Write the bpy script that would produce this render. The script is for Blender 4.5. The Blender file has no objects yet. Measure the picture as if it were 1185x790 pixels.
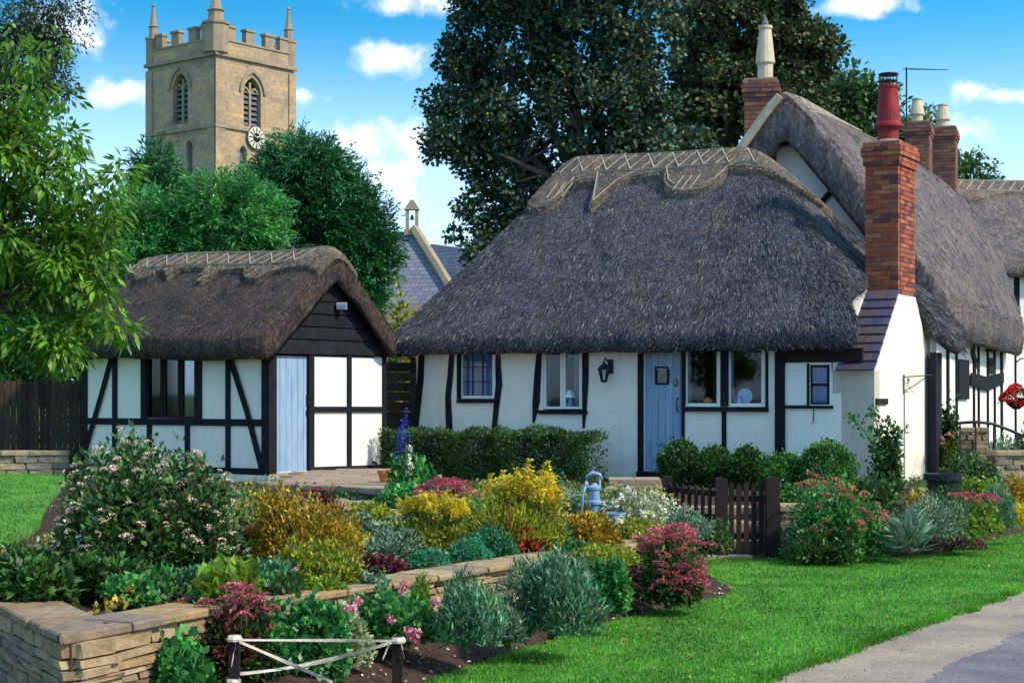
import bpy, bmesh, math, random
import numpy as np
from mathutils import Vector, Matrix, noise
from mathutils.geometry import tessellate_polygon

# ------------------------------------------------------------------ camera, sky, sun, exposure
SC = bpy.context.scene
F, EYE, HOR, CX = 1900.0, 2.0, 455.0, 592.5          # focal length in photo pixels, eye height, horizon row
cam_d = bpy.data.cameras.new("camera")
cam = bpy.data.objects.new("camera", cam_d)
SC.collection.objects.link(cam)
SC.camera = cam
cam.location = (0, 0, EYE)
cam.rotation_euler = (math.radians(90), 0, 0)
cam_d.sensor_width = 36
cam_d.lens = F / 1185 * 36
cam_d.shift_y = (HOR - 395) / 1185
cam_d.clip_end = 6000
cam_d.clip_start = 0.1

TO_SUN = Vector((0.75, -0.40, 0.83)).normalized()
SUN_EL = math.asin(TO_SUN.z)
SUN_AZ = math.atan2(TO_SUN.x, TO_SUN.y)
sd = bpy.data.lights.new("sun", 'SUN')
sd.energy = 2.0
sd.angle = math.radians(4.0)
sd.color = (1.0, 0.90, 0.74)
sun = bpy.data.objects.new("sun", sd)
SC.collection.objects.link(sun)
sun.rotation_euler = TO_SUN.to_track_quat('Z', 'Y').to_euler()

world = bpy.data.worlds.new("World")
SC.world = world
world.use_nodes = True
wt = world.node_tree
wt.nodes.clear()
def wn(t, **k):
    n = wt.nodes.new(t)
    for a, b in k.items():
        setattr(n, a, b)
    return n
def wl(a, b): wt.links.new(a, b)
def wmath(op, a, b=None, c=None, clamp=False):
    n = wn('ShaderNodeMath', operation=op, use_clamp=clamp)
    for i, x in enumerate((a, b, c)):
        if x is None: continue
        if isinstance(x, (int, float)): n.inputs[i].default_value = x
        else: wl(x, n.inputs[i])
    return n.outputs[0]
w_out = wn('ShaderNodeOutputWorld')
w_bg = wn('ShaderNodeBackground')
wl(w_bg.outputs[0], w_out.inputs[0])
w_bg.inputs[1].default_value = 0.15
tc = wn('ShaderNodeTexCoord')
sep = wn('ShaderNodeSeparateXYZ'); wl(tc.outputs['Generated'], sep.inputs[0])
zz = wmath('MULTIPLY', sep.outputs[2], 3.4)
cmb = wn('ShaderNodeCombineXYZ')
wl(sep.outputs[0], cmb.inputs[0]); wl(sep.outputs[1], cmb.inputs[1]); wl(zz, cmb.inputs[2])
sky = wn('ShaderNodeTexSky', sky_type='NISHITA')
sky.sun_disc = False
sky.sun_elevation = SUN_EL
sky.sun_rotation = SUN_AZ
sky.air_density = 1.0
sky.dust_density = 0.8
sky.ozone_density = 2.0
wl(cmb.outputs[0], sky.inputs[0])
hs = wn('ShaderNodeHueSaturation')
hs.inputs['Hue'].default_value = 0.474
hs.inputs['Saturation'].default_value = 1.42
hs.inputs['Value'].default_value = 1.0
wl(sky.outputs[0], hs.inputs['Color'])
# clouds: soft patches at their own directions, edges broken by noise
az = wmath('DIVIDE', sep.outputs[0], wmath('MAXIMUM', wmath('ABSOLUTE', sep.outputs[1]), 0.02))
el = wmath('DIVIDE', sep.outputs[2], wmath('MAXIMUM', wmath('ABSOLUTE', sep.outputs[1]), 0.02))
nz = wn('ShaderNodeTexNoise'); nz.inputs['Scale'].default_value = 30; nz.inputs['Detail'].default_value = 8
nz.inputs['Roughness'].default_value = 0.58
wl(tc.outputs['Generated'], nz.inputs['Vector'])
field = None
for (px, py, rx, ry, wgt) in [(446, 66, 52, 25, 1.0), (142, 108, 44, 24, .95), (490, 6, 95, 20, .9), (985, 6, 70, 16, .9),
                         (1122, 104, 38, 20, .95), (1165, 112, 45, 14, .8), (352, 112, 26, 15, .7), (85, 25, 62, 44, .9),
                         (20, 130, 80, 60, .45), (440, 165, 110, 26, .42), (1140, 150, 90, 22, .38), (420, 205, 160, 30, .4)]:
    dx = wmath('DIVIDE', wmath('SUBTRACT', az, (px - CX) / F), rx / F)
    dy = wmath('DIVIDE', wmath('SUBTRACT', el, (HOR - py) / F), ry / F)
    r2 = wmath('SQRT', wmath('ADD', wmath('MULTIPLY', dx, dx), wmath('MULTIPLY', dy, dy)))
    f1 = wmath('MULTIPLY', wmath('SUBTRACT', 1.25, r2, clamp=True), wgt * .9)
    field = f1 if field is None else wmath('MAXIMUM', field, f1)
front = wmath('GREATER_THAN', sep.outputs[1], 0.0)
field = wmath('MULTIPLY', field, front)
# scattered cloud out of view, cover added to neutralise blue skylight
n2 = wn('ShaderNodeTexNoise'); n2.inputs['Scale'].default_value = 3.2; n2.inputs['Detail'].default_value = 5
wl(tc.outputs['Generated'], n2.inputs['Vector'])
scat = wmath('MULTIPLY', wmath('SUBTRACT', n2.outputs[0], 0.44, clamp=True), 3.4)
scat = wmath('MULTIPLY', scat, wmath('GREATER_THAN', sep.outputs[2], 0.34))
field = wmath('MAXIMUM', field, scat)
cov = wmath('ADD', field, wmath('MULTIPLY', wmath('SUBTRACT', nz.outputs[0], 0.5), 2.6))
mr = wn('ShaderNodeMapRange', interpolation_type='SMOOTHSTEP')
mr.inputs['From Min'].default_value = 0.12; mr.inputs['From Max'].default_value = 0.95
wl(cov, mr.inputs['Value'])
gate_ = wmath('MULTIPLY', mr.outputs[0], wmath('GREATER_THAN', field, 0.01))
fade = wmath('MULTIPLY', gate_, 0.85)
# pale band low in the sky
hz = wn('ShaderNodeMapRange', interpolation_type='SMOOTHSTEP')
hz.inputs['From Min'].default_value = 0.235; hz.inputs['From Max'].default_value = 0.09
hz.inputs['To Min'].default_value = 0.0; hz.inputs['To Max'].default_value = 0.8
wl(sep.outputs[2], hz.inputs['Value'])
mxh = wn('ShaderNodeMixRGB'); wl(hz.outputs[0], mxh.inputs[0]); wl(hs.outputs[0], mxh.inputs[1])
mxh.inputs[2].default_value = (2.6, 3.5, 4.5, 1)
mx = wn('ShaderNodeMixRGB'); wl(fade, mx.inputs[0]); wl(mxh.outputs[0], mx.inputs[1])
mx.inputs[2].default_value = (4.5, 4.25, 4.5, 1)
wl(mx.outputs[0], w_bg.inputs[0])

SC.view_settings.view_transform = 'Standard'
SC.view_settings.look = 'None'
SC.view_settings.exposure = 1.32
SC.view_settings.gamma = 1
SC.render.engine = 'CYCLES'
SC.cycles.max_bounces = 6
SC.cycles.transparent_max_bounces = 8
SC.cycles.use_denoising = True

# ------------------------------------------------------------------ helpers
COL = SC.collection
ORG = {}
rng = np.random.default_rng(7)
random.seed(5)

def at(px, py, Y):
    return np.array([(px - CX) / F * Y, Y, EYE - (py - HOR) / F * Y])
def on(px, py, z):
    """point at height z seen at (px, py)"""
    Y = (EYE - z) * F / (py - HOR)
    return np.array([(px - CX) / F * Y, Y, z])

def root(name, label, cat, loc, group=None, kind=None):
    o = bpy.data.objects.new(name, None)
    COL.objects.link(o)
    o.empty_display_size = 0.2
    o.location = [float(c) for c in loc]
    ORG[o] = np.array(loc, float)
    if kind: o['kind'] = kind
    else:
        o['label'] = label; o['category'] = cat
        if group: o['group'] = group
    return o
def tag(o, label, cat, group=None):
    o['label'] = label; o['category'] = cat
    if group: o['group'] = group
    return o
def link_mesh(name, verts, faces, mat, parent=None, loc=None, smooth=False, kind=None, label=None):
    v = np.asarray(verts, float).reshape(-1, 3)
    if parent is not None:
        org = ORG[parent]
    elif loc is not None:
        org = np.array(loc, float)
    else:
        org = np.array([(v[:, 0].min() + v[:, 0].max()) / 2, (v[:, 1].min() + v[:, 1].max()) / 2, v[:, 2].min()])
    v = v - org
    me = bpy.data.meshes.new(name)
    if isinstance(faces, np.ndarray):
        n, k = faces.shape
        me.vertices.add(len(v)); me.vertices.foreach_set('co', v.astype(np.float32).ravel())
        me.loops.add(n * k); me.loops.foreach_set('vertex_index', faces.astype(np.int32).ravel())
        me.polygons.add(n)
        me.polygons.foreach_set('loop_start', np.arange(0, n * k, k, dtype=np.int32))
        me.update(calc_edges=True)
    else:
        me.from_pydata(v.tolist(), [], faces)
    if smooth:
        me.polygons.foreach_set('use_smooth', np.ones(len(me.polygons), bool))
    me.materials.append(mat)
    o = bpy.data.objects.new(name, me)
    COL.objects.link(o)
    if parent is not None:
        o.parent = parent
    else:
        o.location = [float(c) for c in org]
    ORG[o] = org
    if kind: o['kind'] = kind
    if label: o['label'] = label
    return o
def place(name, mesh, loc, parent, rot=(0, 0, 0), scale=(1, 1, 1), label=None):
    """one piece that shares mesh data with its like"""
    o = bpy.data.objects.new(name, mesh)
    COL.objects.link(o)
    o.rotation_euler = rot; o.scale = scale
    if parent is not None:
        o.parent = parent; o.location = [float(c) for c in (np.array(loc) - ORG[parent])]
    else:
        o.location = [float(c) for c in loc]
    ORG[o] = np.array(loc, float)
    if label: o['label'] = label
    return o

class MB:
    def __init__(s): s.v = []; s.f = []
    def add(s, vs, fs):
        b = len(s.v)
        s.v.extend([tuple(map(float, p)) for p in vs]); s.f.extend([tuple(b + i for i in f) for f in fs]); return s
    def hexa(s, p):
        return s.add(p, [(0, 3, 2, 1), (4, 5, 6, 7), (0, 1, 5, 4), (1, 2, 6, 5), (2, 3, 7, 6), (3, 0, 4, 7)])
    def box(s, x0, x1, y0, y1, z0, z1):
        return s.hexa([(x0, y0, z0), (x1, y0, z0), (x1, y1, z0), (x0, y1, z0), (x0, y0, z1), (x1, y0, z1), (x1, y1, z1), (x0, y1, z1)])
    def fbox(s, fr, u0, u1, v0, v1, z0, z1):
        return s.hexa([fr.P(u0, v0, z0), fr.P(u1, v0, z0), fr.P(u1, v1, z0), fr.P(u0, v1, z0),
                       fr.P(u0, v0, z1), fr.P(u1, v0, z1), fr.P(u1, v1, z1), fr.P(u0, v1, z1)])
    def pbox(s, fr, x0, y0, x1, y1, v0, v1):
        xm = (x0 + x1) / 2
        return s.fbox(fr, fr.u(x0, v0), fr.u(x1, v0), v0, v1, fr.z(xm, y1, v0), fr.z(xm, y0, v0))
    def extr(s, fr, pts, v0, v1):
        """outline of (u, z) in a wall's plane, given a thickness"""
        n = len(pts)
        tri = tessellate_polygon([[Vector((a, b, 0)) for a, b in pts]])
        vs = [fr.P(a, v0, b) for a, b in pts] + [fr.P(a, v1, b) for a, b in pts]
        fs = [tuple(t) for t in tri] + [tuple(n + i for i in t) for t in tri]
        fs += [(i, (i + 1) % n, n + (i + 1) % n, n + i) for i in range(n)]
        return s.add(vs, fs)
    def strip(s, fr, pts, w, v0, v1):
        """a timber along pixel points on a wall, w pixels wide"""
        P = [(fr.u(x, v0), fr.z(x, y, v0)) for x, y in pts]
        hw = [(wi if hasattr(w, '__len__') else w) for wi in (w if hasattr(w, '__len__') else [w] * len(pts))]
        sc = np.mean([fr.P(a, v0, b)[1] for a, b in P]) / F / max(.3, abs(fr.facing(pts[0][0])))
        L, R = [], []
        for i, (a, b) in enumerate(P):
            a0, b0 = P[max(i - 1, 0)]; a1, b1 = P[min(i + 1, len(P) - 1)]
            t = Vector((a1 - a0, b1 - b0)).normalized(); nrm = Vector((-t.y, t.x))
            h = hw[i] * sc / 2
            L.append((a + nrm.x * h, b + nrm.y * h)); R.append((a - nrm.x * h, b - nrm.y * h))
        return s.extr(fr, L + R[::-1], v0, v1)
    def tube(s, path, rad, n=8, cap=True):
        path = [Vector(p) for p in path]
        if not hasattr(rad, '__len__'): rad = [rad] * len(path)
        rings = []
        up = Vector((0, 0, 1))
        for i, p in enumerate(path):
            t = (path[min(i + 1, len(path) - 1)] - path[max(i - 1, 0)]).normalized()
            a = t.cross(up if abs(t.z) < .95 else Vector((1, 0, 0))).normalized(); b = t.cross(a)
            rings.append([p + (a * math.cos(2 * math.pi * k / n) + b * math.sin(2 * math.pi * k / n)) * rad[i] for k in range(n)])
        vs = [q for r in rings for q in r]
        fs = [(i * n + k, i * n + (k + 1) % n, (i + 1) * n + (k + 1) % n, (i + 1) * n + k) for i in range(len(path) - 1) for k in range(n)]
        if cap: fs += [tuple(range(n))[::-1], tuple((len(path) - 1) * n + k for k in range(n))]
        return s.add(vs, fs)
    def lathe(s, c, prof, n=16):
        c = np.array(c, float)
        vs = [c + np.array([r * math.cos(2 * math.pi * k / n), r * math.sin(2 * math.pi * k / n), z]) for r, z in prof for k in range(n)]
        fs = [(i * n + k, i * n + (k + 1) % n, (i + 1) * n + (k + 1) % n, (i + 1) * n + k) for i in range(len(prof) - 1) for k in range(n)]
        fs += [tuple(range(n))[::-1], tuple((len(prof) - 1) * n + k for k in range(n))]
        return s.add(vs, fs)
    def build(s, name, mat, parent=None, smooth=False, label=None, kind=None, loc=None):
        return link_mesh(name, s.v, s.f, mat, parent, loc, smooth, kind, label)

class Frm:
    def __init__(s, o, U):
        s.o = np.array(o[:2], float); U = np.array(U, float); s.U = U / np.linalg.norm(U); s.N = np.array([-s.U[1], s.U[0]])
    def P(s, u, v, z):
        q = s.o + u * s.U + v * s.N
        return (q[0], q[1], z)
    def u(s, px, v=0):
        o = s.o + v * s.N; k = (px - CX) / F
        return (k * o[1] - o[0]) / (s.U[0] - k * s.U[1])
    def z(s, px, py, v=0):
        Y = (s.o + s.u(px, v) * s.U + v * s.N)[1]
        return EYE - (py - HOR) / F * Y
    def facing(s, px):
        k = (px - CX) / F
        return s.U[0] - k * s.U[1]

# ------------------------------------------------------------------ materials
def newmat(name):
    m = bpy.data.materials.new(name); m.use_nodes = True
    nt = m.node_tree
    b = nt.nodes['Principled BSDF']
    return m, nt, b
def ramp(nt, stops, fac=None, interp='LINEAR'):
    r = nt.nodes.new('ShaderNodeValToRGB'); cr = r.color_ramp; cr.interpolation = interp
    while len(cr.elements) < len(stops): cr.elements.new(0.5)
    for e, (p, c) in zip(cr.elements, stops):
        e.position = p; e.color = (*c, 1)
    if fac is not None: nt.links.new(fac, r.inputs[0])
    return r.outputs[0]
def tex(nt, scale, detail=4, rough=.6, vec=None, stretch=None, coord='Object'):
    n = nt.nodes.new('ShaderNodeTexNoise'); n.inputs['Scale'].default_value = scale
    n.inputs['Detail'].default_value = detail; n.inputs['Roughness'].default_value = rough
    if vec is None:
        g = nt.nodes.new('ShaderNodeNewGeometry'); vec = g.outputs['Position'] if coord == 'World' else None
        if vec is None:
            t = nt.nodes.new('ShaderNodeTexCoord'); vec = t.outputs['Object']
    if stretch:
        mp = nt.nodes.new('ShaderNodeMapping'); mp.inputs['Scale'].default_value = stretch
        nt.links.new(vec, mp.inputs['Vector']); vec = mp.outputs[0]
    nt.links.new(vec, n.inputs['Vector'])
    return n.outputs[0]
def bump(nt, b, h, strength, dist=.01, prev=None):
    n = nt.nodes.new('ShaderNodeBump'); n.inputs['Strength'].default_value = strength; n.inputs['Distance'].default_value = dist
    nt.links.new(h, n.inputs['Height'])
    if prev is not None: nt.links.new(prev, n.inputs['Normal'])
    if b is not None: nt.links.new(n.outputs[0], b.inputs['Normal'])
    return n.outputs[0]
def mixc(nt, f, a, b, mode='MIX'):
    n = nt.nodes.new('ShaderNodeMixRGB'); n.blend_type = mode
    for i, x in enumerate((f, a, b)):
        if isinstance(x, (int, float)): n.inputs[i].default_value = x
        elif isinstance(x, tuple): n.inputs[i].default_value = (*x, 1)
        else: nt.links.new(x, n.inputs[i])
    return n.outputs[0]
def rnd(nt):
    """a random value per loose piece, whether it is its own object or an island of a mesh"""
    g = nt.nodes.new('ShaderNodeNewGeometry'); o = nt.nodes.new('ShaderNodeObjectInfo')
    a = nt.nodes.new('ShaderNodeMath'); a.operation = 'ADD'
    nt.links.new(g.outputs['Random Per Island'], a.inputs[0]); nt.links.new(o.outputs['Random'], a.inputs[1])
    f = nt.nodes.new('ShaderNodeMath'); f.operation = 'FRACT'; nt.links.new(a.outputs[0], f.inputs[0])
    return f.outputs[0]
def rough_mat(name, c1, c2, rough=.85, scale=6, bscale=40, bstr=.3, bdist=.01, stretch=None, metal=0, piece=0):
    m, nt, b = newmat(name)
    f = ramp(nt, [(.35, (0, 0, 0)), (.65, (1, 1, 1))], tex(nt, scale, 6, .65, stretch=stretch, coord='World'))
    c = mixc(nt, f, c1, c2)
    if piece:
        v = ramp(nt, [(0, (1 - piece,) * 3), (1, (1 + piece,) * 3)], rnd(nt))
        c = mixc(nt, 1.0, c, v, 'MULTIPLY')
    nt.links.new(c, b.inputs['Base Color'])
    b.inputs['Roughness'].default_value = rough; b.inputs['Metallic'].default_value = metal
    b.inputs['Specular IOR Level'].default_value = .25 if rough > .6 else .5
    if bstr: bump(nt, b, tex(nt, bscale, 5, .6, stretch=stretch, coord='World'), bstr, bdist)
    return m
def piece_mat(name, cols, rough=.9, scale=14, dirt=.35, bstr=.5, bscale=45):
    """stones and bricks: each piece its own colour"""
    m, nt, b = newmat(name)
    n = len(cols)
    c = ramp(nt, [(i / n, cc) for i, cc in enumerate(cols)], rnd(nt), 'CONSTANT')
    f = ramp(nt, [(.3, (1 - dirt,) * 3), (.7, (1.12,) * 3)], tex(nt, scale, 6, .7, coord='World'))
    c = mixc(nt, 1.0, c, f, 'MULTIPLY')
    nt.links.new(c, b.inputs['Base Color']); b.inputs['Roughness'].default_value = rough
    bump(nt, b, tex(nt, bscale, 6, .7, coord='World'), bstr, .012)
    return m
def leaf_mat(name, cols, trans=.35, rough=.45, clump=1.2, amp=.35, gain=1.0):
    m, nt, b = newmat(name)
    n = len(cols)
    c = ramp(nt, [(i / max(1, n - 1), cc) for i, cc in enumerate(cols)], rnd(nt))
    f = ramp(nt, [(.35, (1 - amp,) * 3), (.65, (1 + amp,) * 3)], tex(nt, clump, 3, .6, coord='World'))
    c = mixc(nt, 1.0, c, f, 'MULTIPLY')
    # each leaf a little darker or paler than the next
    q = nt.nodes.new('ShaderNodeMath'); q.operation = 'MULTIPLY'; q.inputs[1].default_value = 7.31; nt.links.new(rnd(nt), q.inputs[0])
    q2 = nt.nodes.new('ShaderNodeMath'); q2.operation = 'FRACT'; nt.links.new(q.outputs[0], q2.inputs[0])
    c = mixc(nt, 1.0, c, ramp(nt, [(0, (.55 * gain,) * 3), (.6, (1.05 * gain,) * 3), (1, (1.75 * gain,) * 3)], q2.outputs[0]), 'MULTIPLY')
    nt.links.new(c, b.inputs['Base Color']); b.inputs['Roughness'].default_value = rough
    b.inputs['Specular IOR Level'].default_value = .35
    t = nt.nodes.new('ShaderNodeBsdfTranslucent'); nt.links.new(c, t.inputs[0])
    mxs = nt.nodes.new('ShaderNodeMixShader'); mxs.inputs[0].default_value = trans
    out = nt.nodes['Material Output']
    nt.links.new(b.outputs[0], mxs.inputs[1]); nt.links.new(t.outputs[0], mxs.inputs[2]); nt.links.new(mxs.outputs[0], out.inputs[0])
    return m
def thatch_mat(name, dark, mid, light, fine=34):
    m, nt, b = newmat(name)
    g = nt.nodes.new('ShaderNodeNewGeometry')
    n1 = tex(nt, fine, 7, .75, vec=g.outputs['Position'], stretch=(1, 1, .55))
    c = ramp(nt, [(.34, dark), (.50, mid), (.66, light)], n1)
    n2 = ramp(nt, [(.33, (.58, .60, .66)), (.5, (1, 1, 1)), (.67, (1.42, 1.25, 1.02))], tex(nt, 1.6, 5, .7, vec=g.outputs['Position']))
    c = mixc(nt, 1.0, c, n2, 'MULTIPLY')
    v = ramp(nt, [(.42, (.70,) * 3), (.58, (1.15,) * 3)], tex(nt, 7, 4, .6, vec=g.outputs['Position'], stretch=(1, 1, .12)))
    c = mixc(nt, .7, c, mixc(nt, 1.0, c, v, 'MULTIPLY'))
    nt.links.new(c, b.inputs['Base Color']); b.inputs['Roughness'].default_value = .95
    b.inputs['Specular IOR Level'].default_value = .15
    p = bump(nt, None, tex(nt, 9, 5, .6, vec=g.outputs['Position'], stretch=(1, 1, .3)), .5, .06)
    bump(nt, b, tex(nt, 48, 6, .8, vec=g.outputs['Position'], stretch=(1, 1, .45)), .9, .03, p)
    return m
def glass_mat(name, tint=(.8, .9, 1.0), gloss=.35):
    m, nt, b = newmat(name)
    nt.nodes.remove(b)
    tr = nt.nodes.new('ShaderNodeBsdfTransparent'); tr.inputs[0].default_value = (*tint, 1)
    gl = nt.nodes.new('ShaderNodeBsdfGlossy'); gl.inputs['Roughness'].default_value = .03
    fr = nt.nodes.new('ShaderNodeFresnel'); fr.inputs[0].default_value = 1.35
    ad = nt.nodes.new('ShaderNodeMath'); ad.operation = 'ADD'; ad.inputs[1].default_value = gloss * .02; ad.use_clamp = True
    nt.links.new(fr.outputs[0], ad.inputs[0])
    mxs = nt.nodes.new('ShaderNodeMixShader'); nt.links.new(ad.outputs[0], mxs.inputs[0])
    nt.links.new(tr.outputs[0], mxs.inputs[1]); nt.links.new(gl.outputs[0], mxs.inputs[2])
    nt.links.new(mxs.outputs[0], nt.nodes['Material Output'].inputs[0])
    return m
def plaster_mat(name, c1, c2, brick=False):
    m, nt, b = newmat(name)
    f = ramp(nt, [(.3, (0, 0, 0)), (.7, (1, 1, 1))], tex(nt, 1.3, 6, .65, coord='World'))
    c = mixc(nt, f, c1, c2)
    st = ramp(nt, [(.56, (1, 1, 1)), (.80, (.80, .78, .72))], tex(nt, 3.5, 7, .7, coord='World', stretch=(1, 1, .25)))
    c = mixc(nt, 1.0, c, st, 'MULTIPLY')
    g = nt.nodes.new('ShaderNodeNewGeometry'); sp = nt.nodes.new('ShaderNodeSeparateXYZ'); nt.links.new(g.outputs['Position'], sp.inputs[0])
    zr_ = ramp(nt, [(.60, (1, 1, 1)), (1.0, (0, 0, 0))], sp.outputs[2])
    sp2 = ramp(nt, [(.45, (0, 0, 0)), (.7, (.7, .7, .7))], tex(nt, 5, 7, .75, coord='World'))
    dm = mixc(nt, 1.0, zr_, sp2, 'MULTIPLY')
    c = mixc(nt, dm, c, (.36, .29, .20))
    nt.links.new(c, b.inputs['Base Color']); b.inputs['Roughness'].default_value = .9
    p = bump(nt, None, tex(nt, 2.2, 3, .5, coord='World'), .5, .06)
    bump(nt, b, tex(nt, 60, 6, .7, coord='World'), .3, .006, p)
    return m

M = {}
M['plaster'] = plaster_mat('whitewashed_plaster', (.80, .745, .65), (.87, .82, .73))
M['cream'] = plaster_mat('cream_plaster', (.80, .74, .60), (.86, .80, .66))
M['paintbrick'] = plaster_mat('white_painted_brick', (.80, .75, .67), (.86, .82, .74))
M['timber'] = rough_mat('black_timber', (.005, .005, .008), (.014, .014, .022), .85, 5, 50, .4, .006, piece=.3)
M['timber_brown'] = rough_mat('dark_stained_timber', (.012, .008, .008), (.026, .015, .013), .8, 5, 50, .4, .006, (1, 1, .2), piece=.35)
M['fence'] = rough_mat('fence_boards', (.035, .022, .016), (.065, .042, .03), .9, 4, 50, .4, .006, (1, 1, .2), piece=.4)
M['door'] = rough_mat('pale_blue_paint', (.19, .30, .45), (.29, .41, .55), .6, 4, 30, .3, .006, (3, 3, .5), piece=.10)
M['white'] = rough_mat('white_gloss_paint', (.76, .75, .70), (.82, .80, .76), .4, 5, 30, .1, .003)
M['thatch'] = thatch_mat('weathered_thatch', (.013, .016, .029), (.060, .062, .080), (.25, .235, .23), 32)
M['thatch_shed'] = thatch_mat('brown_thatch', (.018, .018, .026), (.062, .050, .048), (.19, .14, .10), 24)
M['thatch_ridge'] = thatch_mat('ridge_thatch', (.065, .050, .044), (.155, .125, .105), (.30, .245, .195), 26)
M['thatch_big'] = thatch_mat('smooth_thatch', (.055, .050, .060), (.145, .125, .128), (.30, .25, .22), 20)
M['straw'] = leaf_mat('straw_ends', [(.018, .02, .032), (.045, .047, .062), (.09, .088, .10), (.27, .25, .23)], .1, .9, 3, .2)
M['straw_brown'] = leaf_mat('brown_straw_ends', [(.022, .02, .026), (.05, .04, .038), (.13, .098, .075)], .1, .9, 3, .2)
M['straw_ridge'] = leaf_mat('ridge_straw_ends', [(.07, .056, .048), (.13, .105, .088), (.21, .17, .14), (.32, .265, .21)], .1, .9, 3, .2)
M['spar'] = rough_mat('hazel_spars', (.30, .25, .19), (.44, .38, .29), .8, 8, 40, 0)
M['brick'] = piece_mat('red_brick', [(.36, .075, .03), (.44, .11, .035), (.28, .05, .03), (.46, .15, .06), (.14, .035, .035), (.40, .085, .03), (.30, .09, .06)], .85, 18, .45)
M['brick_old'] = piece_mat('weathered_brick', [(.28, .10, .06), (.22, .085, .06), (.33, .14, .08), (.26, .13, .09), (.16, .07, .06)], .9, 18, .4)
M['mortar'] = rough_mat('mortar', (.22, .16, .12), (.32, .25, .19), .95, 8, 60, .4)
M['pot_cream'] = rough_mat('cream_clay_pot', (.50, .40, .27), (.62, .52, .37), .7, 5, 40, .2)
M['pot_red'] = rough_mat('weathered_red_pot', (.16, .012, .016), (.34, .03, .028), .62, 5, 40, .15)
M['metal_dark'] = rough_mat('black_iron', (.012, .012, .015), (.03, .03, .035), .5, 8, 40, .1, metal=.3)
M['slate'] = piece_mat('blue_tiles', [(.05, .05, .10), (.075, .06, .085), (.04, .045, .10), (.09, .06, .07), (.06, .065, .12)], .6, 12, .3, .3)
M['stone'] = piece_mat('honey_stone', [(.42, .29, .15), (.33, .23, .13), (.46, .33, .19), (.28, .20, .13), (.38, .24, .11), (.24, .18, .13), (.43, .30, .16), (.30, .19, .10)], .92, 9, .5, .8, 30)
M['stone_grey'] = piece_mat('grey_gold_stone', [(.32, .25, .16), (.26, .21, .16), (.38, .28, .16), (.22, .20, .18), (.40, .31, .20)], .92, 9, .5, .8, 30)
M['core'] = rough_mat('wall_core', (.05, .04, .03), (.09, .07, .05), .95, 8, 40, .4)
M['paving'] = piece_mat('stone_paving', [(.36, .25, .16), (.29, .21, .14), (.38, .28, .19), (.33, .22, .14)], .9, 7, .35, .4)
M['soil'] = rough_mat('dark_soil', (.035, .018, .012), (.085, .048, .034), .95, 9, 26, 1.0, .04)
M['bark'] = rough_mat('bark', (.05, .04, .03), (.10, .08, .06), .9, 3, 20, .8, .04, (1, 1, .25))
M['stemg'] = rough_mat('green_stem', (.07, .10, .03), (.12, .14, .05), .7, 8, 40, 0)
M['stemb'] = rough_mat('brown_stem', (.07, .05, .03), (.12, .09, .05), .8, 8, 40, 0)
M['glass'] = glass_mat('window_glass')
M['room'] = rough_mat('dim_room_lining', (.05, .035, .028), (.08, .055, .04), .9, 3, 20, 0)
M['curtain_blue'] = rough_mat('blue_net_curtain', (.12, .24, .48), (.30, .42, .62), .9, 18, 20, 0, stretch=(3, 3, .3))
M['curtain'] = rough_mat('pale_curtain', (.40, .34, .32), (.62, .56, .52), .9, 10, 20, 0, stretch=(3, 3, .3))
M['curtain_brown'] = rough_mat('brown_curtain', (.10, .05, .035), (.17, .09, .06), .9, 10, 20, 0, stretch=(3, 3, .3))
M['terracotta'] = rough_mat('terracotta', (.42, .13, .05), (.52, .19, .08), .8, 6, 40, .2)
M['pump'] = rough_mat('faded_blue_paint', (.14, .26, .42), (.24, .36, .50), .5, 8, 40, .2)
M['china'] = rough_mat('blue_china', (.10, .22, .60), (.75, .80, .85), .3, 30, 20, 0)
M['tape'] = rough_mat('white_tape', (.48, .36, .29), (.78, .66, .56), .7, 14, 40, .4)
M['gold'] = rough_mat('gold_leaf_paint', (.70, .62, .45), (.80, .72, .55), .4, 8, 20, 0)
M['lead'] = rough_mat('lead_louvre', (.09, .10, .14), (.14, .15, .20), .7, 5, 20, .1)
M['brass'] = rough_mat('old_brass', (.25, .17, .07), (.35, .25, .10), .35, 9, 20, 0, metal=.8)
M['plastic_white'] = rough_mat('grey_white_housing', (.45, .45, .47), (.60, .60, .62), .4, 9, 20, 0)

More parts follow.
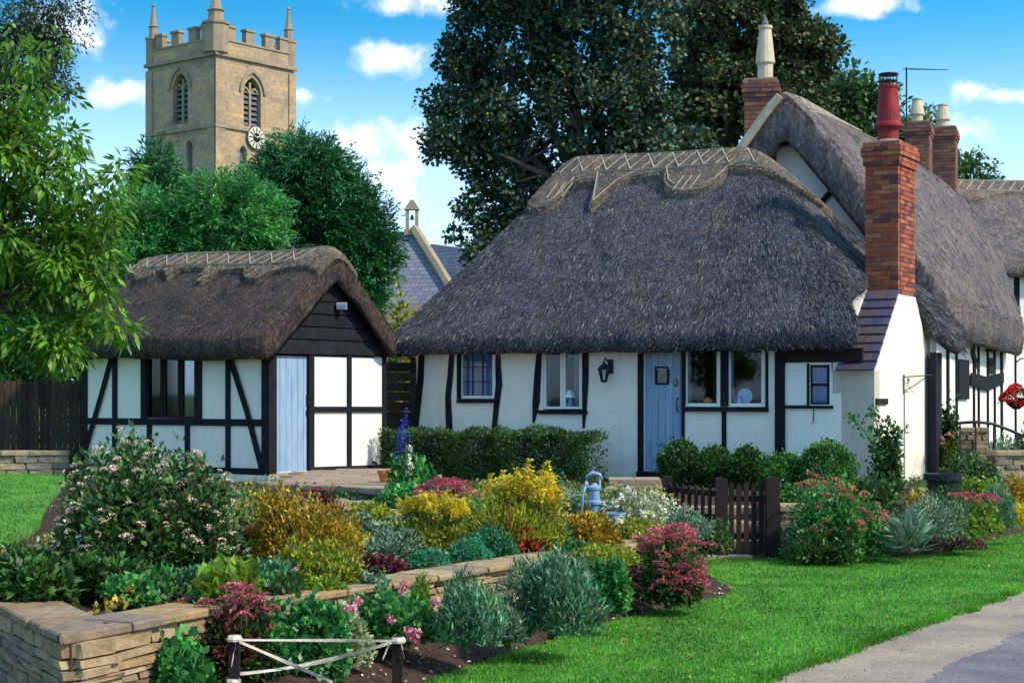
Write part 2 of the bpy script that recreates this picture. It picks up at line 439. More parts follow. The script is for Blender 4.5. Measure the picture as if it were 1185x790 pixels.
def lawn_mat():
    m, nt, b = newmat('mown_grass')
    a = tex(nt, 2.2, 6, .65, coord='World'); d = tex(nt, 40, 5, .8, coord='World')
    c = ramp(nt, [(.3, (.04, .17, .014)), (.5, (.08, .25, .022)), (.72, (.16, .32, .035))], a)
    c = mixc(nt, 1.0, c, ramp(nt, [(.35, (.6, .6, .6)), (.65, (1.3, 1.3, 1.3))], d), 'MULTIPLY')
    nt.links.new(c, b.inputs['Base Color']); b.inputs['Roughness'].default_value = .9
    bump(nt, b, d, .8, .03)
    return m
M['lawn'] = lawn_mat()
M['blade'] = leaf_mat('grass_blades', [(.055, .24, .014), (.08, .32, .02), (.15, .42, .04), (.07, .28, .016), (.20, .36, .06)], .5, .6, 1.1, .36)
M['field'] = rough_mat('field_grass', (.05, .10, .02), (.08, .13, .03), .95, .3, 8, .3)
def path_mat(name, a, b_, speck):
    m, nt, b = newmat(name)
    c = ramp(nt, [(.3, a), (.7, b_)], tex(nt, 1.4, 5, .6, coord='World'))
    s = ramp(nt, [(.38, (.6,) * 3), (.5, (1,) * 3), (.66, (speck,) * 3)], tex(nt, 60, 4, .8, coord='World'))
    c = mixc(nt, 1.0, c, s, 'MULTIPLY')
    nt.links.new(c, b.inputs['Base Color']); b.inputs['Roughness'].default_value = .9
    bump(nt, b, tex(nt, 80, 4, .8, coord='World'), .6, .01)
    return m
M['asphalt'] = path_mat('worn_asphalt', (.095, .085, .11), (.20, .17, .175), 1.7)
M['verge'] = path_mat('sandy_path_edge', (.20, .15, .13), (.38, .29, .20), 1.5)

def tower_mat():
    m, nt, b = newmat('coursed_tower_stone')
    t = nt.nodes.new('ShaderNodeTexCoord')
    br = nt.nodes.new('ShaderNodeTexBrick')
    nt.links.new(t.outputs['UV'], br.inputs['Vector'])
    br.inputs['Scale'].default_value = 1.0
    br.inputs['Brick Width'].default_value = .62; br.inputs['Row Height'].default_value = .30
    br.inputs['Mortar Size'].default_value = .012; br.inputs['Bias'].default_value = 0.0
    br.inputs['Color1'].default_value = (.50, .35, .20, 1); br.inputs['Color2'].default_value = (.36, .27, .20, 1)
    br.inputs['Mortar'].default_value = (.25, .22, .18, 1)
    st = ramp(nt, [(.3, (.62, .60, .62)), (.5, (1, 1, 1)), (.7, (1.25, 1.08, .80))], tex(nt, .55, 6, .7, coord='World'))
    c = mixc(nt, 1.0, br.outputs[0], st, 'MULTIPLY')
    st2 = ramp(nt, [(.35, (.75, .73, .74)), (.6, (1.1, 1.08, 1.02))], tex(nt, 4, 6, .75, coord='World'))
    c = mixc(nt, 1.0, c, st2, 'MULTIPLY')
    nt.links.new(c, b.inputs['Base Color']); b.inputs['Roughness'].default_value = .95
    bump(nt, b, br.outputs[1], -.4, .03)
    return m
M['tower'] = tower_mat()
M['ashlar'] = rough_mat('dressed_stone', (.24, .20, .16), (.38, .28, .17), .9, 1.2, 8, .3, .03)
def churchroof():
    m, nt, b = newmat('church_slates')
    t = nt.nodes.new('ShaderNodeTexCoord')
    br = nt.nodes.new('ShaderNodeTexBrick'); nt.links.new(t.outputs['UV'], br.inputs['Vector'])
    br.inputs['Scale'].default_value = 1; br.inputs['Brick Width'].default_value = .4; br.inputs['Row Height'].default_value = .3
    br.inputs['Mortar Size'].default_value = .02
    br.inputs['Color1'].default_value = (.12, .13, .18, 1); br.inputs['Color2'].default_value = (.19, .19, .24, 1)
    br.inputs['Mortar'].default_value = (.06, .06, .09, 1)
    nt.links.new(br.outputs[0], b.inputs['Base Color']); b.inputs['Roughness'].default_value = .7
    return m
M['churchroof'] = churchroof()

LM = {}
def lm(key, cols, **k):
    LM[key] = leaf_mat(key, cols, **k); return LM[key]
lm('cherry_leaf', [(.05, .15, .015), (.10, .25, .02), (.17, .34, .03), (.07, .20, .02), (.20, .30, .035)], trans=.45, rough=.4)
lm('overhang_leaf', [(.012, .03, .014), (.03, .06, .02), (.05, .08, .02)], trans=.25)
lm('syc_leaf', [(.014, .046, .042), (.034, .080, .058), (.06, .105, .05), (.13, .125, .035)], trans=.18, rough=.5, clump=.35, amp=.45)
lm('syc_leaf2', [(.02, .052, .034), (.045, .088, .042), (.09, .125, .035), (.17, .115, .035)], trans=.2, rough=.5, clump=.4, amp=.4)
lm('tree_leaf', [(.03, .09, .03), (.06, .14, .04), (.09, .15, .03)], trans=.3, clump=.6)
lm('conifer_leaf', [(.03, .14, .035), (.05, .21, .05), (.10, .30, .075)], trans=.25, clump=1.3, amp=.6, gain=1.3)  # strong clump noise paints sunlit tufts and shaded gaps into the leaf colour
lm('darkconifer_leaf', [(.010, .065, .022), (.020, .10, .030), (.045, .16, .045)], trans=.2, clump=.6, amp=.5, gain=1.3)
lm('box_leaf', [(.012, .045, .010), (.022, .075, .014), (.04, .11, .018), (.05, .06, .015)], trans=.2, clump=2.5, amp=.45, gain=1.3)
lm('box_light', [(.02, .09, .015), (.04, .14, .02), (.07, .18, .03)], trans=.25, clump=3, amp=.4, gain=1.3)
lm('shrub_leaf', [(.015, .055, .012), (.03, .09, .018), (.06, .14, .025), (.05, .05, .02)], trans=.25, clump=3, amp=.4, gain=1.3)
lm('lush_leaf', [(.02, .12, .03), (.04, .18, .04), (.08, .25, .05)], trans=.3, clump=3, amp=.35, gain=1.3)
lm('lime_leaf', [(.10, .22, .02), (.18, .30, .03), (.28, .34, .04)], trans=.35, clump=3, amp=.3)
lm('blue_leaf', [(.04, .12, .055), (.07, .18, .09), (.13, .25, .13)], trans=.2, clump=4, amp=.35, gain=1.3)
lm('sage_leaf', [(.06, .12, .07), (.12, .19, .12), (.18, .26, .17)], trans=.2, clump=4, amp=.35, gain=1.3)
lm('mat_leaf', [(.02, .16, .08), (.04, .24, .12), (.07, .30, .15)], trans=.2, clump=4, amp=.3)
lm('orange_leaf', [(.30, .11, .015), (.42, .28, .02), (.24, .28, .03), (.46, .20, .02), (.52, .42, .03)], trans=.3, clump=4, amp=.35)
lm('yellowgreen_leaf', [(.12, .22, .02), (.26, .32, .03), (.46, .42, .03), (.10, .18, .03)], trans=.35, clump=4, amp=.3)
lm('yellow_leaf', [(.55, .42, .02), (.75, .58, .03), (.65, .60, .06)], trans=.3, clump=4, amp=.2)
lm('red_leaf', [(.22, .02, .015), (.35, .05, .02), (.16, .03, .02)], trans=.2, clump=4, amp=.3)
lm('plum_leaf', [(.06, .012, .02), (.12, .02, .03), (.05, .03, .02)], trans=.2, clump=4, amp=.3, gain=1.3)
lm('pink_flower', [(.55, .09, .13), (.62, .16, .20), (.45, .05, .10), (.58, .22, .24)], trans=.2, rough=.7, clump=6, amp=.2)
lm('rose_flower', [(.65, .20, .26), (.75, .38, .42), (.60, .14, .22)], trans=.25, rough=.6)
lm('salmon_flower', [(.60, .14, .10), (.65, .22, .15), (.50, .08, .08)], trans=.25, rough=.6)
lm('red_flower', [(.60, .01, .02), (.75, .03, .03), (.65, .02, .05)], trans=.25, rough=.6)
lm('cream_flower', [(.72, .62, .40), (.80, .68, .48), (.68, .40, .34), (.75, .58, .46)], trans=.25, rough=.6)
lm('white_flower', [(.80, .76, .60), (.82, .80, .70), (.75, .66, .42)], trans=.25, rough=.6)
lm('blue_flower', [(.05, .08, .60), (.10, .12, .70), (.08, .05, .45)], trans=.25, rough=.6)
lm('pale_leaf', [(.20, .30, .10), (.40, .45, .25), (.55, .56, .38)], trans=.3, clump=4, amp=.25)

# ------------------------------------------------------------------ foliage
def unit(a):
    return a / np.maximum(np.linalg.norm(a, axis=-1, keepdims=True), 1e-9)
def rdir(n):
    return unit(rng.normal(size=(n, 3)))
def leafmesh(name, P, D, L, W, mat, parent, fold=.18, kind=None, up=.5, label=None):
    """one bent four-cornered leaf at each point"""
    n = len(P); D = unit(D)
    L = np.broadcast_to(np.asarray(L, float), (n,))[:, None]; W = np.broadcast_to(np.asarray(W, float), (n,))[:, None]
    ref = rdir(n) * (1 - up) + np.array([0, 0, 1.0]) * up
    S = unit(np.cross(D, ref)); Nn = np.cross(S, D)
    m = P + D * L * .45
    V = np.stack([P, m + S * W * .5 + Nn * W * fold, P + D * L, m - S * W * .5 + Nn * W * fold], 1).reshape(-1, 3)
    Fa = np.arange(n * 4).reshape(n, 4)
    return link_mesh(name, V, Fa, mat, parent, kind=kind, label=label)
def in_ell(n, c, r, lo=.5, hi=1.0, zmin=-1.0):
    d = rdir(n * 2)
    d = d[d[:, 2] > zmin][:n]
    rr = (lo ** 3 + rng.random(len(d)) * (hi ** 3 - lo ** 3)) ** (1 / 3)
    return np.array(c) + d * rr[:, None] * np.array(r), d
def clumps(cs, cr, k, spread=1.0):
    """k leaves about each clump centre"""
    n = len(cs); d = rdir(n * k)
    rr = (.35 + .65 * rng.random(n * k))[:, None]
    cr = np.repeat(np.broadcast_to(np.asarray(cr, float), (n,)), k)[:, None]
    P = np.repeat(cs, k, 0) + d * rr * cr * np.array([1, 1, .75])
    return P, d
def lumps(d, c, amp):
    """how far a plant's outline stands in or out in each direction"""
    return np.array([1 + amp * (1.5 * noise.noise(Vector((q[0] * 2.1 + c[0] * 3, q[1] * 2.1 + c[1] * 3, q[2] * 2.1))) +
                                1.1 * noise.noise(Vector((q[0] * 5.2 + c[1] * 5, q[1] * 5.2, q[2] * 5.2 + c[0] * 4)))) for q in d])
def bumpy(c, r, n, lo=.6, zmin=-1, amp=.25, fr=1.6):
    """points in an ellipsoid whose outline is uneven, with a few shoots standing proud"""
    P, d = in_ell(n, (0, 0, 0), (1, 1, 1), lo, 1, zmin)
    d = d[:len(P)]
    m = lumps(d, c, amp)
    out = rng.random(len(P)) < .07
    m[out] *= 1 + .30 * rng.random(out.sum()) ** 1.5
    return np.array(c) + P * m[:, None] * np.array(r), d
SHAPE = {}

def tree(name, label, Y, ells, trunk, mat, ncl, cr, k, L, W, depth=.8, group=None, zb=0, limbs=7, droop=.2, tr=.35, lo=.45):
    """ells: crown lobes (px, py, rx, ry) at distance Y; trunk: px of its foot"""
    s = Y / F
    foot = np.array([(trunk - CX) * s, Y, zb])
    r = root(name, label, 'tree', foot, group)
    tot = sum(e[2] * e[3] for e in ells)
    cs = []
    for (px, py, rx, ry) in ells:
        c = at(px, py, Y + rng.normal() * .4)
        nn = max(4, int(ncl * rx * ry / tot))
        p, dd_ = in_ell(nn, c, (rx * s, rx * s * depth, ry * s), lo, 1.0); p = c + (p - c) * lumps(dd_, c, .16)[:len(p), None]
        cs.append(p)
    allc = np.concatenate(cs)
    P, d = clumps(allc, cr * rng.uniform(.6, 1.25, len(allc)), k)
    D = d * .7 + rdir(len(P)) * .6 + np.array([0, 0, -droop])
    leafmesh('crown', P, D, L * rng.uniform(.7, 1.25, len(P)), W * rng.uniform(.7, 1.2, len(P)), mat, r, fold=.1)
    top = max((HOR - e[1]) * s + EYE for e in ells)
    cxm = np.mean([e[0] for e in ells])
    path = [foot + np.array([0, 0, -.2]), foot + np.array([.1, 0, (top - zb) * .3]), foot + np.array([((cxm - trunk) * s) * .4, 0, (top - zb) * .6]),
            foot + np.array([((cxm - trunk) * s) * .6, 0, (top - zb) * .95])]
    MB().tube(path, [tr, tr * .75, tr * .45, tr * .12], 10).build('trunk', M['bark'], r, smooth=True)
    idx = rng.choice(len(allc), min(limbs * 4, len(allc)), replace=False)
    for i in range(limbs):
        e = ells[i % len(ells)]
        tip = at(e[0] + rng.normal() * e[2] * .3, e[1] - e[3] * .2, Y + rng.normal() * e[2] * s * .3)
        h = rng.uniform(.28, .62)
        b0 = path[1] * (1 - (h - .28) / .34) + path[2] * ((h - .28) / .34)
        mid = (b0 + tip) / 2 + np.array([0, 0, .12 * np.linalg.norm(tip - b0)]) + rng.normal(size=3) * .2
        mb = MB().tube([b0, mid, tip], [tr * .35, tr * .22, tr * .06], 6)
        for j in range(5):
            q = allc[idx[(i * 4 + j) % len(idx)]] * .5 + tip * .5
            mb.tube([mid if j % 2 else (mid + tip) / 2, q], [tr * .12, tr * .03], 4)
        mb.build('limb', M['bark'], r, smooth=True)
    return r

def plant(name, label, cat, px, py, z0, wpx, hpx, mat, n, L, W, group=None, shape='dome', up=.5, stems=6, depth=.8, amp=.22, dirup=.5, lo=.55, stem_mat='stemg', loc=None):
    """a bush: stems and a leafy mass wpx wide and hpx high on the photo, standing on ground of height z0"""
    b = on(px, py, z0) if loc is None else np.array(loc, float)
    s = b[1] / F
    w, h = wpx * s, hpx * s
    r = root(name, label, cat, b, group)
    if shape == 'dome':
        c = b + np.array([0, 0, h * .42]); rad = (w / 2 * 1.02, w / 2 * depth, h * .56)
        k = 1 if (n < 500 or name in ('box_bush',)) else (5 if wpx < 60 else 11)
        if k == 1:
            P, d = bumpy(c, rad, n, lo, -.75, amp); SHAPE[r] = [(c, rad, amp)]
        else:
            SHAPE[r] = []; P = []; d = []
            for q in range(k):
                a_ = 2 * math.pi * (q + rng.random() * .6) / (k - 1); f_ = 0 if q == 0 else .34 + .42 * rng.random()
                sr = (.48 if q == 0 else .33) * rng.uniform(.75, 1.2)
                hh = .95 if q == 0 else rng.uniform(.45, 1.0)
                c2 = b + np.array([math.cos(a_) * f_ * w / 2, math.sin(a_) * f_ * w / 2 * depth, h * hh * .45])
                r2_ = (sr * w * .62, sr * w * .62 * depth, h * hh * .58)
                p2, d2 = bumpy(c2, r2_, int(n / k * 1.15), lo, -.75, amp); P.append(p2); d.append(d2); SHAPE[r].append((c2, r2_, amp))
            P = np.concatenate(P); d = np.concatenate(d)
    elif shape == 'box':
        q = rng.uniform(-1, 1, (n, 3)); ax = rng.integers(0, 3, n); sg = np.sign(rng.normal(size=n)); m = rng.random(n) < .75
        q[np.arange(n)[m], ax[m]] = (sg * rng.uniform(.8, 1.05, n))[m]
        c = b + np.array([0, 0, h * .5])
        P = c + q * np.array([w / 2, w / 2 * depth, h / 2]) ; d = unit(q)
    elif shape == 'mat':
        c = b + np.array([0, 0, 0]); P, d = bumpy(c, (w / 2, w / 2 * depth, h), n, .75, 0.0, .12)
    elif shape == 'fan':      # strap leaves from a crown
        c = b
        a = rng.random(n) * 2 * math.pi; rr = rng.random(n) ** .5
        d = np.stack([np.cos(a) * rr, np.sin(a) * rr, 1.1 - rr * .6], 1)
        P = b + np.stack([np.cos(a) * rr * w * .25, np.sin(a) * rr * w * .25 * depth, rng.random(n) * h * .45], 1)
    P[:, 2] = np.maximum(P[:, 2], z0 + .01)
    keep_ = rng.random(len(P)) < .72; P, d = P[keep_], d[keep_]; W = W * 1.2; L = L * 1.1
    D = d * (1 - dirup * .5) + rdir(len(P)) * .95 + np.array([0, 0, dirup])
    leafmesh('foliage', P, D, L * rng.uniform(.7, 1.3, len(P)), W * rng.uniform(.7, 1.3, len(P)), mat, r, up=up)
    if stems:
        mb = MB()
        for i in range(stems):
            t = b + np.array([rng.uniform(-.3, .3) * w, rng.uniform(-.3, .3) * w * depth, h * rng.uniform(.5, .85)])
            mb.tube([b + np.array([rng.uniform(-.06, .06) * w, rng.uniform(-.06, .06) * w, -.04]), (b + t) / 2 + np.array([0, 0, .05 * h]), t],
                    [.012 + h * .006, .008 + h * .004, .004], 5)
        mb.build('stem', M[stem_mat], r, smooth=True)
    return r, b, w, h

def head_mesh(name, mat, n, rad, flat=.5, L=.03, W=.025, kind='dome'):
    """a flower head: many small petals on a dome, to be shared"""
    if kind == 'dome':
        d = rdir(n * 3); d = d[d[:, 2] > -.1][:n]
        P = d * np.array([rad, rad, rad * flat])
        D = d + rdir(len(P)) * .5
    elif kind == 'ball':
        d = rdir(n); P = d * rad * rng.uniform(.25, .8, n)[:, None]; D = np.cross(d, rdir(n)) + d * .6
    elif kind == 'daisy':
        a = np.linspace(0, 2 * math.pi, n, endpoint=False)
        P = np.zeros((n, 3)); D = np.stack([np.cos(a), np.sin(a), np.full(n, .25)], 1)
    elif kind == 'spike':
        t = rng.random(n); a = rng.random(n) * 2 * math.pi; rr = rad * (1.05 - t)
        P = np.stack([np.cos(a) * rr, np.sin(a) * rr, t * flat], 1); D = np.stack([np.cos(a), np.sin(a), np.full(n, .3)], 1)
    o = leafmesh(name, P, D, L * rng.uniform(.7, 1.3, len(P)), W * rng.uniform(.7, 1.3, len(P)), mat, None, up=.7)
    me = o.data
    off = ORG[o]
    co = np.empty(len(me.vertices) * 3, np.float32); me.vertices.foreach_get('co', co)
    co = co.reshape(-1, 3) + off.astype(np.float32); me.vertices.foreach_set('co', co.ravel()); me.update()
    bpy.data.objects.remove(o)
    return me

# ------------------------------------------------------------------ ground
# foot of the retaining walls in plan: the garden stands 0.55 above the lawn behind this line
WALL_A = [(-7.5, 13.9), (-5.2, 12.6), (-3.39, 10.86), (-2.54, 9.45), (-2.09, 10.4), (-1.51, 11.3)]
WALL_B = [(-1.51, 11.3), (-.74, 12.4), (.054, 13.7), (1.0, 14.95), (1.55, 16.9), (1.92, 19.9)]
LAWN_EDGE = [(-.78, 9.3), (-.67, 11.3), (-.21, 12.26), (.41, 13.6), (1.16, 15.0), (1.9, 15.9), (2.28, 16.6), (2.2, 17.6), (2.1, 18.8), (2.2, 19.85), (3.3, 19.95), (4.2, 20.05), (5.03, 20.2), (5.74, 21.1), (6.55, 22.5), (7.36, 23.6), (9.5, 27.0), (14, 34)]
def interp_poly(pts, x):
    return np.interp(x, [p[0] for p in pts], [p[1] for p in pts])
def seg_dist(P, A, B):
    A = np.array(A); B = np.array(B); d = B - A
    t = np.clip(((P - A) @ d) / (d @ d), 0, 1)
    return np.linalg.norm(P - (A + t[..., None] * d), axis=-1)
def poly_dist(P, pts):
    return np.min([seg_dist(P, a, b) for a, b in zip(pts[:-1], pts[1:])], axis=0)
def inside(P, poly):
    x, y = P[..., 0], P[..., 1]; r = np.zeros(x.shape, bool); j = len(poly) - 1
    for i in range(len(poly)):
        xi, yi = poly[i]; xj, yj = poly[j]
        c = ((yi > y) != (yj > y)) & (x < (xj - xi) * (y - yi) / (yj - yi + 1e-12) + xi)
        r ^= c; j = i
    return r
GARDEN = [(-40, 30)] + [(-7.5, 13.9)] + WALL_A[1:] + WALL_B[1:] + [(2.05, 20.6), (3.2, 20.6), (3.3, 20.2), (5.0, 20.6), (6.0, 22.2), (7.3, 24.5), (10, 28.5), (20, 42), (20, 50), (-40, 50)]
LAWN_AREA = [(-.78, -6), (-.78, 9.3)] + LAWN_EDGE[1:] + [(30, 34), (30, -6)]
def ground_h(P):
    """height of soil"""
    ing = inside(P, GARDEN) & (poly_dist(P, WALL_A) > .2) & (poly_dist(P, WALL_B) > .2)
    h = np.where(ing, .55, 0.0)
    # soil climbs gently in the right-hand bed instead of a wall
    rb = (P[..., 0] > 3.35)
    dl = poly_dist(P, LAWN_EDGE)
    outside_lawn = ~inside(P, LAWN_AREA)
    hr = np.clip(dl / 2.2, 0, 1) * .55
    h = np.where(rb & outside_lawn, hr, h)
    # soil of the front bed between lawn and terrace wall
    fb = (~ing) & outside_lawn & (~rb)
    h = np.where(fb, np.minimum(np.clip(dl * .27, 0, .30), np.interp(P[..., 0], [-2.0, -1.0], [.04, .30])), h)
    # steps zone behind the gate
    gz = (P[..., 0] > 2.0) & (P[..., 0] < 3.25) & (P[..., 1] > 19.8) & (P[..., 1] < 22.6)
    h = np.where(gz, np.clip((P[..., 1] - 20.3) * .24, 0, .55), h)
    h = np.where(inside(P, LAWN_AREA), -.03, h)
    h = np.where((P[..., 1] < 9.2) & (P[..., 0] < -1.5), -.0, h)
    return h
def grid_sheet(name, xs, ys, hf, mat, keep=None, kind='structure'):
    X, Y = np.meshgrid(xs, ys); P = np.stack([X, Y], -1)
    Z = hf(P)
    V = np.stack([X, Y, Z], -1).reshape(-1, 3)
    nx = len(xs); ny = len(ys)
    i, j = np.meshgrid(np.arange(nx - 1), np.arange(ny - 1)); a = (j * nx + i).ravel()
    Fa = np.stack([a, a + 1, a + 1 + nx, a + nx], 1)
    if keep is not None:
        c = (V[Fa[:, 0], :2] + V[Fa[:, 2], :2]) / 2
        Fa = Fa[keep(c)]
        u, inv = np.unique(Fa.ravel(), return_inverse=True)
        V = V[u]; Fa = inv.reshape(-1, 4)
    return link_mesh(name, V, Fa, mat, None, loc=(0, 0, 0), smooth=True, kind=kind)
g = MB().add([(-3000, -300, -.08), (3000, -300, -.08), (3000, 5000, -.08), (-3000, 5000, -.08)], [(0, 1, 2, 3)])
g.build('ground', M['field'], kind='structure', loc=(0, 0, 0))
def soil_h(P):
    h = ground_h(P)
    X, Y = P[..., 0], P[..., 1]
    n = .5 * np.sin(X * 7.1 + np.sin(Y * 5.3) * 1.7) * np.sin(Y * 6.7 + np.cos(X * 4.1)) + .5 * np.sin(X * 19 + Y * 13) * np.sin(Y * 23 - X * 11)
    return h + .018 * n * (h > .02)
grid_sheet('garden_soil', np.arange(-9, 10, .075), np.arange(9.2, 36, .09), soil_h, M['soil'])
grid_sheet('rear_ground', np.arange(-40, 40.1, 2), np.arange(34, 62, 2), lambda P: P[..., 0] * 0 + .52, M['field'])
# front lawn: a polygon with a neat edge, plus blades
def poly_sheet(name, pts, z, mat, depth=.06):
    tri = tessellate_polygon([[Vector((x, y, 0)) for x, y in pts]])
    n = len(pts)
    vs = [(x, y, z) for x, y in pts] + [(x, y, z - depth) for x, y in pts]
    fs = [tuple(t) for t in tri] + [(i, (i + 1) % n, n + (i + 1) % n, n + i) for i in range(n)]
    return link_mesh(name, vs, fs, mat, None, loc=(0, 0, 0), kind='structure')
def smooth_line(pts, k=3):
    p = [np.array(q, float) for q in pts]
    for _ in range(k):
        q = [p[0]]
        for a, b in zip(p[:-1], p[1:]):
            q += [a * .75 + b * .25, a * .25 + b * .75]
        q.append(p[-1]); p = q
    return p
LE = smooth_line(LAWN_EDGE, 2)
LE = [q + np.array([math.sin(i * 1.7) * .02, math.cos(i * 2.3) * .02]) for i, q in enumerate(LE)]
PATH_E = [(-2.8, 4.6), (-.7, 7.8), (1.59, 11.3), (3.28, 13.9), (5.27, 16.9), (8.4, 21.6), (14, 30), (30, 54)]
ASPH_E = [(-1.6, 4.6), (.5, 7.8), (2.72, 11.3), (4.56, 14.2), (8.0, 19.4), (15, 30), (32, 54)]
PE = [q + np.array([.06 * noise.noise(Vector((q[0] * 3, q[1] * 3, 0))) + .035 * noise.noise(Vector((q[0] * 11, q[1] * 11, 4))) + .03] * 2) * [1, -.6] for q in [np.array(a) + (np.array(b) - np.array(a)) * t for a, b in zip(PATH_E[:-1], PATH_E[1:]) for t in np.linspace(0, 1, 60, endpoint=False)]]
lawn_pts = [tuple(q) for q in LE] + [(14, 30.2)] + [tuple(p) for p in PE[::-1] if p[1] < 30] + [(-2.8, 4.6), (-14, 4.6), (-14, 9.2), (-2.6, 9.2), (-1.0, 9.2)]
poly_sheet('lawn', lawn_pts, 0.0, M['lawn'])
poly_sheet('path_edge', [(p[0] - .15, p[1]) for p in PATH_E] + [(p[0] + .45, p[1]) for p in ASPH_E[::-1]], -.012, M['verge'])
AE = [np.array(a) + (np.array(b) - np.array(a)) * t for a, b in zip(ASPH_E[:-1], ASPH_E[1:]) for t in np.linspace(0, 1, 50, endpoint=False)]
AE = [(q[0] + .16 * noise.noise(Vector((q[0] * 1.1, q[1] * 1.1, 6))) + .05 * noise.noise(Vector((q[0] * 7, q[1] * 7, 2))), q[1]) for q in AE]
poly_sheet('path', AE + [(60, 54), (60, -20), (-30, -20), (-30, 4.6)], -.008, M['asphalt'])
UL = [(-11, 30), (-7.6, 28.4), (-6.6, 24.0), (-5.7, 20.0), (-4.9, 17.0), (-4.75, 15.2), (-5.3, 13.6), (-7.4, 14.2), (-12, 17)]
poly_sheet('upper_lawn', [tuple(q) for q in smooth_line(UL, 1)], .60, M['lawn'], .08)
def blades(name, n, poly, x0, x1, y0, y1, z, L, parent=None):
    P = np.stack([rng.uniform(x0, x1, n), y0 + (y1 - y0) * rng.random(n) ** 1.3, np.full(n, z)], 1)
    P = P[inside(P[:, :2], poly)]
    # only where the camera could see a blade
    k = np.abs(P[:, 0] / P[:, 1]) < .36
    P = P[k]; n = len(P)
    D = np.array([0, 0, 1.0]) + rng.normal(size=(n, 3)) * .38
    D = unit(D); S = unit(np.cross(D, rdir(n))) * .0075
    Lr = (L * rng.uniform(.5, 1.3, n))[:, None]
    V = np.stack([P - S, P + S, P + D * Lr], 1).reshape(-1, 3)
    o = link_mesh(name, V, np.arange(n * 3).reshape(n, 3), M['blade'], None, kind='stuff')
    tag(o, 'short mown grass covering the ' + ('front lawn beside the path' if z < .3 else 'upper lawn left of the flowering shrub'), 'grass')
blades('grass', 300000, lawn_pts, -2.2, 9, 10.8, 28, -.005, .034)
blades('grass', 30000, UL, -9, -4.4, 13, 30, .595, .04)
EP = np.array([p for p in PE if 10.5 < p[1] < 25]); kk = 14000; ii = rng.integers(0, len(EP), kk)
Ed = EP[ii] + rng.normal(size=(kk, 2)) * [.035, .035]
Db = unit(np.array([.35, -.3, 1.0]) + rng.normal(size=(kk, 3)) * .5); Sb = unit(np.cross(Db, rdir(kk))) * .006; P0 = np.column_stack([Ed, np.full(kk, -.01)])
Vb = np.stack([P0 - Sb, P0 + Sb, P0 + Db * .05 * rng.uniform(.4, 1.3, kk)[:, None]], 1).reshape(-1, 3)
tag(link_mesh('edge_grass', Vb, np.arange(kk * 3).reshape(kk, 3), M['blade'], None, kind='stuff'), 'ragged grass growing over the edge of the sandy path', 'grass')

# ------------------------------------------------------------------ walls with real openings, thatch
def wall_poly(name, fr, outer, holes, thick, mat, parent, v0=0.0, uv=False, kind=None, label=None):
    loops = [outer] + holes
    tri = tessellate_polygon([[Vector((a, b, 0)) for a, b in lp] for lp in loops])
    flat = [p for lp in loops for p in lp]; n = len(flat)
    vs = [fr.P(a, v0, b) for a, b in flat] + [fr.P(a, v0 + thick, b) for a, b in flat]
    fs = [tuple(t) for t in tri] + [tuple(n + i for i in reversed(t)) for t in tri]
    k = 0
    for lp in loops:
        m = len(lp)
        fs += [(k + i, k + (i + 1) % m, n + k + (i + 1) % m, n + k + i) for i in range(m)]
        k += m
    o = link_mesh(name, vs, fs, mat, parent, kind=kind, label=label)
    if uv:
        l = o.data.uv_layers.new(name='UV')
        for lo in o.data.loops:
            p = flat[lo.vertex_index % n]
            l.data[lo.index].uv = (p[0] + (v0 if lo.vertex_index < n else v0 + thick), p[1])
    return o
def rect(fr, x0, y0, x1, y1, v=0):
    xm = (x0 + x1) / 2
    return [(fr.u(x0, v), fr.z(xm, y1, v)), (fr.u(x1, v), fr.z(xm, y1, v)), (fr.u(x1, v), fr.z(xm, y0, v)), (fr.u(x0, v), fr.z(xm, y0, v))]

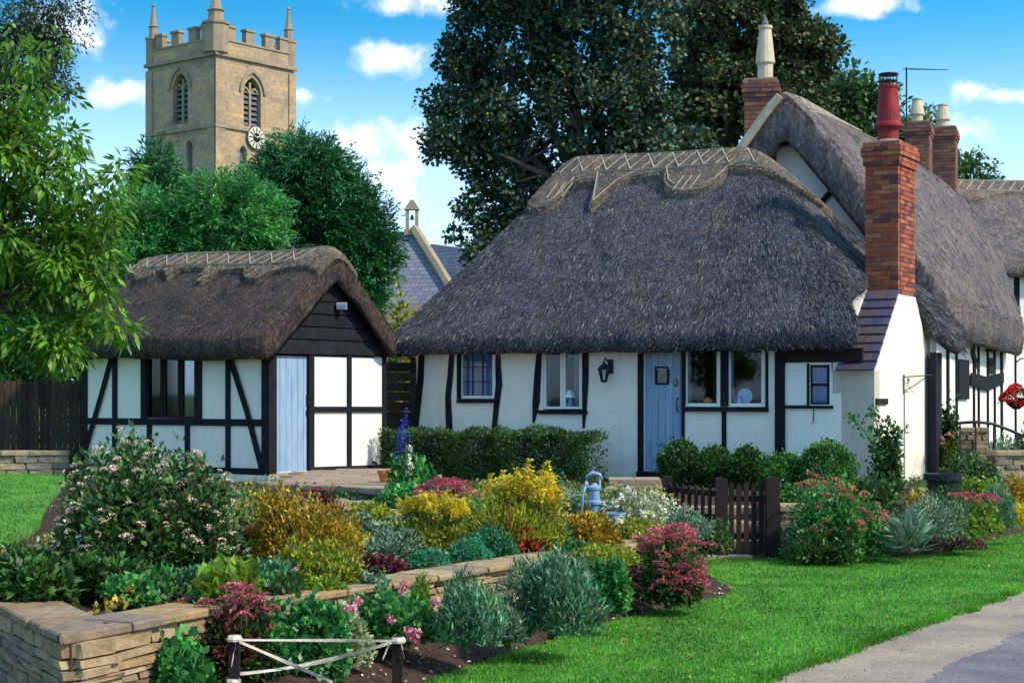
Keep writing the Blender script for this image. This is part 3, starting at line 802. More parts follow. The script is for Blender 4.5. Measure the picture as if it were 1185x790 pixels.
def resample(poly, step):
    out = []; n = len(poly)
    for i in range(n):
        a = np.array(poly[i], float); b = np.array(poly[(i + 1) % n], float)
        k = max(1, int(np.linalg.norm(b - a) / step))
        out += [a + (b - a) * j / k for j in range(k)]
    return out
def round_poly(poly, r):
    out = []; n = len(poly)
    for i in range(n):
        p, a, b = (np.array(poly[j % n], float) for j in (i, i - 1, i + 1))
        da = np.linalg.norm(a - p); db = np.linalg.norm(b - p)
        ra = min(r, da * .45); rb = min(r, db * .45)
        s = p + (a - p) / da * ra; e = p + (b - p) / db * rb
        for t in (0, .25, .5, .75, 1): out.append((1 - t) ** 2 * s + 2 * t * (1 - t) * p + t * t * e)
    return out
def smin(vals, k):
    v = np.array(vals); return -k * math.log(np.sum(np.exp(-(v - v.min()) / k))) + v.min()
def thatch(fr, poly, t0, t1, vr, h, thick, mat, parent, rings=26, step=.14, name='thatch', under=.55, wob=.022):
    """closed thatch body: rings from the eave outline up to the ridge line; returns top samples"""
    P = resample(round_poly(poly, .30), step)
    T = [np.array([min(max(p[0], t0), t1), vr]) for p in P]
    n = len(P); vs = []
    def ring(t, dz, jitter=True):
        for p, q in zip(P, T):
            a = p + (q - p) * t
            z = h(a[0], a[1]) + dz
            if jitter:
                z += wob * noise.noise(Vector((a[0] * 2.3, a[1] * 2.3, 3))) * 2 + .03 * noise.noise(Vector((a[0] * .8, a[1] * .8, 9)))
            vs.append(fr.P(a[0], a[1], z))
    def dist(t, k):   # eave rings at fixed offset inward
        for p, q in zip(P, T):
            L = np.linalg.norm(q - p); a = p + (q - p) * (t / max(L, .5))
            b = h(p[0], p[1])
            z = (h(a[0], a[1]) if k[1] else b) + k[0] + .02 * noise.noise(Vector((p[0] * 3, p[1] * 3, 1)))
            vs.append(fr.P(a[0], a[1], z))
    dist(under * 1.6, (-thick - .02, 1)); dist(under, (-thick, 1)); dist(.10, (-thick - .02, 0)); dist(.02, (-thick + .04, 0)); dist(-.03, (-thick * .55, 0)); dist(-.01, (-.09, 0))
    nr = 6
    for i in range(rings):
        ring((i / (rings)) ** 1.0 * .985 + .012, 0); nr += 1
    ring(1.0, 0); nr += 1
    fs = []
    for r in range(nr - 1):
        for i in range(n):
            fs.append((r * n + i, r * n + (i + 1) % n, (r + 1) * n + (i + 1) % n, (r + 1) * n + i))
    o = link_mesh(name, vs, fs, mat, parent, smooth=True)
    return o, P, T
def straw(fr, P, T, h, n, mat, parent, L=.16, W=.016, top=1.0, eave=.25, thick=.3, view=None):
    """loose reed ends over the coat and a fringe along the eave"""
    n1 = int(n * (1 - eave)); k = len(P)
    A = np.array(P); B = np.array(T)
    i = rng.integers(0, k, n1); f = rng.random(n1); j = (i + 1) % k
    p = A[i] * (1 - f)[:, None] + A[j] * f[:, None]; q = B[i] * (1 - f)[:, None] + B[j] * f[:, None]
    t = (1 - np.sqrt(1 - rng.random(n1) * .98)) * top
    a = p + (q - p) * t[:, None]
    e = .05
    z = np.array([h(x, y) for x, y in a]); dn = unit(p - q + 1e-6)
    zd = np.array([h(x, y) for x, y in a + dn * e])
    W3 = lambda a2, zz: np.stack([fr.o[0] + a2[:, 0] * fr.U[0] + a2[:, 1] * fr.N[0], fr.o[1] + a2[:, 0] * fr.U[1] + a2[:, 1] * fr.N[1], zz], 1)
    X0 = W3(a, z + .008); X1 = W3(a + dn * e, zd + .008)
    D = unit(X1 - X0) + rng.normal(size=(n1, 3)) * .09 + np.array([0, 0, .05])
    m = n - n1
    i = rng.integers(0, k, m); f = rng.random(m); j = (i + 1) % k
    p = A[i] * (1 - f)[:, None] + A[j] * f[:, None]; q = B[i] * (1 - f)[:, None] + B[j] * f[:, None]
    dn2 = unit(p - q + 1e-6)
    z = np.array([h(x, y) for x, y in p]) - rng.random(m) * thick
    X2 = W3(p - dn2 * .03, z + .02); X3 = W3(p + dn2, z - .9)
    D2 = unit(X3 - X2) + rng.normal(size=(m, 3)) * .2
    leafmesh('reed_ends', np.concatenate([X0, X2]), np.concatenate([D, D2]), L * rng.uniform(.5, 1.2, n), W, mat, parent, fold=.1, kind='stuff')
def ridge_cap(fr, us, vlo, vhi, h, lift, mat, parent, name='ridge_cap', vr=0):
    """a proud block ridge with cut edges: from v = vlo(u) in front to vhi(u) behind"""
    nv = 26; vs = []
    for u in us:
        for j in range(nv + 1):
            v = vlo(u) + (vhi(u) - vlo(u)) * j / nv
            up = lift if 0 < j < nv else lift * .8
            vs.append(fr.P(u, v, h(u, v) + up + .012 * noise.noise(Vector((u * 5, v * 5, 2)))))
    b = len(vs); m = nv + 1
    for u in us:
        for j in range(nv + 1):
            v = vlo(u) + (vhi(u) - vlo(u)) * j / nv
            vs.append(fr.P(u, v, h(u, v) - .06))
    nu = len(us); fs = []
    for i in range(nu - 1):
        for j in range(nv):
            a = i * m + j
            fs.append((a, a + 1, a + m + 1, a + m)); fs.append((b + a, b + a + m, b + a + m + 1, b + a + 1))
        for j in (0, nv):
            a = i * m + j; fs.append((a, a + m, b + a + m, b + a))
    for j in range(nv):
        for i in (0, nu - 1):
            a = i * m + j; fs.append((a, a + 1, b + a + 1, b + a))
    return link_mesh(name, vs, fs, mat, parent, smooth=False)
rod_mb = MB().box(-.5, .5, -.5, .5, -.5, .5)
_r = rod_mb.build('rod_source', M['spar'], None, loc=(0, 0, 0)); ROD = _r.data; bpy.data.objects.remove(_r); ROD.name = 'spar'
def rod(name, a, b, w, parent, mesh=None):
    a = Vector(a); b = Vector(b); d = b - a
    o = place(name, mesh or ROD, (a + b) / 2, parent, d.to_track_quat('X', 'Z').to_euler(), (d.length, w, w))
    return o
def spars(fr, u0, u1, va, vb, du, h, lift, parent, w=.019):
    w = min(w, .026); du *= 1.1
    """crossed hazel spars stitched between two ledger rods"""
    W = lambda u, v: fr.P(u, v, h(u, v) + lift)
    k = int((u1 - u0) / du)
    for i in range(k):
        a = u0 + i * du
        rod('spar', W(a, va), W(a + du, vb), w, parent)
        if i % 2 == 1: rod('spar', W(a + du, va), W(a, vb), w * .9, parent)
    for v in (va - .02, vb + .02):
        pts = np.linspace(u0 - .1, u1 + .1, max(3, int((u1 - u0) / .5)))
        for p, q in zip(pts[:-1], pts[1:]): rod('ledger_rod', W(p, v), W(q, v), w * .9, parent)

# stone, brick meshes to share (unit size)
def chunk(name, mat, bev, jit, seed):
    bm = bmesh.new(); bmesh.ops.create_cube(bm, size=1)
    r = random.Random(seed)
    bmesh.ops.bevel(bm, geom=bm.edges[:], offset=bev * .6, segments=1, affect='EDGES')
    for v in bm.verts: v.co += Vector((r.uniform(-1, 1) * jit, r.uniform(-1, 1) * jit, r.uniform(-1, 1) * jit))
    me = bpy.data.meshes.new(name); bm.to_mesh(me); bm.free(); me.materials.append(mat)
    return me
STONES = [chunk('stone', M['stone'], .09, .06, i) for i in range(8)]
STONES_G = [chunk('stone', M['stone_grey'], .09, .06, 20 + i) for i in range(6)]
BRICK = chunk('brick', M['brick'], .03, .008, 3)
BRICK_O = chunk('brick', M['brick_old'], .03, .008, 4)
TILE = chunk('tile', M['slate'], .02, .015, 5)
SLAB = [chunk('slab', M['paving'], .03, .012, 40 + i) for i in range(4)]

# ------------------------------------------------------------------ main cottage
A0 = (-1.727, 29.7)
FW = Frm(A0, (.8686, -.4959))                    # front wall: u rightwards, v into the house
UB = 8.47
EW = Frm(FW.P(UB, 0, 0), FW.N)                   # end wall, lit by the sun
ZB, ZE = .62, 3.0
cot = root('thatched_cottage', 'low white thatched cottage with pale blue door and brick chimney stack', 'cottage', FW.P(UB / 2, 0, .55))
def h_cot(u, v):
    hr = 3.0 + (8.9 - u) * .96 
    hf = 3.0 + (v + .45) * 1.10
    hb = 3.0 + (5.65 - v) * 1.10
    hl = 3.0 + (u + .42) * 1.52
    return smin([hf, hb, hl, hr], .16) + .03 * math.exp(-((v - 2.6) / .5) ** 2) + (.05 + .04 * math.sin(u * 1.1)) * math.exp(-((v - 2.6) / .6) ** 2)
EAVE = [(-.42, -.45), (8.42, -.45), (8.08, -.05), (7.97, .4), (7.95, 1.25), (7.95, 2.3), (8.3, 2.55), (8.9, 2.9), (8.9, 4.0), (7.6, 5.65), (-.42, 5.65)]
th, P_, T_ = thatch(FW, EAVE, 1.95, 5.5, 2.6, h_cot, .30, M['thatch'], cot)
straw(FW, P_, T_, h_cot, 60000, M['straw'], cot, L=.15, W=.010, eave=.14)
# scalloped ridge
_sc = [(1.2, .40), (1.8, .62), (2.2, .56), (2.62, .50), (2.66, .98), (2.72, 1.0), (2.95, .70), (3.3, .52), (3.9, .46), (5.2, .46), (5.7, .50), (6.2, .46), (6.6, .28), (6.9, .06)]
def capv(u):
    v = interp_poly(_sc, u)
    for c, hw, dp in ((1.62, .42, .98), (4.55, .60, .84)):      # rounded scallops
        if abs(u - c) < hw: v = max(v, .44 + (dp - .44) * math.sqrt(1 - ((u - c) / hw) ** 2) ** .8)
    return v
us = np.linspace(1.25, 6.9, 220)
cap = ridge_cap(FW, us, lambda u: 2.6 - capv(u), lambda u: 2.6 + capv(u) * .9, h_cot, .12, M['thatch_ridge'], cot)
for sg in (-1,):
    MB().tube([FW.P(u, 2.6 + sg * (capv(u) - .03), h_cot(u, 2.6 + sg * (capv(u) - .03)) + .105) for u in np.linspace(1.3, 6.88, 130)], .026, 6).build('ridge_border', M['thatch_ridge'], cot, smooth=True)
spars(FW, 1.75, 5.9, 2.22, 2.50, .22, h_cot, .13, cot, .022)
def curved_rods(pts, lift=.128, w=.020):
    for (a, b), (c, d) in zip(pts[:-1], pts[1:]):
        rod('ledger_rod', FW.P(a, b, h_cot(a, b) + lift), FW.P(c, d, h_cot(c, d) + lift), w, cot)
curved_rods([(u, 2.6 - capv(u) + .10) for u in np.linspace(1.5, 6.5, 34)])
for c in (1.9, 4.45):
    for i in range(3):
        a = c - .2 + i * .16
        rod('spar', FW.P(a, 1.80, h_cot(a, 1.80) + .13), FW.P(a + .1, 2.04, h_cot(a + .1, 2.04) + .13), .018, cot)
def cap_straw(fr, u0, u1, vf, vr, h, lift, n, par, L=.09):
    """cut straw ends showing on a block ridge"""
    us_ = rng.uniform(u0, u1, n); f = rng.random(n) ** .8
    ext = np.array([vf(u) for u in us_]); v = vr - ext * f
    P = np.array([fr.P(a, b, h(a, b) + lift) for a, b in zip(us_, v)]); Q = np.array([fr.P(a, b - .05, h(a, b - .05) + lift) for a, b in zip(us_, v)])
    D = unit(Q - P) + rng.normal(size=(n, 3)) * .14 + [0, 0, .05]
    leafmesh('ridge_straw', P, D, L * rng.uniform(.5, 1.2, n), .011, M['straw_ridge'], par, fold=.1, kind='stuff')
cap_straw(FW, 1.3, 6.8, capv, 2.6, h_cot, .115, 9000, cot)
# front wall with its openings
def zc(px, py): return FW.z(px, py)
holes = [rect(FW, 530, 407, 573, 464), rect(FW, 628, 407, 673, 475), rect(FW, 745, 404, 788, 547), rect(FW, 792, 404, 833, 470), rect(FW, 842, 404, 884, 470), rect(FW, 937, 422, 960, 468)]
ztop = 3.02
for hh in holes[:5]:
    top = max(p[1] for p in hh)
    for i in (2, 3): hh[i] = (hh[i][0], 2.94)
wall_poly('front_wall', FW, [(0, .3), (FW.u(906), .3), (FW.u(906), ztop), (0, ztop)], holes[:5], .28, M['plaster'], cot)
wall_poly('front_wall', FW, [(FW.u(906) + .002, .3), (UB, .3), (UB, 2.36), (FW.u(962), 2.36), (FW.u(962), ztop - .1), (FW.u(906) + .002, ztop - .1)], [holes[5]], .28, M['paintbrick'], cot)
mb = MB()
mb.fbox(FW, 0, .28, .28, 5.2, .3, ztop); mb.build('end_wall', M['plaster'], cot)
mb = MB(); mb.fbox(FW, .28, 7.9, 4.95, 5.2, .3, ztop); mb.build('back_wall', M['plaster'], cot)
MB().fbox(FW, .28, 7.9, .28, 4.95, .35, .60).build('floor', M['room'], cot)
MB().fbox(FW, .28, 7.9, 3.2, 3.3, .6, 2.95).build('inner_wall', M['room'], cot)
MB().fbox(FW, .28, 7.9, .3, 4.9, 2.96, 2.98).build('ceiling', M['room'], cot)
# painted brick courses on the right-hand piece of front wall (real joints)
def timber(pts, w, v0=-.025, v1=.05, name='timber', mat='timber', fr=FW, par=None):
    return MB().strip(fr, pts, w, v0, v1).build(name, M[mat], par or cot)
timber([(488, 402), (486, 440), (482, 480), (478, 520), (477, 548)], [6, 7, 6, 6, 6])
timber([(523, 402), (521, 430), (518, 460), (519, 485), (521, 520), (521, 545)], [5, 6, 6, 7, 6, 6])
timber([(575.5, 402), (576, 425), (577, 445), (574, 470), (571, 500), (571, 545)], [5, 6, 7, 6, 5, 5])
timber([(624, 402), (622, 430), (620, 465), (617, 489)], [5, 7, 8, 2])
timber([(677, 402), (677, 440), (676, 470), (675, 495)], [7, 7, 5, 2])
timber([(741, 400), (741, 552)], 6.5)
timber([(790, 400), (790, 530), (790, 550)], 3.5)
timber([(837.5, 400), (837.5, 470)], 8)
timber([(837.5, 476), (837.5, 550)], 5)
timber([(887, 400), (887, 472)], 3)
timber([(902, 400), (902, 560)], 11, v0=-.05)
MB().pbox(FW, 907.5, 403, 998, 419, -.03, .05).build('beam', M['timber_brown'], cot)
MB().pbox(FW, 736, 546, 790, 552, -.09, .06).build('threshold', M['timber'], cot)
# windows of the front wall
def sash(x0, y0, x1, y1, cols, rows, mat, glassmat='glass', v=.04, fw=3.0, bw=1.0, bars=None, curtain=None, group=None, par=cot, fr=FW, name='window', curv=.14):
    fr0 = MB()
    fr0.pbox(fr, x0, y0, x0 + fw, y1, v, v + .05); fr0.pbox(fr, x1 - fw, y0, x1, y1, v, v + .05)
    fr0.pbox(fr, x0 + fw, y1 - fw, x1 - fw, y1, v, v + .05); fr0.pbox(fr, x0 + fw, y0, x1 - fw, y0 + fw, v, v + .05)
    w = fr0.build(name, M[mat], par)
    bm_ = bars or mat
    W, H = (x1 - x0 - 2 * fw) / cols, (y1 - y0 - 2 * fw) / rows
    for i in range(1, cols): MB().pbox(fr, x0 + fw + i * W - bw / 2, y0 + fw, x0 + fw + i * W + bw / 2, y1 - fw, v + .01, v + .04).build('glazing_bar', M[bm_], w)
    for j in range(1, rows): MB().pbox(fr, x0 + fw, y0 + fw + j * H - bw / 2, x1 - fw, y0 + fw + j * H + bw / 2, v + .012, v + .038).build('glazing_bar', M[bm_], w)
    for i in range(cols):
        for j in range(rows):
            MB().pbox(fr, x0 + fw + i * W + bw / 2, y0 + fw + j * H + bw / 2, x0 + fw + (i + 1) * W - bw / 2, y0 + fw + (j + 1) * H - bw / 2, v + .022, v + .028).build('pane', M['glass'], w)
    if curtain:
        for (cx0, cx1, cm) in curtain:
            n = 14; vs = []; fs = []
            ua, ub = fr.u(cx0, v + curv), fr.u(cx1, v + curv); zt, zb_ = fr.z((cx0 + cx1) / 2, y0 + 1, v + curv), fr.z((cx0 + cx1) / 2, y1 - fw, v + curv)
            for i in range(n + 1):
                for zz_ in (zb_, zt): vs.append(fr.P(ua + (ub - ua) * i / n, v + curv + (.02 if i % 2 else -.012), zz_))
            fs = [(2 * i, 2 * i + 2, 2 * i + 3, 2 * i + 1) for i in range(n)]
            link_mesh('curtain', vs, fs, M[cm], w)
    return w
sash(532, 405, 573, 461, 3, 3, 'white', curtain=[(533, 573, 'curtain_blue')], bars='metal_dark', fw=3.2, bw=1.3)
MB().pbox(FW, 528, 462, 575, 466, -.06, .05).build('window_sill', M['timber'], cot)
MB().pbox(FW, 528.5, 402, 532, 461.5, -.012, .05).build('timber', M['timber'], cot)
sash(629, 405, 651, 473, 1, 1, 'white', fw=2.8, curtain=[(631, 637, 'curtain')])
sash(651.5, 405, 673, 473, 1, 1, 'white', fw=2.8, curtain=[(665, 673, 'curtain')])
MB().pbox(FW, 622, 474.5, 678, 479, -.06, .05).build('window_sill', M['timber'], cot)
sash(792, 402, 833, 470, 1, 1, 'white', fw=3.6, curtain=[(825, 832, 'curtain_brown')])
sash(842, 402, 884.5, 470, 1, 1, 'white', fw=3.6, curtain=[(877, 884, 'curtain_brown')])
MB().pbox(FW, 789, 470.5, 888, 476, -.07, .05).build('window_sill', M['timber'], cot)
sash(936, 421, 961, 469, 1, 2, 'timber', fw=2.8, bw=3, curtain=[(939, 958, 'curtain_blue')], curv=.1)
MB().pbox(FW, 908.5, 422, 935, 468, -.012, .02).build('panel', M['white'], cot)
MB().pbox(FW, 933.5, 420.5, 936.4, 469, -.02, .05).build('timber', M['timber'], cot)
MB().pbox(FW, 908.5, 469, 963, 472.5, -.05, .05).build('window_sill', M['timber'], cot)
mb = MB(); k0 = FW.P(FW.u(942), -.02, FW.z(942, 473)); k1 = FW.P(FW.u(942), -.03, FW.z(942, 488)); k2 = FW.P(FW.u(940.5), -.05, FW.z(942, 491))
mb.tube([k0, k1, k2], .008, 6); mb.build('hook', M['metal_dark'], cot)
# things standing on the sills
def wat(px, py, v): return np.array(FW.P(FW.u(px, v), v, FW.z(px, py, v)))
b = wat(660, 470, .12); lampo = root('table_lamp', 'small cream table lamp on the window sill of the white two-light casement', 'lamp', b)
MB().lathe(b, [(.055, 0), (.06, .03), (.035, .08), (.03, .12), (.012, .14), (.012, .17)]).build('lamp_base', M['china'], lampo, smooth=True)
MB().lathe(b + [0, 0, .15], [(.095, 0), (.05, .13), (.052, .13), (.097, 0.003)]).build('lamp_shade', M['white'], lampo)
b = wat(860, 468, .12); pl = root('plate', 'blue and white china plate propped on edge inside the right cottage window', 'plate', b)
mb = MB(); vs = []
for k in range(20):
    a = 2 * math.pi * k / 20
    for r_, dd in ((.13, 0), (.09, .015)):
        vs.append(FW.P(FW.u(862, .12) + r_ * math.cos(a), .12 + dd, b[2] + .135 + r_ * math.sin(a)))
fs = [(2 * k, 2 * ((k + 1) % 20), 2 * ((k + 1) % 20) + 1, 2 * k + 1) for k in range(20)]
link_mesh('rim', vs, fs + [tuple(2 * k for k in range(20))], M['white'], pl)
link_mesh('dish', [np.array(v) - np.array([FW.N[0], FW.N[1], 0]) * .004 for v in vs[1::2]], [tuple(range(20))], M['china'], pl)
b = wat(856, 468, .10); jg = root('jug', 'small blue jug beside the propped plate in the right cottage window', 'jug', b)
MB().lathe(b, [(.035, 0), (.055, .04), (.05, .08), (.03, .11), (.038, .14)]).build('jug_body', M['china'], jg, smooth=True)
MB().tube([b + [-.045, 0, .03], b + [-.085, 0, .06], b + [-.08, 0, .10], b + [-.035, 0, .11]], .009, 6).build('handle', M['china'], jg)
b = wat(820, 468, .12); bw = root('bowl', 'low brown bowl on the sill of the window beside the blue door', 'bowl', b)
MB().lathe(b, [(.04, 0), (.09, .05), (.10, .08), (.085, .08), (.03, .03)]).build('bowl_body', M['terracotta'], bw, smooth=True)
MB().lathe(b + [0, 0, .06], [(.08, 0), (.06, .05), (.02, .07)]).build('fruit', M['terracotta'], bw, smooth=True)
# blue door
u0, u1 = FW.u(745.5, .05), FW.u(787.5, .05); z0, z1 = FW.z(765, 546, .05), 2.93
dr = MB().fbox(FW, u0, u1, .075, .10, z0, z1).build('door', M['door'], cot)
wx0, wx1 = FW.u(760, .05), FW.u(772, .05); wz0, wz1 = FW.z(766, 443, .05), FW.z(766, 426, .05)
n = 5
for i in range(n):
    a = u0 + (u1 - u0) * i / n; b_ = u0 + (u1 - u0) * (i + 1) / n - .008
    if b_ > wx0 and a < wx1:
        MB().fbox(FW, a, b_, .05, .075, z0, wz0).build('plank', M['door'], dr)
        MB().fbox(FW, a, b_, .05, .075, wz1, z1).build('plank', M['door'], dr)
    else: MB().fbox(FW, a, b_, .05, .075, z0, z1).build('plank', M['door'], dr)
mb = MB()
for a, b_, c, d in ((wx0 - .03, wx1 + .03, wz0 - .03, wz0), (wx0 - .03, wx1 + .03, wz1, wz1 + .03), (wx0 - .03, wx0, wz0, wz1), (wx1, wx1 + .03, wz0, wz1)): mb.fbox(FW, a, b_, .038, .074, c, d)
mb.build('door_window_frame', M['timber'], dr)
MB().fbox(FW, wx0, wx1, .060, .066, wz0, wz1).build('pane', M['glass'], dr)
MB().fbox(FW, wx0, wx1, .067, .0745, wz0, wz1).build('window_lining', M['curtain_brown'], dr)
hx = FW.u(784, .04)
MB().tube([FW.P(hx, .05, 1.92), FW.P(hx + .01, .0, 1.90), FW.P(hx, -.01, 1.82), FW.P(hx + .01, .0, 1.72), FW.P(hx, .05, 1.70)], .013, 6).build('handle', M['metal_dark'], dr)
MB().lathe(FW.P(FW.u(782.5, .05), .03, 2.12), [(.02, 0), (.035, .03), (.03, .08), (.015, .12)], 10).build('knocker', M['brass'], dr)
for zz_ in (1.15, 2.4): MB().fbox(FW, u0 + .01, u0 + .5, .040, .049, zz_, zz_ + .04).build('strap_hinge', M['door'], dr)
# chimney breast: end wall, shoulders, tiles, brick stack
SV0, SV1 = 1.29, 2.23
brst = [(-.0, .45), (3.18, .45), (3.18, 2.52), (SV1 + .02, 3.61), (SV0 - .02, 3.61), (0, 2.33)]
W0 = .53
def bpt(v, du, z): return FW.P(UB - du, v, z)
vs = [bpt(v, 0, z) for v, z in brst] + [bpt(v, W0, z) for v, z in brst]; n = len(brst)
tri = tessellate_polygon([[Vector((a, b, 0)) for a, b in brst]])
link_mesh('chimney_breast', vs, [tuple(t) for t in tri] + [tuple(n + i for i in reversed(t)) for t in tri] + [(i, (i + 1) % n, n + (i + 1) % n, n + i) for i in range(n)], M['cream'], cot)
# white plaster shoulder left of the tiles
vs = [bpt(-.0, W0 - .02, 2.36), bpt(SV0, W0 - .02, 3.66), bpt(SV0, W0 + .02, 3.66), bpt(-.0, W0 + .02, 2.36)]
MB().hexa([FW.P(7.80, -.0, 2.0), FW.P(7.955, -.0, 2.0), FW.P(7.955, SV0, 3.2), FW.P(7.80, SV0, 3.2), FW.P(7.80, -.0, 2.50), FW.P(7.955, -.0, 2.50), FW.P(7.955, SV0, 3.80), FW.P(7.80, SV0, 3.80)]).build('plaster_shoulder', M['plaster'], cot)
# tiled shoulder: overlapping courses up the front slope
rows = 9
for i in range(rows):
    f0, f1 = i / rows, (i + 1) / rows
    v0, v1 = -.09 + (SV0 + .05) * f0, -.09 + (SV0 + .05) * f1
    za, zb_ = 2.30 + (3.60 - 2.30) * f0 + .03, 2.30 + (3.60 - 2.30) * f1 + .03
    nt = 3; off = (i % 2) * .5
    wid = .62 - .10 * f0
    for j in range(nt + (1 if off else 0)):
        a = UB + .03 - (j - off) * wid / nt; b_ = a - wid / nt + .006
        a = min(a, UB + .03); b_ = max(b_, UB + .03 - wid)
        if a - b_ < .03: continue
        ctr = FW.P((a + b_) / 2, (v0 + v1) / 2 - .02, (za + zb_) / 2 + .035)
        o = place('tile', TILE, ctr, cot)
        sl = math.atan2(zb_ - za, v1 - v0) - .13
        Rz = Matrix(((FW.U[0], FW.N[0], 0), (FW.U[1], FW.N[1], 0), (0, 0, 1))).to_4x4()
        o.rotation_euler = (Rz @ Matrix.Rotation(sl, 4, 'X')).to_euler()
        o.scale = (a - b_, math.hypot(zb_ - za, v1 - v0) * 1.22, .028)
# stack core and bricks
ZS0, ZS1 = 3.60, 6.10
SU0, SU1 = UB - .56, UB
MB().fbox(FW, SU0 + .015, SU1 - .015, SV0 + .015, SV1 - .015, ZS0 - 1.0, ZS1).build('mortar_core', M['mortar'], cot)
Rz = Matrix(((FW.U[0], FW.N[0], 0), (FW.U[1], FW.N[1], 0), (0, 0, 1))).to_euler()
CH = .078
def brick_course(par, fr, u0, u1, v0, v1, z, i, mesh, rz, L=.225, ch=CH, back=False, out=0.0):
    """one course on the two faces the camera sees: v = v0 and u = u1 (and the others if back)"""
    rnd_ = random.Random(int(z * 1000))
    def run(length, fn, rot, off):
        k = max(1, round(length / L)); w = length / k; x = -w * off
        while x < length - .01:
            a, b_ = max(0, x), min(length, x + w)
            if b_ - a > .04:
                p, r_ = fn((a + b_) / 2)
                e = (rz[0], rz[1], rz[2] + rot)
                place('brick', mesh, p, par, e, (b_ - a - .010, .10, ch - .012))
            x += w
    run(u1 - u0, lambda t: (np.array(fr.P(u0 + t, v0 + .046 - out + rnd_.uniform(-.003, .003), z)), 0), 0, .5 * (i % 2))
    run(v1 - v0 - .10, lambda t: (np.array(fr.P(u1 - .046 + out, v0 + .10 + t, z)), 0), math.pi / 2, .5 * ((i + 1) % 2))
nz_ = int((ZS1 - ZS0) / CH)
for i in range(nz_):
    out = 0.0
    if i >= nz_ - 5: out = .03
    if i >= nz_ - 3: out = .06
    if i == nz_ - 1: out = .035
    brick_course(cot, FW, SU0 - out, SU1 + out, SV0 - out, SV1 + out, ZS0 + CH * (i + .5), i, BRICK, Rz)
MB().fbox(FW, SU0 - .02, SU1 + .02, SV0 - .02, SV1 + .02, ZS0 + nz_ * CH - .35, ZS0 + nz_ * CH + .006).build('stack_cap', M['mortar'], cot)
zt = ZS0 + nz_ * CH
mb = MB(); cc = FW.P((SU0 + SU1) / 2, (SV0 + SV1) / 2 - .1, zt)
MB().lathe(cc, [(.26, -.01), (.22, .06), (.17, .08)], 16).build('flaunching', M['mortar'], cot)
MB().lathe(np.array(cc) + [0, 0, .03], [(.16, 0), (.165, .20), (.24, .26), (.235, .30), (.20, .34), (.15, .88), (.165, .90), (.165, .94), (.14, .95), (.13, .80)], 20).build('chimney_pot', M['pot_red'], cot, smooth=False)
mb = MB()
for k in range(8):
    a = k * math.pi / 4; mb.tube([np.array(cc) + [.145 * math.cos(a), .145 * math.sin(a), .96], np.array(cc) + [.145 * math.cos(a), .145 * math.sin(a), 1.16]], .008, 5)
mb.lathe(np.array(cc) + [0, 0, 1.14], [(.15, 0), (.165, .01), (.165, .03), (.0, .05)], 16)
mb.lathe(np.array(cc) + [0, 0, 1.04], [(.152, 0), (.152, .015), (.14, .015)], 16)
mb.build('pot_guard', M['metal_dark'], cot)
# bracket, pipe and vent on the end wall
def ew(px, py, d=-.03): return np.array(EW.P(EW.u(px, d), d, EW.z(px, py, d)))
mb = MB()
mb.tube([ew(1046, 433), ew(1046, 456)], .014, 6); mb.tube([ew(1046, 436), ew(1078, 434, -.30)], .011, 6); mb.tube([ew(1047, 452), ew(1058, 446, -.1), ew(1072, 436, -.28)], .009, 6)
c = ew(1051, 441, -.08)
mb.tube([c + np.array([EW.U[0] * .06 * math.cos(a) * (1 - a / 14), EW.U[1] * .06 * math.cos(a) * (1 - a / 14), .06 * math.sin(a) * (1 - a / 14)]) for a in np.linspace(0, 9, 18)], .007, 5)
br_ = mb.build('iron_bracket', M['metal_dark'], None); tag(br_, 'empty wrought iron hanging bracket fixed to the sunlit chimney wall', 'bracket')
MB().tube([ew(1046.5, 456, -.02), ew(1046.5, 500, -.02), ew(1046.5, 552, -.02)], .009, 6).build('cable_pipe', M['metal_dark'], cot)
MB().pbox(EW, 1015, 461, 1028, 468, -.03, .01).build('vent', M['timber_brown'], cot)
# wall lantern
b = np.array(FW.P(FW.u(699, -.16), -.16, FW.z(699, 441, -.16)))
lt = root('wall_lantern', 'black iron lantern on a curled arm on the white wall left of the blue door', 'lantern', b)
mb = MB()
for k in range(6):
    a = k * math.pi / 3; mb.tube([b + [.05 * math.cos(a), .05 * math.sin(a), .02], b + [.095 * math.cos(a), .095 * math.sin(a), .20]], .008, 4)
mb.lathe(b, [(.035, -.02), (.055, 0), (.052, .025)], 6); mb.build('lantern_frame', M['metal_dark'], lt)
MB().lathe(b + [0, 0, .20], [(.115, -.005), (.10, .02), (.05, .08), (.02, .10), (.012, .14)], 6).build('lantern_roof', M['metal_dark'], lt)
MB().lathe(b, [(.045, .02), (.085, .195)], 6).build('lantern_glass', M['glass'], lt)
w1 = np.array(FW.P(FW.u(707), -.01, FW.z(707, 424)))
MB().tube([b + [0, 0, .34], b + [.03, .05, .40], (b + w1) / 2 + [0, 0, .22], w1 + [0, 0, .02]], .012, 6).build('bracket_arm', M['metal_dark'], lt)
MB().fbox(FW, FW.u(704), FW.u(710), -.02, .0, w1[2] - .12, w1[2] + .12).build('back_plate', M['metal_dark'], lt)
# plinth stones under the chimney wall
for i in range(22):
    row = i // 8; u_ = .55 + (i % 8) * .36 + (row % 2) * .16
    if u_ > 3.3: continue
    o = place('stone', STONES[i % 8], EW.P(u_, -.03, .40 + row * -.1), cot, (0, 0, math.atan2(EW.U[1], EW.U[0])), (.33, .26, .09))

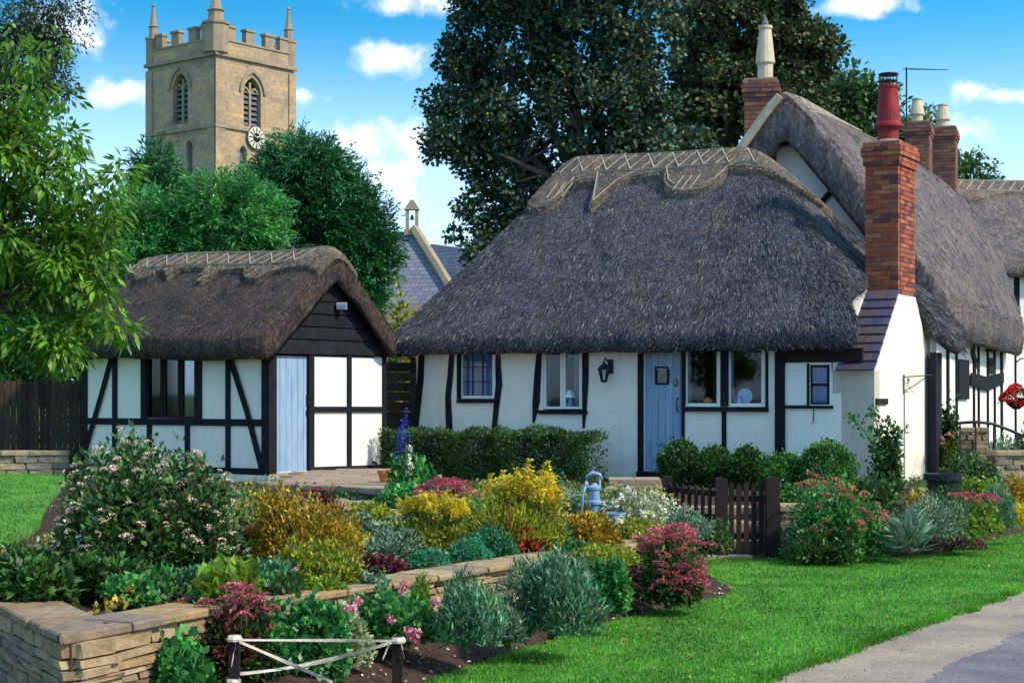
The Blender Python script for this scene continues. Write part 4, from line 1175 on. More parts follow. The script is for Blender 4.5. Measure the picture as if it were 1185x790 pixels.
# ------------------------------------------------------------------ shed
C0 = np.array([-3.927, 26.6])
SL = 4.63
SF = Frm(C0 + SL * np.array([-.805, .593]), (.805, -.593))     # long wall, u rightwards, ends at u = SL
GF = Frm(C0, (.593, .805))                                      # gable wall
SWD = 2.885
shed = root('timber_framed_shed', 'small thatched half-timbered outhouse with a blue plank door in its gable end', 'shed', SF.P(SL / 2, 0, .6))
zsb, zst = .70, 2.72
def h_shed(u, v):
    hf = 2.92 + (v + .42) * .86; hb = 3.02 + (3.02 - v) * .92; hl = 2.92 + (u + .55) * 2.7
    z = smin([hf, hb, hl, 4.60], .12)
    x = max(0, 1 - (SL + .24 - u) / .35)
    return z - .15 * x * x + (.04 * math.sin(u * 1.3))
SEAVE = [(-.55, -.42), (SL + .24, -.40), (SL + .24, 3.02), (-.55, 3.02)]
o, P_, T_ = thatch(SF, SEAVE, .12, SL + .1, 1.38, h_shed, .34, M['thatch_shed'], shed, rings=18)
straw(SF, P_, T_, h_shed, 26000, M['straw_brown'], shed, L=.085, W=.009, eave=.25, thick=.34)
_s2 = [(-.1, .35), (.3, .42), (.5, .62), (.8, .58), (1.0, .42), (1.1, .46), (1.3, .60), (1.5, .42), (2.1, .40), (2.25, .72), (2.3, .72), (2.5, .46), (3.1, .42), (3.3, .62), (3.6, .66), (3.9, .5), (4.3, .46), (4.96, .5)]
ridge_cap(SF, np.linspace(-.1, SL + .23, 100), lambda u: 1.38 - interp_poly(_s2, u), lambda u: 1.38 + interp_poly(_s2, u), h_shed, .12, M['thatch_ridge'], shed)
spars(SF, .0, SL + .1, 1.0, 1.24, .24, h_shed, .13, shed)
cap_straw(SF, .0, SL + .2, lambda u: interp_poly(_s2, u), 1.38, h_shed, .115, 5500, shed)
# long wall
wh = rect(SF, 169, 414, 228, 484)
for i in (2, 3): wh[i] = (wh[i][0], 2.60)
wall_poly('plaster_wall', SF, [(0, zsb - .02), (SL, zsb - .02), (SL, zst + .1), (0, zst + .1)], [wh], .14, M['plaster'], shed)
gz = 2.70
wall_poly('plaster_wall', GF, [(0.145, zsb + .0), (SWD, zsb), (SWD, gz - .08), (.145, gz - .08)], [rect(GF, 317, 405, 358, 545)[:0] or [(GF.u(317), .715), (GF.u(358.5), .715), (GF.u(358.5), 2.62), (GF.u(317), 2.62)]], .14, M['white'], shed)
MB().fbox(SF, 0, .14, .15, SWD, zsb, zst).build('end_wall', M['plaster'], shed)
MB().fbox(SF, .14, SL - .16, SWD - .14, SWD, zsb, zst).build('back_wall', M['plaster'], shed)
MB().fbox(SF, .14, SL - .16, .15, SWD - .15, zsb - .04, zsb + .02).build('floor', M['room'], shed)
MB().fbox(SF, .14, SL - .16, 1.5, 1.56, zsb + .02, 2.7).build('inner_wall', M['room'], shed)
def st(pts, w, v0=-.03, v1=.03, fr=SF, **k): return timber(pts, w, v0, v1, fr=fr, par=shed, **k)
st([(97.5, 411), (97.5, 545)], 5)
st([(97, 487), (310, 489)], 5, -.034)
st([(97, 541), (310, 547)], 6, -.034)
st([(132, 411), (132, 505), (132, 541)], 5)
st([(129, 411), (117, 455), (98, 520)], 4.5, -.045, -.0305)
st([(165.5, 409), (165.5, 487)], 6)
st([(230, 409), (230, 487)], 5)
st([(263, 409), (263, 487)], 5); st([(263, 491), (263, 545)], 5)
for x in (172, 216): st([(x, 491), (x, 542)], 5)
st([(265, 412), (285, 475), (303, 545)], 5.5, -.045, -.0305)
MB().fbox(SF, SL - .15, SL + .025, -.04, .14, zsb - .02, 2.72).build('corner_post', M['timber'], shed)
# shed window: three lights of dark frames
for a, b_ in ((169, 188), (189, 208), (209, 227)):
    sash(a, 411, b_, 484, 1, 1, 'timber_brown', fw=2.2, v=.02, curtain=[(a + 2, a + 9, 'curtain' if a != 189 else 'curtain_brown')], par=shed, fr=SF, curv=.12)
# gable timbers
def gt(pts, w, v0=-.03, v1=.03, **k): return timber(pts, w, v0, v1, fr=GF, par=shed, **k)
gt([(361, 404), (361, 545)], 6); gt([(405, 405), (405, 541)], 4.5); gt([(445.5, 405), (445.5, 541)], 4)
gt([(364, 473.5), (444, 473.5)], 4.5, -.034)
gt([(358, 544), (447, 541)], 5, -.036)
gt([(312, 404.5), (447, 408)], 5.5, -.05)
# boards in the gable above the beam
zc0 = 2.66
apex = 4.22
nb = 7
for i in range(nb):
    za, zb_ = zc0 + .03 + i * .215, zc0 + .03 + (i + 1) * .215 - .012
    def half(z): return max(.08, 1.5 * (1 - (z - 2.6) / (apex - 2.45)))
    L0, R0 = max(.02, 1.42 - half(za)), min(SWD - .02, 1.42 + half(za)); L1, R1 = max(.02, 1.42 - half(zb_)), min(SWD - .02, 1.42 + half(zb_))
    if R1 - L1 < .15: continue
    MB().hexa([GF.P(L0, -.035, za), GF.P(R0, -.035, za), GF.P(R0, .02, za), GF.P(L0, .02, za), GF.P(L1, -.012, zb_), GF.P(R1, -.012, zb_), GF.P(R1, .02, zb_), GF.P(L1, .02, zb_)]).build('weatherboard', M['timber'], shed)
# blue door of planks
u0, u1 = GF.u(317, .03) + .005, GF.u(358, .03)
dr = MB().fbox(GF, u0, u1, .06, .085, .72, 2.615).build('door', M['door'], shed)
n = 6
for i in range(n):
    MB().fbox(GF, u0 + (u1 - u0) * i / n, u0 + (u1 - u0) * (i + 1) / n - .008, .03, .06, .72, 2.615).build('plank', M['door'], dr)
MB().tube([GF.P(u1 - .07, .03, 1.98), GF.P(u1 - .07, -.02, 1.94), GF.P(u1 - .07, -.02, 1.84), GF.P(u1 - .07, .03, 1.80)], .014, 6).build('handle', M['metal_dark'], dr)
MB().fbox(GF, u1 - .09, u1 - .05, .018, .0295, 1.62, 1.72).build('keyhole_plate', M['metal_dark'], dr)
# plinth
MB().fbox(SF, -.05, SL + .03, -.05, SWD, .42, zsb - .03).build('plinth', M['cream'], shed)
# flood lamp in gable
b = np.array(GF.P(GF.u(396, -.12), -.12, GF.z(396, 356, -.12)))
fl = root('floodlight', 'small grey floodlight under the thatched gable above the blue shed door', 'lamp', b)
MB().hexa([b + np.array(q) for q in [(-.09, -.04, -.03), (.09, -.04, -.03), (.07, .04, .0), (-.07, .04, .0), (-.09, -.06, .08), (.09, -.06, .08), (.07, .03, .09), (-.07, .03, .09)]]).build('lamp_housing', M['plastic_white'], fl)
MB().tube([b + [0, .02, .05], np.array(GF.P(GF.u(396, -.12), -.02, b[2] + .1))], .014, 6).build('lamp_arm', M['metal_dark'], fl)
MB().box(b[0] - .075, b[0] + .075, b[1] - .072, b[1] - .058, b[2] - .01, b[2] + .065).build('lamp_glass', M['glass'], fl)
# bent iron handle leaning on the plinth (boot scraper)
b = np.array(GF.P(GF.u(428, -.25), -.25, .62))
t2 = np.array(GF.P(GF.u(436, -.06), -.06, GF.z(436, 536, -.06)))
mb = MB().tube([b, b * .5 + t2 * .5, t2, t2 + [-.06, 0, .03], t2 + [-.10, 0, -.02]], .018, 8)
tag(mb.build('boot_scraper', M['metal_dark'], None, smooth=True), 'bent black iron boot scraper leaning at the foot of the shed gable', 'boot scraper')

# ------------------------------------------------------------------ big thatched house behind
DD = np.array([.42, .907]); QQ = np.array([.907, -.42])
BF = Frm((5.06, 30.77), DD)            # u = along the ridge (away), v = -Q (left of the ridge)
big = root('tall_thatched_house', 'tall timber-framed house with smooth sweeping thatch behind the low cottage', 'house', BF.P(3, 0, .5))
def h_big(u, v):
    q = -v
    d = min(max(u / 10, 0), 1)
    x = abs(q) / 3.02
    p = 1.12 + .75 * d
    z = 3.82 + 3.89 * (1 - min(x, 1.4) ** p) if q > 0 else 3.82 + 3.89 * (1 - x)
    z = smin([z, 7.72 - max(0, u - 9) * .18, 3.8 + (13.9 - u) * 2.6], .10)
    e = max(0, 1 - (u + .02) / .5)
    return z - .10 * e * e
BE = [(0, 3.02), (0, -3.05), (9.6, -3.1), (10.3, -2.8), (13.0, -1.0), (13.8, 0), (13.2, 3.02)]
o, P_, T_ = thatch(BF, BE, .35, 12.2, 0.0, h_big, .76, M['thatch_big'], big, rings=22, step=.2, wob=.03)
straw(BF, P_, T_, h_big, 15000, M['straw'], big, L=.12, W=.010, eave=.55, thick=.7)
_s3 = [(.0, .62), (.5, .75), (.9, .9), (1.2, .62), (2, .5), (2.8, .75), (3.2, .78), (3.6, .5), (5, .5), (5.5, .75), (6, .5), (12, .45)]
ridge_cap(BF, np.linspace(.0, 12, 110), lambda u: -interp_poly(_s3, u), lambda u: .5, h_big, .07, M['thatch_big'], big)
spars(BF, .3, 4.4, -.45, -.18, .26, h_big, .085, big, .03)
# cream fillet on the left verge
vs = []; 
mb = MB()
pth = [np.array(BF.P(-.06, v, h_big(0, v) + .02)) for v in np.linspace(.02, 1.6, 9)]
mb.tube(pth, .085, 6); mb.build('verge_fillet', M['pot_cream'], big)
# gable wall (faces the camera, left part)
GB = Frm(BF.P(.55, 2.75, 0), QQ)
gl = [(0, 2.4), (5.5, 2.4), (5.5, 3.45), (2.78, 7.3), (0, 3.45)]
wall_poly('gable_wall', GB, [(0, .4), (5.5, .4), (5.5, 3.3), (2.75, 7.0), (0, 3.3)], [], .2, M['plaster'], big)
MB().strip(GB, [(940, 246), (962, 221)], 6, -.05, -.0405).build('timber', M['timber'], big)
# long front wall in timber frame
BW = Frm(BF.P(.45, -2.66, 0), DD)
LB = 12.6
wall_poly('front_wall', BW, [(0, .3), (LB, .3), (LB, 3.5), (0, 3.5)], [], .2, M['plaster'], big)
MB().fbox(BF, 12.8, 13.0, -2.6, 2.7, .3, 4.2).build('end_wall', M['plaster'], big)
def bt(pts, w, v0=-.04, v1=.02, **k): return timber(pts, w, v0, v1, fr=BW, par=big, **k)
for (x, a, b_) in [(1098, 380, 520), (1108, 380, 520), (1128, 380, 520), (1133.5, 380, 520), (1144, 384, 520), (1152, 385, 520), (1160, 388, 520), (1176, 390, 520)]:
    bt([(x, a), (x + .5, b_)], 1.8 if x not in (1098, 1160) else 3)
bt([(1084, 384), (1092, 386)], 4)
bt([(1124, 438), (1142, 444), (1162, 437)], [4, 5, 4], -.06, -.0405)
bt([(1108, 400), (1118, 398)], 3, -.05, -.0405); bt([(1143, 402), (1154, 402)], 3, -.05, -.0405)
bt([(1126, 404), (1132, 425), (1133, 444)], 3, -.055, -.0405)
MB().pbox(BW, 1110, 416, 1122, 462, -.05, -.01).build('shutter', M['timber'], big)
MB().pbox(BW, 1145, 414, 1152, 432, -.05, -.01).build('window', M['timber'], big)
# porch post & dark side
MB().pbox(BW, 1083, 408, 1090, 548, -.5, -.4).build('porch_post', M['timber'], big)
# chimneys on this house
def brick_stack(name, label, c, w, d, z0, z1, rotU, mesh, pots, group=None, ch=.085, pieces=True, potmat='pot_cream', poth=1.0, potr=.17):
    fr = Frm((c[0], c[1]), rotU)
    r = root(name, label, 'chimney', (c[0], c[1], z0), group)
    MB().fbox(fr, -w / 2 + .02, w / 2 - .02, -d / 2 + .02, d / 2 - .02, z0, z1).build('mortar_core', M['mortar'], r)
    rz = Matrix(((fr.U[0], fr.N[0], 0), (fr.U[1], fr.N[1], 0), (0, 0, 1))).to_euler()
    n = int((z1 - z0) / ch)
    if pieces:
        for i in range(n):
            out = .05 if i in (n - 2, n - 3) else (.025 if i in (n - 1, n - 4) else 0)
            brick_course(r, fr, -w / 2 - out, w / 2 + out, -d / 2 - out, d / 2 + out, z0 + ch * (i + .5), i, mesh, rz, ch=ch)
    else:
        mb = MB()
        for i in range(n):
            out = .05 if i in (n - 2, n - 3) else (.025 if i in (n - 1, n - 4) else 0)
            for (a0, a1, b0, b1, ax) in ((-w / 2 - out, w / 2 + out, -d / 2 - out, -d / 2 - out + .1, 0), (w / 2 + out - .1, w / 2 + out, -d / 2 - out + .1, d / 2 + out, 1), (-w / 2 - out, -w / 2 - out + .1, -d / 2 - out + .1, d / 2 + out, 1)):
                Lh = (a1 - a0) if ax == 0 else (b1 - b0); k = max(1, round(Lh / .23)); s_ = Lh / k; x = -s_ * .5 * (i % 2)
                while x < Lh - .01:
                    p, q = max(0, x), min(Lh, x + s_)
                    if q - p > .03:
                        if ax == 0: mb.fbox(fr, a0 + p + .005, a0 + q - .005, b0, b1, z0 + ch * i + .006, z0 + ch * (i + 1) - .006)
                        else: mb.fbox(fr, a0, a1, b0 + p + .005, b0 + q - .005, z0 + ch * i + .006, z0 + ch * (i + 1) - .006)
                    x += s_
        mb.build('brickwork', M['brick_old'], r, kind='stuff')
    zt = z0 + n * ch
    MB().fbox(fr, -w / 2, w / 2, -d / 2, d / 2, zt - .02, zt + .03).build('flaunching', M['mortar'], r)
    for (du, dv) in pots:
        p = np.array(fr.P(du, dv, zt + .02))
        MB().lathe(p, [(potr * .9, 0), (potr * .9, poth * .28), (potr * 1.15, poth * .32), (potr * 1.12, poth * .38), (potr * .72, poth * .93), (potr * .85, poth * .95), (potr * .85, poth), (potr * .6, poth), (potr * .6, poth * .8)], 14).build('chimney_pot', M[potmat], r)
    return r, fr, zt
r_, _, zt_ = brick_stack('brick_chimney', 'old brick chimney with one tall cream pot behind the peak of the sweeping thatch', BF.P(.75, .62, 0)[:2], .62, .66, 6.3, 8.0, (1, -.2), BRICK_O, [(.08, -.05)], poth=1.05, potr=.165)
p = np.array(_.P(.08, -.05, zt_ + 1.06)); MB().lathe(p, [(.06, 0), (.07, .06), (.03, .16), (.0, .2)], 8).build('pot_finial', M['lead'], r_)
c = at(1063, 200, 43.0); brick_stack('brick_chimney', 'left one of the two matching brick chimneys standing behind the red pot', c[:2], .62, .9, 6.4, 9.05, (1, -.35), BRICK_O, [(-.02, -.2)], pieces=False, poth=.62, potr=.17, group='twin chimneys on the big roof')
c = at(1092.5, 200, 44.5); brick_stack('brick_chimney', 'right one of the two matching brick chimneys with white insulators on its side', c[:2], .66, .9, 6.0, 9.15, (1, -.35), BRICK_O, [(-.02, -.2)], pieces=False, poth=.62, potr=.18, group='twin chimneys on the big roof')
# TV aerial
b = at(1049, 150, 42.0); ae = root('television_aerial', 'thin television aerial on a mast behind the red chimney pot', 'aerial', b)
t_ = at(1049, 78, 42.0)
MB().tube([b, t_], .022, 6).build('mast', M['metal_dark'], ae)
MB().tube([t_ + [-.1, 0, -.05], at(1096, 81, 42)], .012, 5).build('boom', M['metal_dark'], ae)
mb = MB()
for i, x in enumerate(np.linspace(1054, 1095, 9)):
    q = at(x, 79.5 + i * .2, 42); mb.tube([q + [0, -.2, -.04], q + [0, .2, .04]], .008, 4)
mb.build('element', M['metal_dark'], ae)

# far thatched house at the right edge
FH = Frm(at(1120, 300, 46)[:2], (.98, .12))
far = root('far_thatched_house', 'distant thatched house with scalloped ridge at the right edge of the picture', 'house', FH.P(4, 0, .5))
def h_far(u, v): return smin([5.6 + (v + .4) * 1.0, 5.6 + (5.0 - v) * 1.0, 5.6 + (u + 3) * 1.4], .12)
o, P_, T_ = thatch(FH, [(-3, -.4), (10, -.4), (10, 5), (-3, 5)], -.8, 9.8, 2.3, h_far, .35, M['thatch_big'], far, rings=12, step=.3)
ridge_cap(FH, np.linspace(-.9, 9.5, 80), lambda u: 2.3 - .62 - .14 * math.sin(u * 2.2), lambda u: 2.9, h_far, .09, M['thatch_ridge'], far)
spars(FH, -.6, 4, 1.85, 2.15, .3, h_far, .10, far, .035)
wall_poly('front_wall', FH, [(-2.6, .3), (9.5, .3), (9.5, 5.4), (-2.6, 5.4)], [], .2, M['plaster'], far)
for u_ in (-2.5, 1.0, 1.35, 1.75, 2.3): MB().fbox(FH, u_, u_ + .16, -.03, .02, .4, 5.35).build('timber', M['timber'], far)
MB().fbox(FH, 1.9, 3.4, -.06, -.031, .4, 5.2).build('shutter', M['timber'], far)
MB().fbox(FH, -2.5, 9, -.05, -.0305, 3.0, 3.2).build('timber', M['timber'], far)

# ------------------------------------------------------------------ church
TX = np.array([-19.83, 110.0])
TW = 7.15
TL = Frm(TX - TW * np.array([.78, -.63]) , (.78, -.63))     # left face, ends at the near corner u = TW
TR = Frm(TX, (.63, .78))                                      # right face
tow = root('church_tower', 'square honey-stone church tower with battlements and corner pinnacles above the trees', 'church tower', (*TX, 0))
ZST = 24.75
def arch(cu, z0, zs, hw, k=7, point=1.25):
    """pointed opening: sill z0, springing zs, half width hw"""
    pts = [(cu - hw, z0), (cu + hw, z0)]
    for i in range(k + 1):
        t = i / k; a = t * math.pi / 3
        pts.append((cu - hw + 2 * hw * math.cos(a), zs + 2 * hw * math.sin(a) * .80))
    for i in range(k - 1, -1, -1):
        a = i / k * math.pi / 3
        pts.append((cu + hw - 2 * hw * math.cos(a), zs + 2 * hw * math.sin(a) * .80))
    return pts
def scale_arch(cu, z0, zs, hw, g): return arch(cu, z0 - g, zs, hw + g)
bel = {}
for fr, cx, key in ((TL, 208.5, 'l'), (TR, 292, 'r')):
    cu = fr.u(cx); zb_ = fr.z(cx, 143 if key == 'l' else 147); zs = fr.z(cx, 103 if key == 'l' else 108)
    bel[key] = (cu, zb_, zs, .78)
small = [(TL, 197, 168, 194), (TL, 219.5, 166, 206), (TR, 281, 172, 196)]
for fr, key in ((TL, 'l'), (TR, 'r')):
    holes_ = [arch(*bel[key])]
    for f2, x, ya, yb in small:
        if f2 is fr: holes_.append(arch(fr.u(x), fr.z(x, yb), fr.z(x, ya + 4), .30))
    wall_poly('tower_wall', fr, [(0, 0), (TW, 0), (TW, ZST), (0, ZST)], holes_, .55, M['tower'], tow, uv=True)
    cu, zb_, zs, hw = bel[key]
    # hood mould
    o_ = scale_arch(cu, zb_, zs, hw, .42)[2:]; i_ = scale_arch(cu, zb_, zs, hw, .22)[2:]
    MB().extr(fr, o_ + i_[::-1], -.14, .0).build('hood_mould', M['ashlar'], tow)
    # window: mullion, two lights with louvres
    w = MB().fbox(fr, cu - .09, cu + .09, .22, .40, zb_, zs + .75).build('window', M['ashlar'], tow)
    mb = MB(); mb.extr(fr, arch(cu, zb_, zs, hw)[:], .50, .53); mb.build('backing', M['timber'], w)
    for sgn in (-1, 1):
        c2 = cu + sgn * .40
        oo = arch(c2, zs - .02, zs, .31, 5)[2:]
        ii = arch(c2, zs - .02, zs, .22, 5)[2:]
        MB().extr(fr, oo + ii[::-1], .20, .38).build('tracery', M['ashlar'], w)
        for j in range(7):
            za = zb_ + .1 + j * (zs - zb_ + .25) / 7
            MB().hexa([fr.P(c2 - .27, .24, za), fr.P(c2 + .27, .24, za), fr.P(c2 + .27, .42, za + .2), fr.P(c2 - .27, .42, za + .2),
                       fr.P(c2 - .27, .24, za + .07), fr.P(c2 + .27, .24, za + .07), fr.P(c2 + .27, .42, za + .27), fr.P(c2 - .27, .42, za + .27)]).build('louvre', M['lead'], w)
for f2, x, ya, yb in small:
    c_ = f2.u(x); w = MB().extr(f2, arch(c_, f2.z(x, yb), f2.z(x, ya + 4), .29), .30, .34).build('window', M['lead'], tow)
    oo = arch(c_, f2.z(x, yb), f2.z(x, ya + 4), .42)[2:]; ii = arch(c_, f2.z(x, yb), f2.z(x, ya + 4), .32)[2:]
    MB().extr(f2, oo + ii[::-1], -.05, .0).build('hood_mould', M['ashlar'], w)
# back faces
TB1 = Frm(TL.P(0, TW, 0)[:2], (.78, -.63)); 
MB().fbox(TL, 0, .5, .56, TW, 0, ZST).build('tower_wall', M['ashlar'], tow)
MB().fbox(TL, .5, TW, TW - .5, TW, 0, ZST).build('tower_wall', M['ashlar'], tow)
MB().fbox(TL, .5, TW - .6, .6, TW - .6, ZST - .4, ZST - .1).build('tower_roof', M['lead'], tow)
# clasping buttress at near corner and outer corners
for fr, a, b_ in ((TL, TW - .75, TW + .10), (TR, -.10, .75), (TL, -.12, .55), (TR, TW - .55, TW + .12)):
    wall_poly('buttress', fr, [(a, 0), (b_, 0), (b_, ZST - .35), (a, ZST - .35)], [], .20, M['tower'], tow, v0=-.10, uv=True)
# string courses
for fr in (TL, TR):
    z2 = 2 + (455 - 145) * 110 / 1900
    MB().fbox(fr, -.2, TW + .2, -.2, .02, ZST - .1, ZST + .14).build('string_course', M['ashlar'], tow)
    MB().fbox(fr, -.14, TW + .14, -.15, .02, z2 - .1, z2 + .1).build('string_course', M['ashlar'], tow)
# parapet and merlons on four sides
PZ = ZST + .14
def merlon_mb(fr, a, b_, z0, z1):
    mb = MB(); mb.fbox(fr, a, b_, -.06, .36, z0, z1); mb.fbox(fr, a - .07, b_ + .07, -.14, .44, z1, z1 + .16); return mb
backL = Frm(TL.P(0, TW - .3, 0)[:2], TL.U); backR = Frm(TR.P(0, TW - .3, 0)[:2], TR.U)
for fr in (TL, TR, backL, backR):
    wall_poly('parapet', fr, [(.0, PZ), (TW, PZ), (TW, PZ + .85), (.0, PZ + .85)], [], .34, M['tower'], tow, v0=-.04, uv=True)
    MB().fbox(fr, 0, TW, -.12, .38, PZ + .85, PZ + .97).build('coping', M['ashlar'], tow)
    for a in (.95, 2.62, 4.50 - .1, 5.85 - .1):
        merlon_mb(fr, a, a + .78 if a not in (.95,) else a + .7, PZ + .97, PZ + 1.78).build('merlon', M['ashlar'], tow)
def pinnacle(c, r0, zt0, top, big_=1.0):
    mb = MB(); c = np.array(c)
    mb.lathe((c[0], c[1], PZ), [(r0, 0), (r0, zt0), (r0 * 1.12, zt0), (r0 * 1.12, zt0 + .16), (r0 * .62, zt0 + .22), (r0 * .58, zt0 + .9 * big_), (r0 * .74, zt0 + .95 * big_), (r0 * .5, zt0 + 1.05 * big_), (r0 * .16, top - .25), (r0 * .3, top - .2), (r0 * .22, top - .08), (.02, top)], 8)
    return mb
for c, r0, zt0, top in ((TL.P(TW - .38, .32, 0), .86, 1.9, 4.35), (TL.P(.25, .3, 0), .52, 1.7, 4.3), (TR.P(TW - .25, .3, 0), .52, 1.7, 4.3), (TL.P(.3, TW - .3, 0), .5, 1.7, 4.2)):
    pinnacle(c, r0, zt0, top).build('pinnacle', M['ashlar'], tow)
# clock on the right face
cu, czz = TR.u(294.5), TR.z(294.5, 160)
ck = root('clock', 'round white clock face with dark hands on the right side of the church tower', 'clock', TR.P(cu, -.1, czz - .8))
def disc(fr, cu, cz, r, v0, v1, n=28): return MB().extr(fr, [(cu + r * math.cos(2 * math.pi * k / n), cz + r * math.sin(2 * math.pi * k / n)) for k in range(n)], v0, v1)
disc(TR, cu, czz, .80, -.20, -.02).build('dial_rim', M['lead'], ck)
disc(TR, cu, czz, .74, -.225, -.201).build('dial', M['gold'], ck)
disc(TR, cu, czz, .34, -.232, -.226).build('dial_centre', M['timber'], ck)
for k in range(12):
    a = 2 * math.pi * k / 12
    p0 = TR.P(cu + .40 * math.sin(a), -.24, czz + .40 * math.cos(a)); p1 = TR.P(cu + .68 * math.sin(a), -.24, czz + .68 * math.cos(a))
    MB().tube([p0, p1], .045, 4).build('numeral', M['timber'], ck)
for a, L_ in ((math.radians(300), .42), (math.radians(65), .62)):
    MB().tube([TR.P(cu, -.26, czz), TR.P(cu + L_ * math.sin(a), -.26, czz + L_ * math.cos(a))], [.05, .02], 4).build('hand', M['gold'], ck)
# nave roof right of the dark conifer
NF = Frm(at(478, 300, 84)[:2], (.86, -.5))
nave = root('church_nave', 'slate-roofed church nave with stone gable coping and small bellcote behind the sheds', 'church', NF.P(0, 0, 0))
def uvroof(o, fr):
    l = o.data.uv_layers.new(name='UV'); org = ORG[o] if o.parent is None else ORG[o.parent]
    for lo in o.data.loops:
        co = o.data.vertices[lo.vertex_index].co; w_ = np.array(co) + org
        l.data[lo.index].uv = ((w_[:2] - fr.o) @ fr.U, w_[2] * 1.4)
pk = at(478, 268, 84); ev = at(520, 330, 82.0); zr = pk[2]
# left roof slope (front), ridge running left from the gable
def slab4(a, b_, c, d, th): 
    n_ = np.cross(np.array(b_) - a, np.array(d) - np.array(a)); n_ = n_ / np.linalg.norm(n_) * th
    return MB().hexa([np.array(a) - n_, np.array(b_) - n_, np.array(c) - n_, np.array(d) - n_, a, b_, c, d])
lft = np.array([-.86, .5]) * 9
R0, R1 = np.array([pk[0], pk[1], zr]), np.array([pk[0] + lft[0], pk[1] + lft[1] * .2, zr])
E0 = at(530, 352, 81); E1 = E0 + (R1 - R0)
o = slab4(E1, E0, R0, R1, .2).build('roof_slope', M['churchroof'], nave); uvroof(o, NF)
B0 = np.array([2 * R0[0] - E0[0], 2 * R0[1] - E0[1] + 2, E0[2]])
o = slab4(R1, R0, B0, B0 + (R1 - R0), .2).build('roof_slope', M['churchroof'], nave); uvroof(o, NF)
link_mesh('gable_wall', [E0, B0, R0, [E0[0], E0[1], 0], [B0[0], B0[1], 0]], [(0, 1, 2), (0, 1, 4, 3)], M['ashlar'], nave)
MB().hexa([[E1[0], E1[1], 0], [E0[0], E0[1], 0], [E0[0], E0[1] + .4, 0], [E1[0], E1[1] + .4, 0], E1, E0, E0 + [0, .4, 0], E1 + [0, .4, 0]]).build('nave_wall', M['ashlar'], nave)
MB().tube([E0 + [.1, -.1, .05], (E0 + R0) / 2 + [.1, -.1, .1], R0 + [.05, -.1, .15]], .26, 6).build('gable_coping', M['ashlar'], nave)
bc = R0 + np.array([-.05, 0, .1])
mb = MB(); mb.box(bc[0] - .32, bc[0] - .16, bc[1] - .2, bc[1] + .2, bc[2], bc[2] + 1.0).box(bc[0] + .16, bc[0] + .32, bc[1] - .2, bc[1] + .2, bc[2], bc[2] + 1.0)
mb.hexa([bc + np.array(q) for q in [(-.4, -.25, 1.0), (.4, -.25, 1.0), (.4, .25, 1.0), (-.4, .25, 1.0), (-.08, -.2, 1.5), (.08, -.2, 1.5), (.08, .2, 1.5), (-.08, .2, 1.5)]])
mb.box(bc[0] - .4, bc[0] + .4, bc[1] - .26, bc[1] + .26, bc[2] - .3, bc[2] + .0)
mb.build('bellcote', M['ashlar'], nave)
MB().lathe(bc + [0, 0, .5], [(.12, 0), (.09, .1), (.05, .25)], 8).build('bell', M['lead'], nave)
# chancel roof to the right, a little lower
a1, a2 = at(498, 282, 90), at(560, 290, 86); b1, b2 = at(512, 350, 86), at(580, 350, 82)
o = slab4(b1, b2, a2, a1, .2).build('chancel_roof', M['churchroof'], nave); uvroof(o, NF)
MB().hexa([[b1[0], b1[1], 0], [b2[0], b2[1], 0], [b2[0], b2[1] + .4, 0], [b1[0], b1[1] + .4, 0], b1, b2, b2 + [0, .4, 0], b1 + [0, .4, 0]]).build('chancel_wall', M['ashlar'], nave)

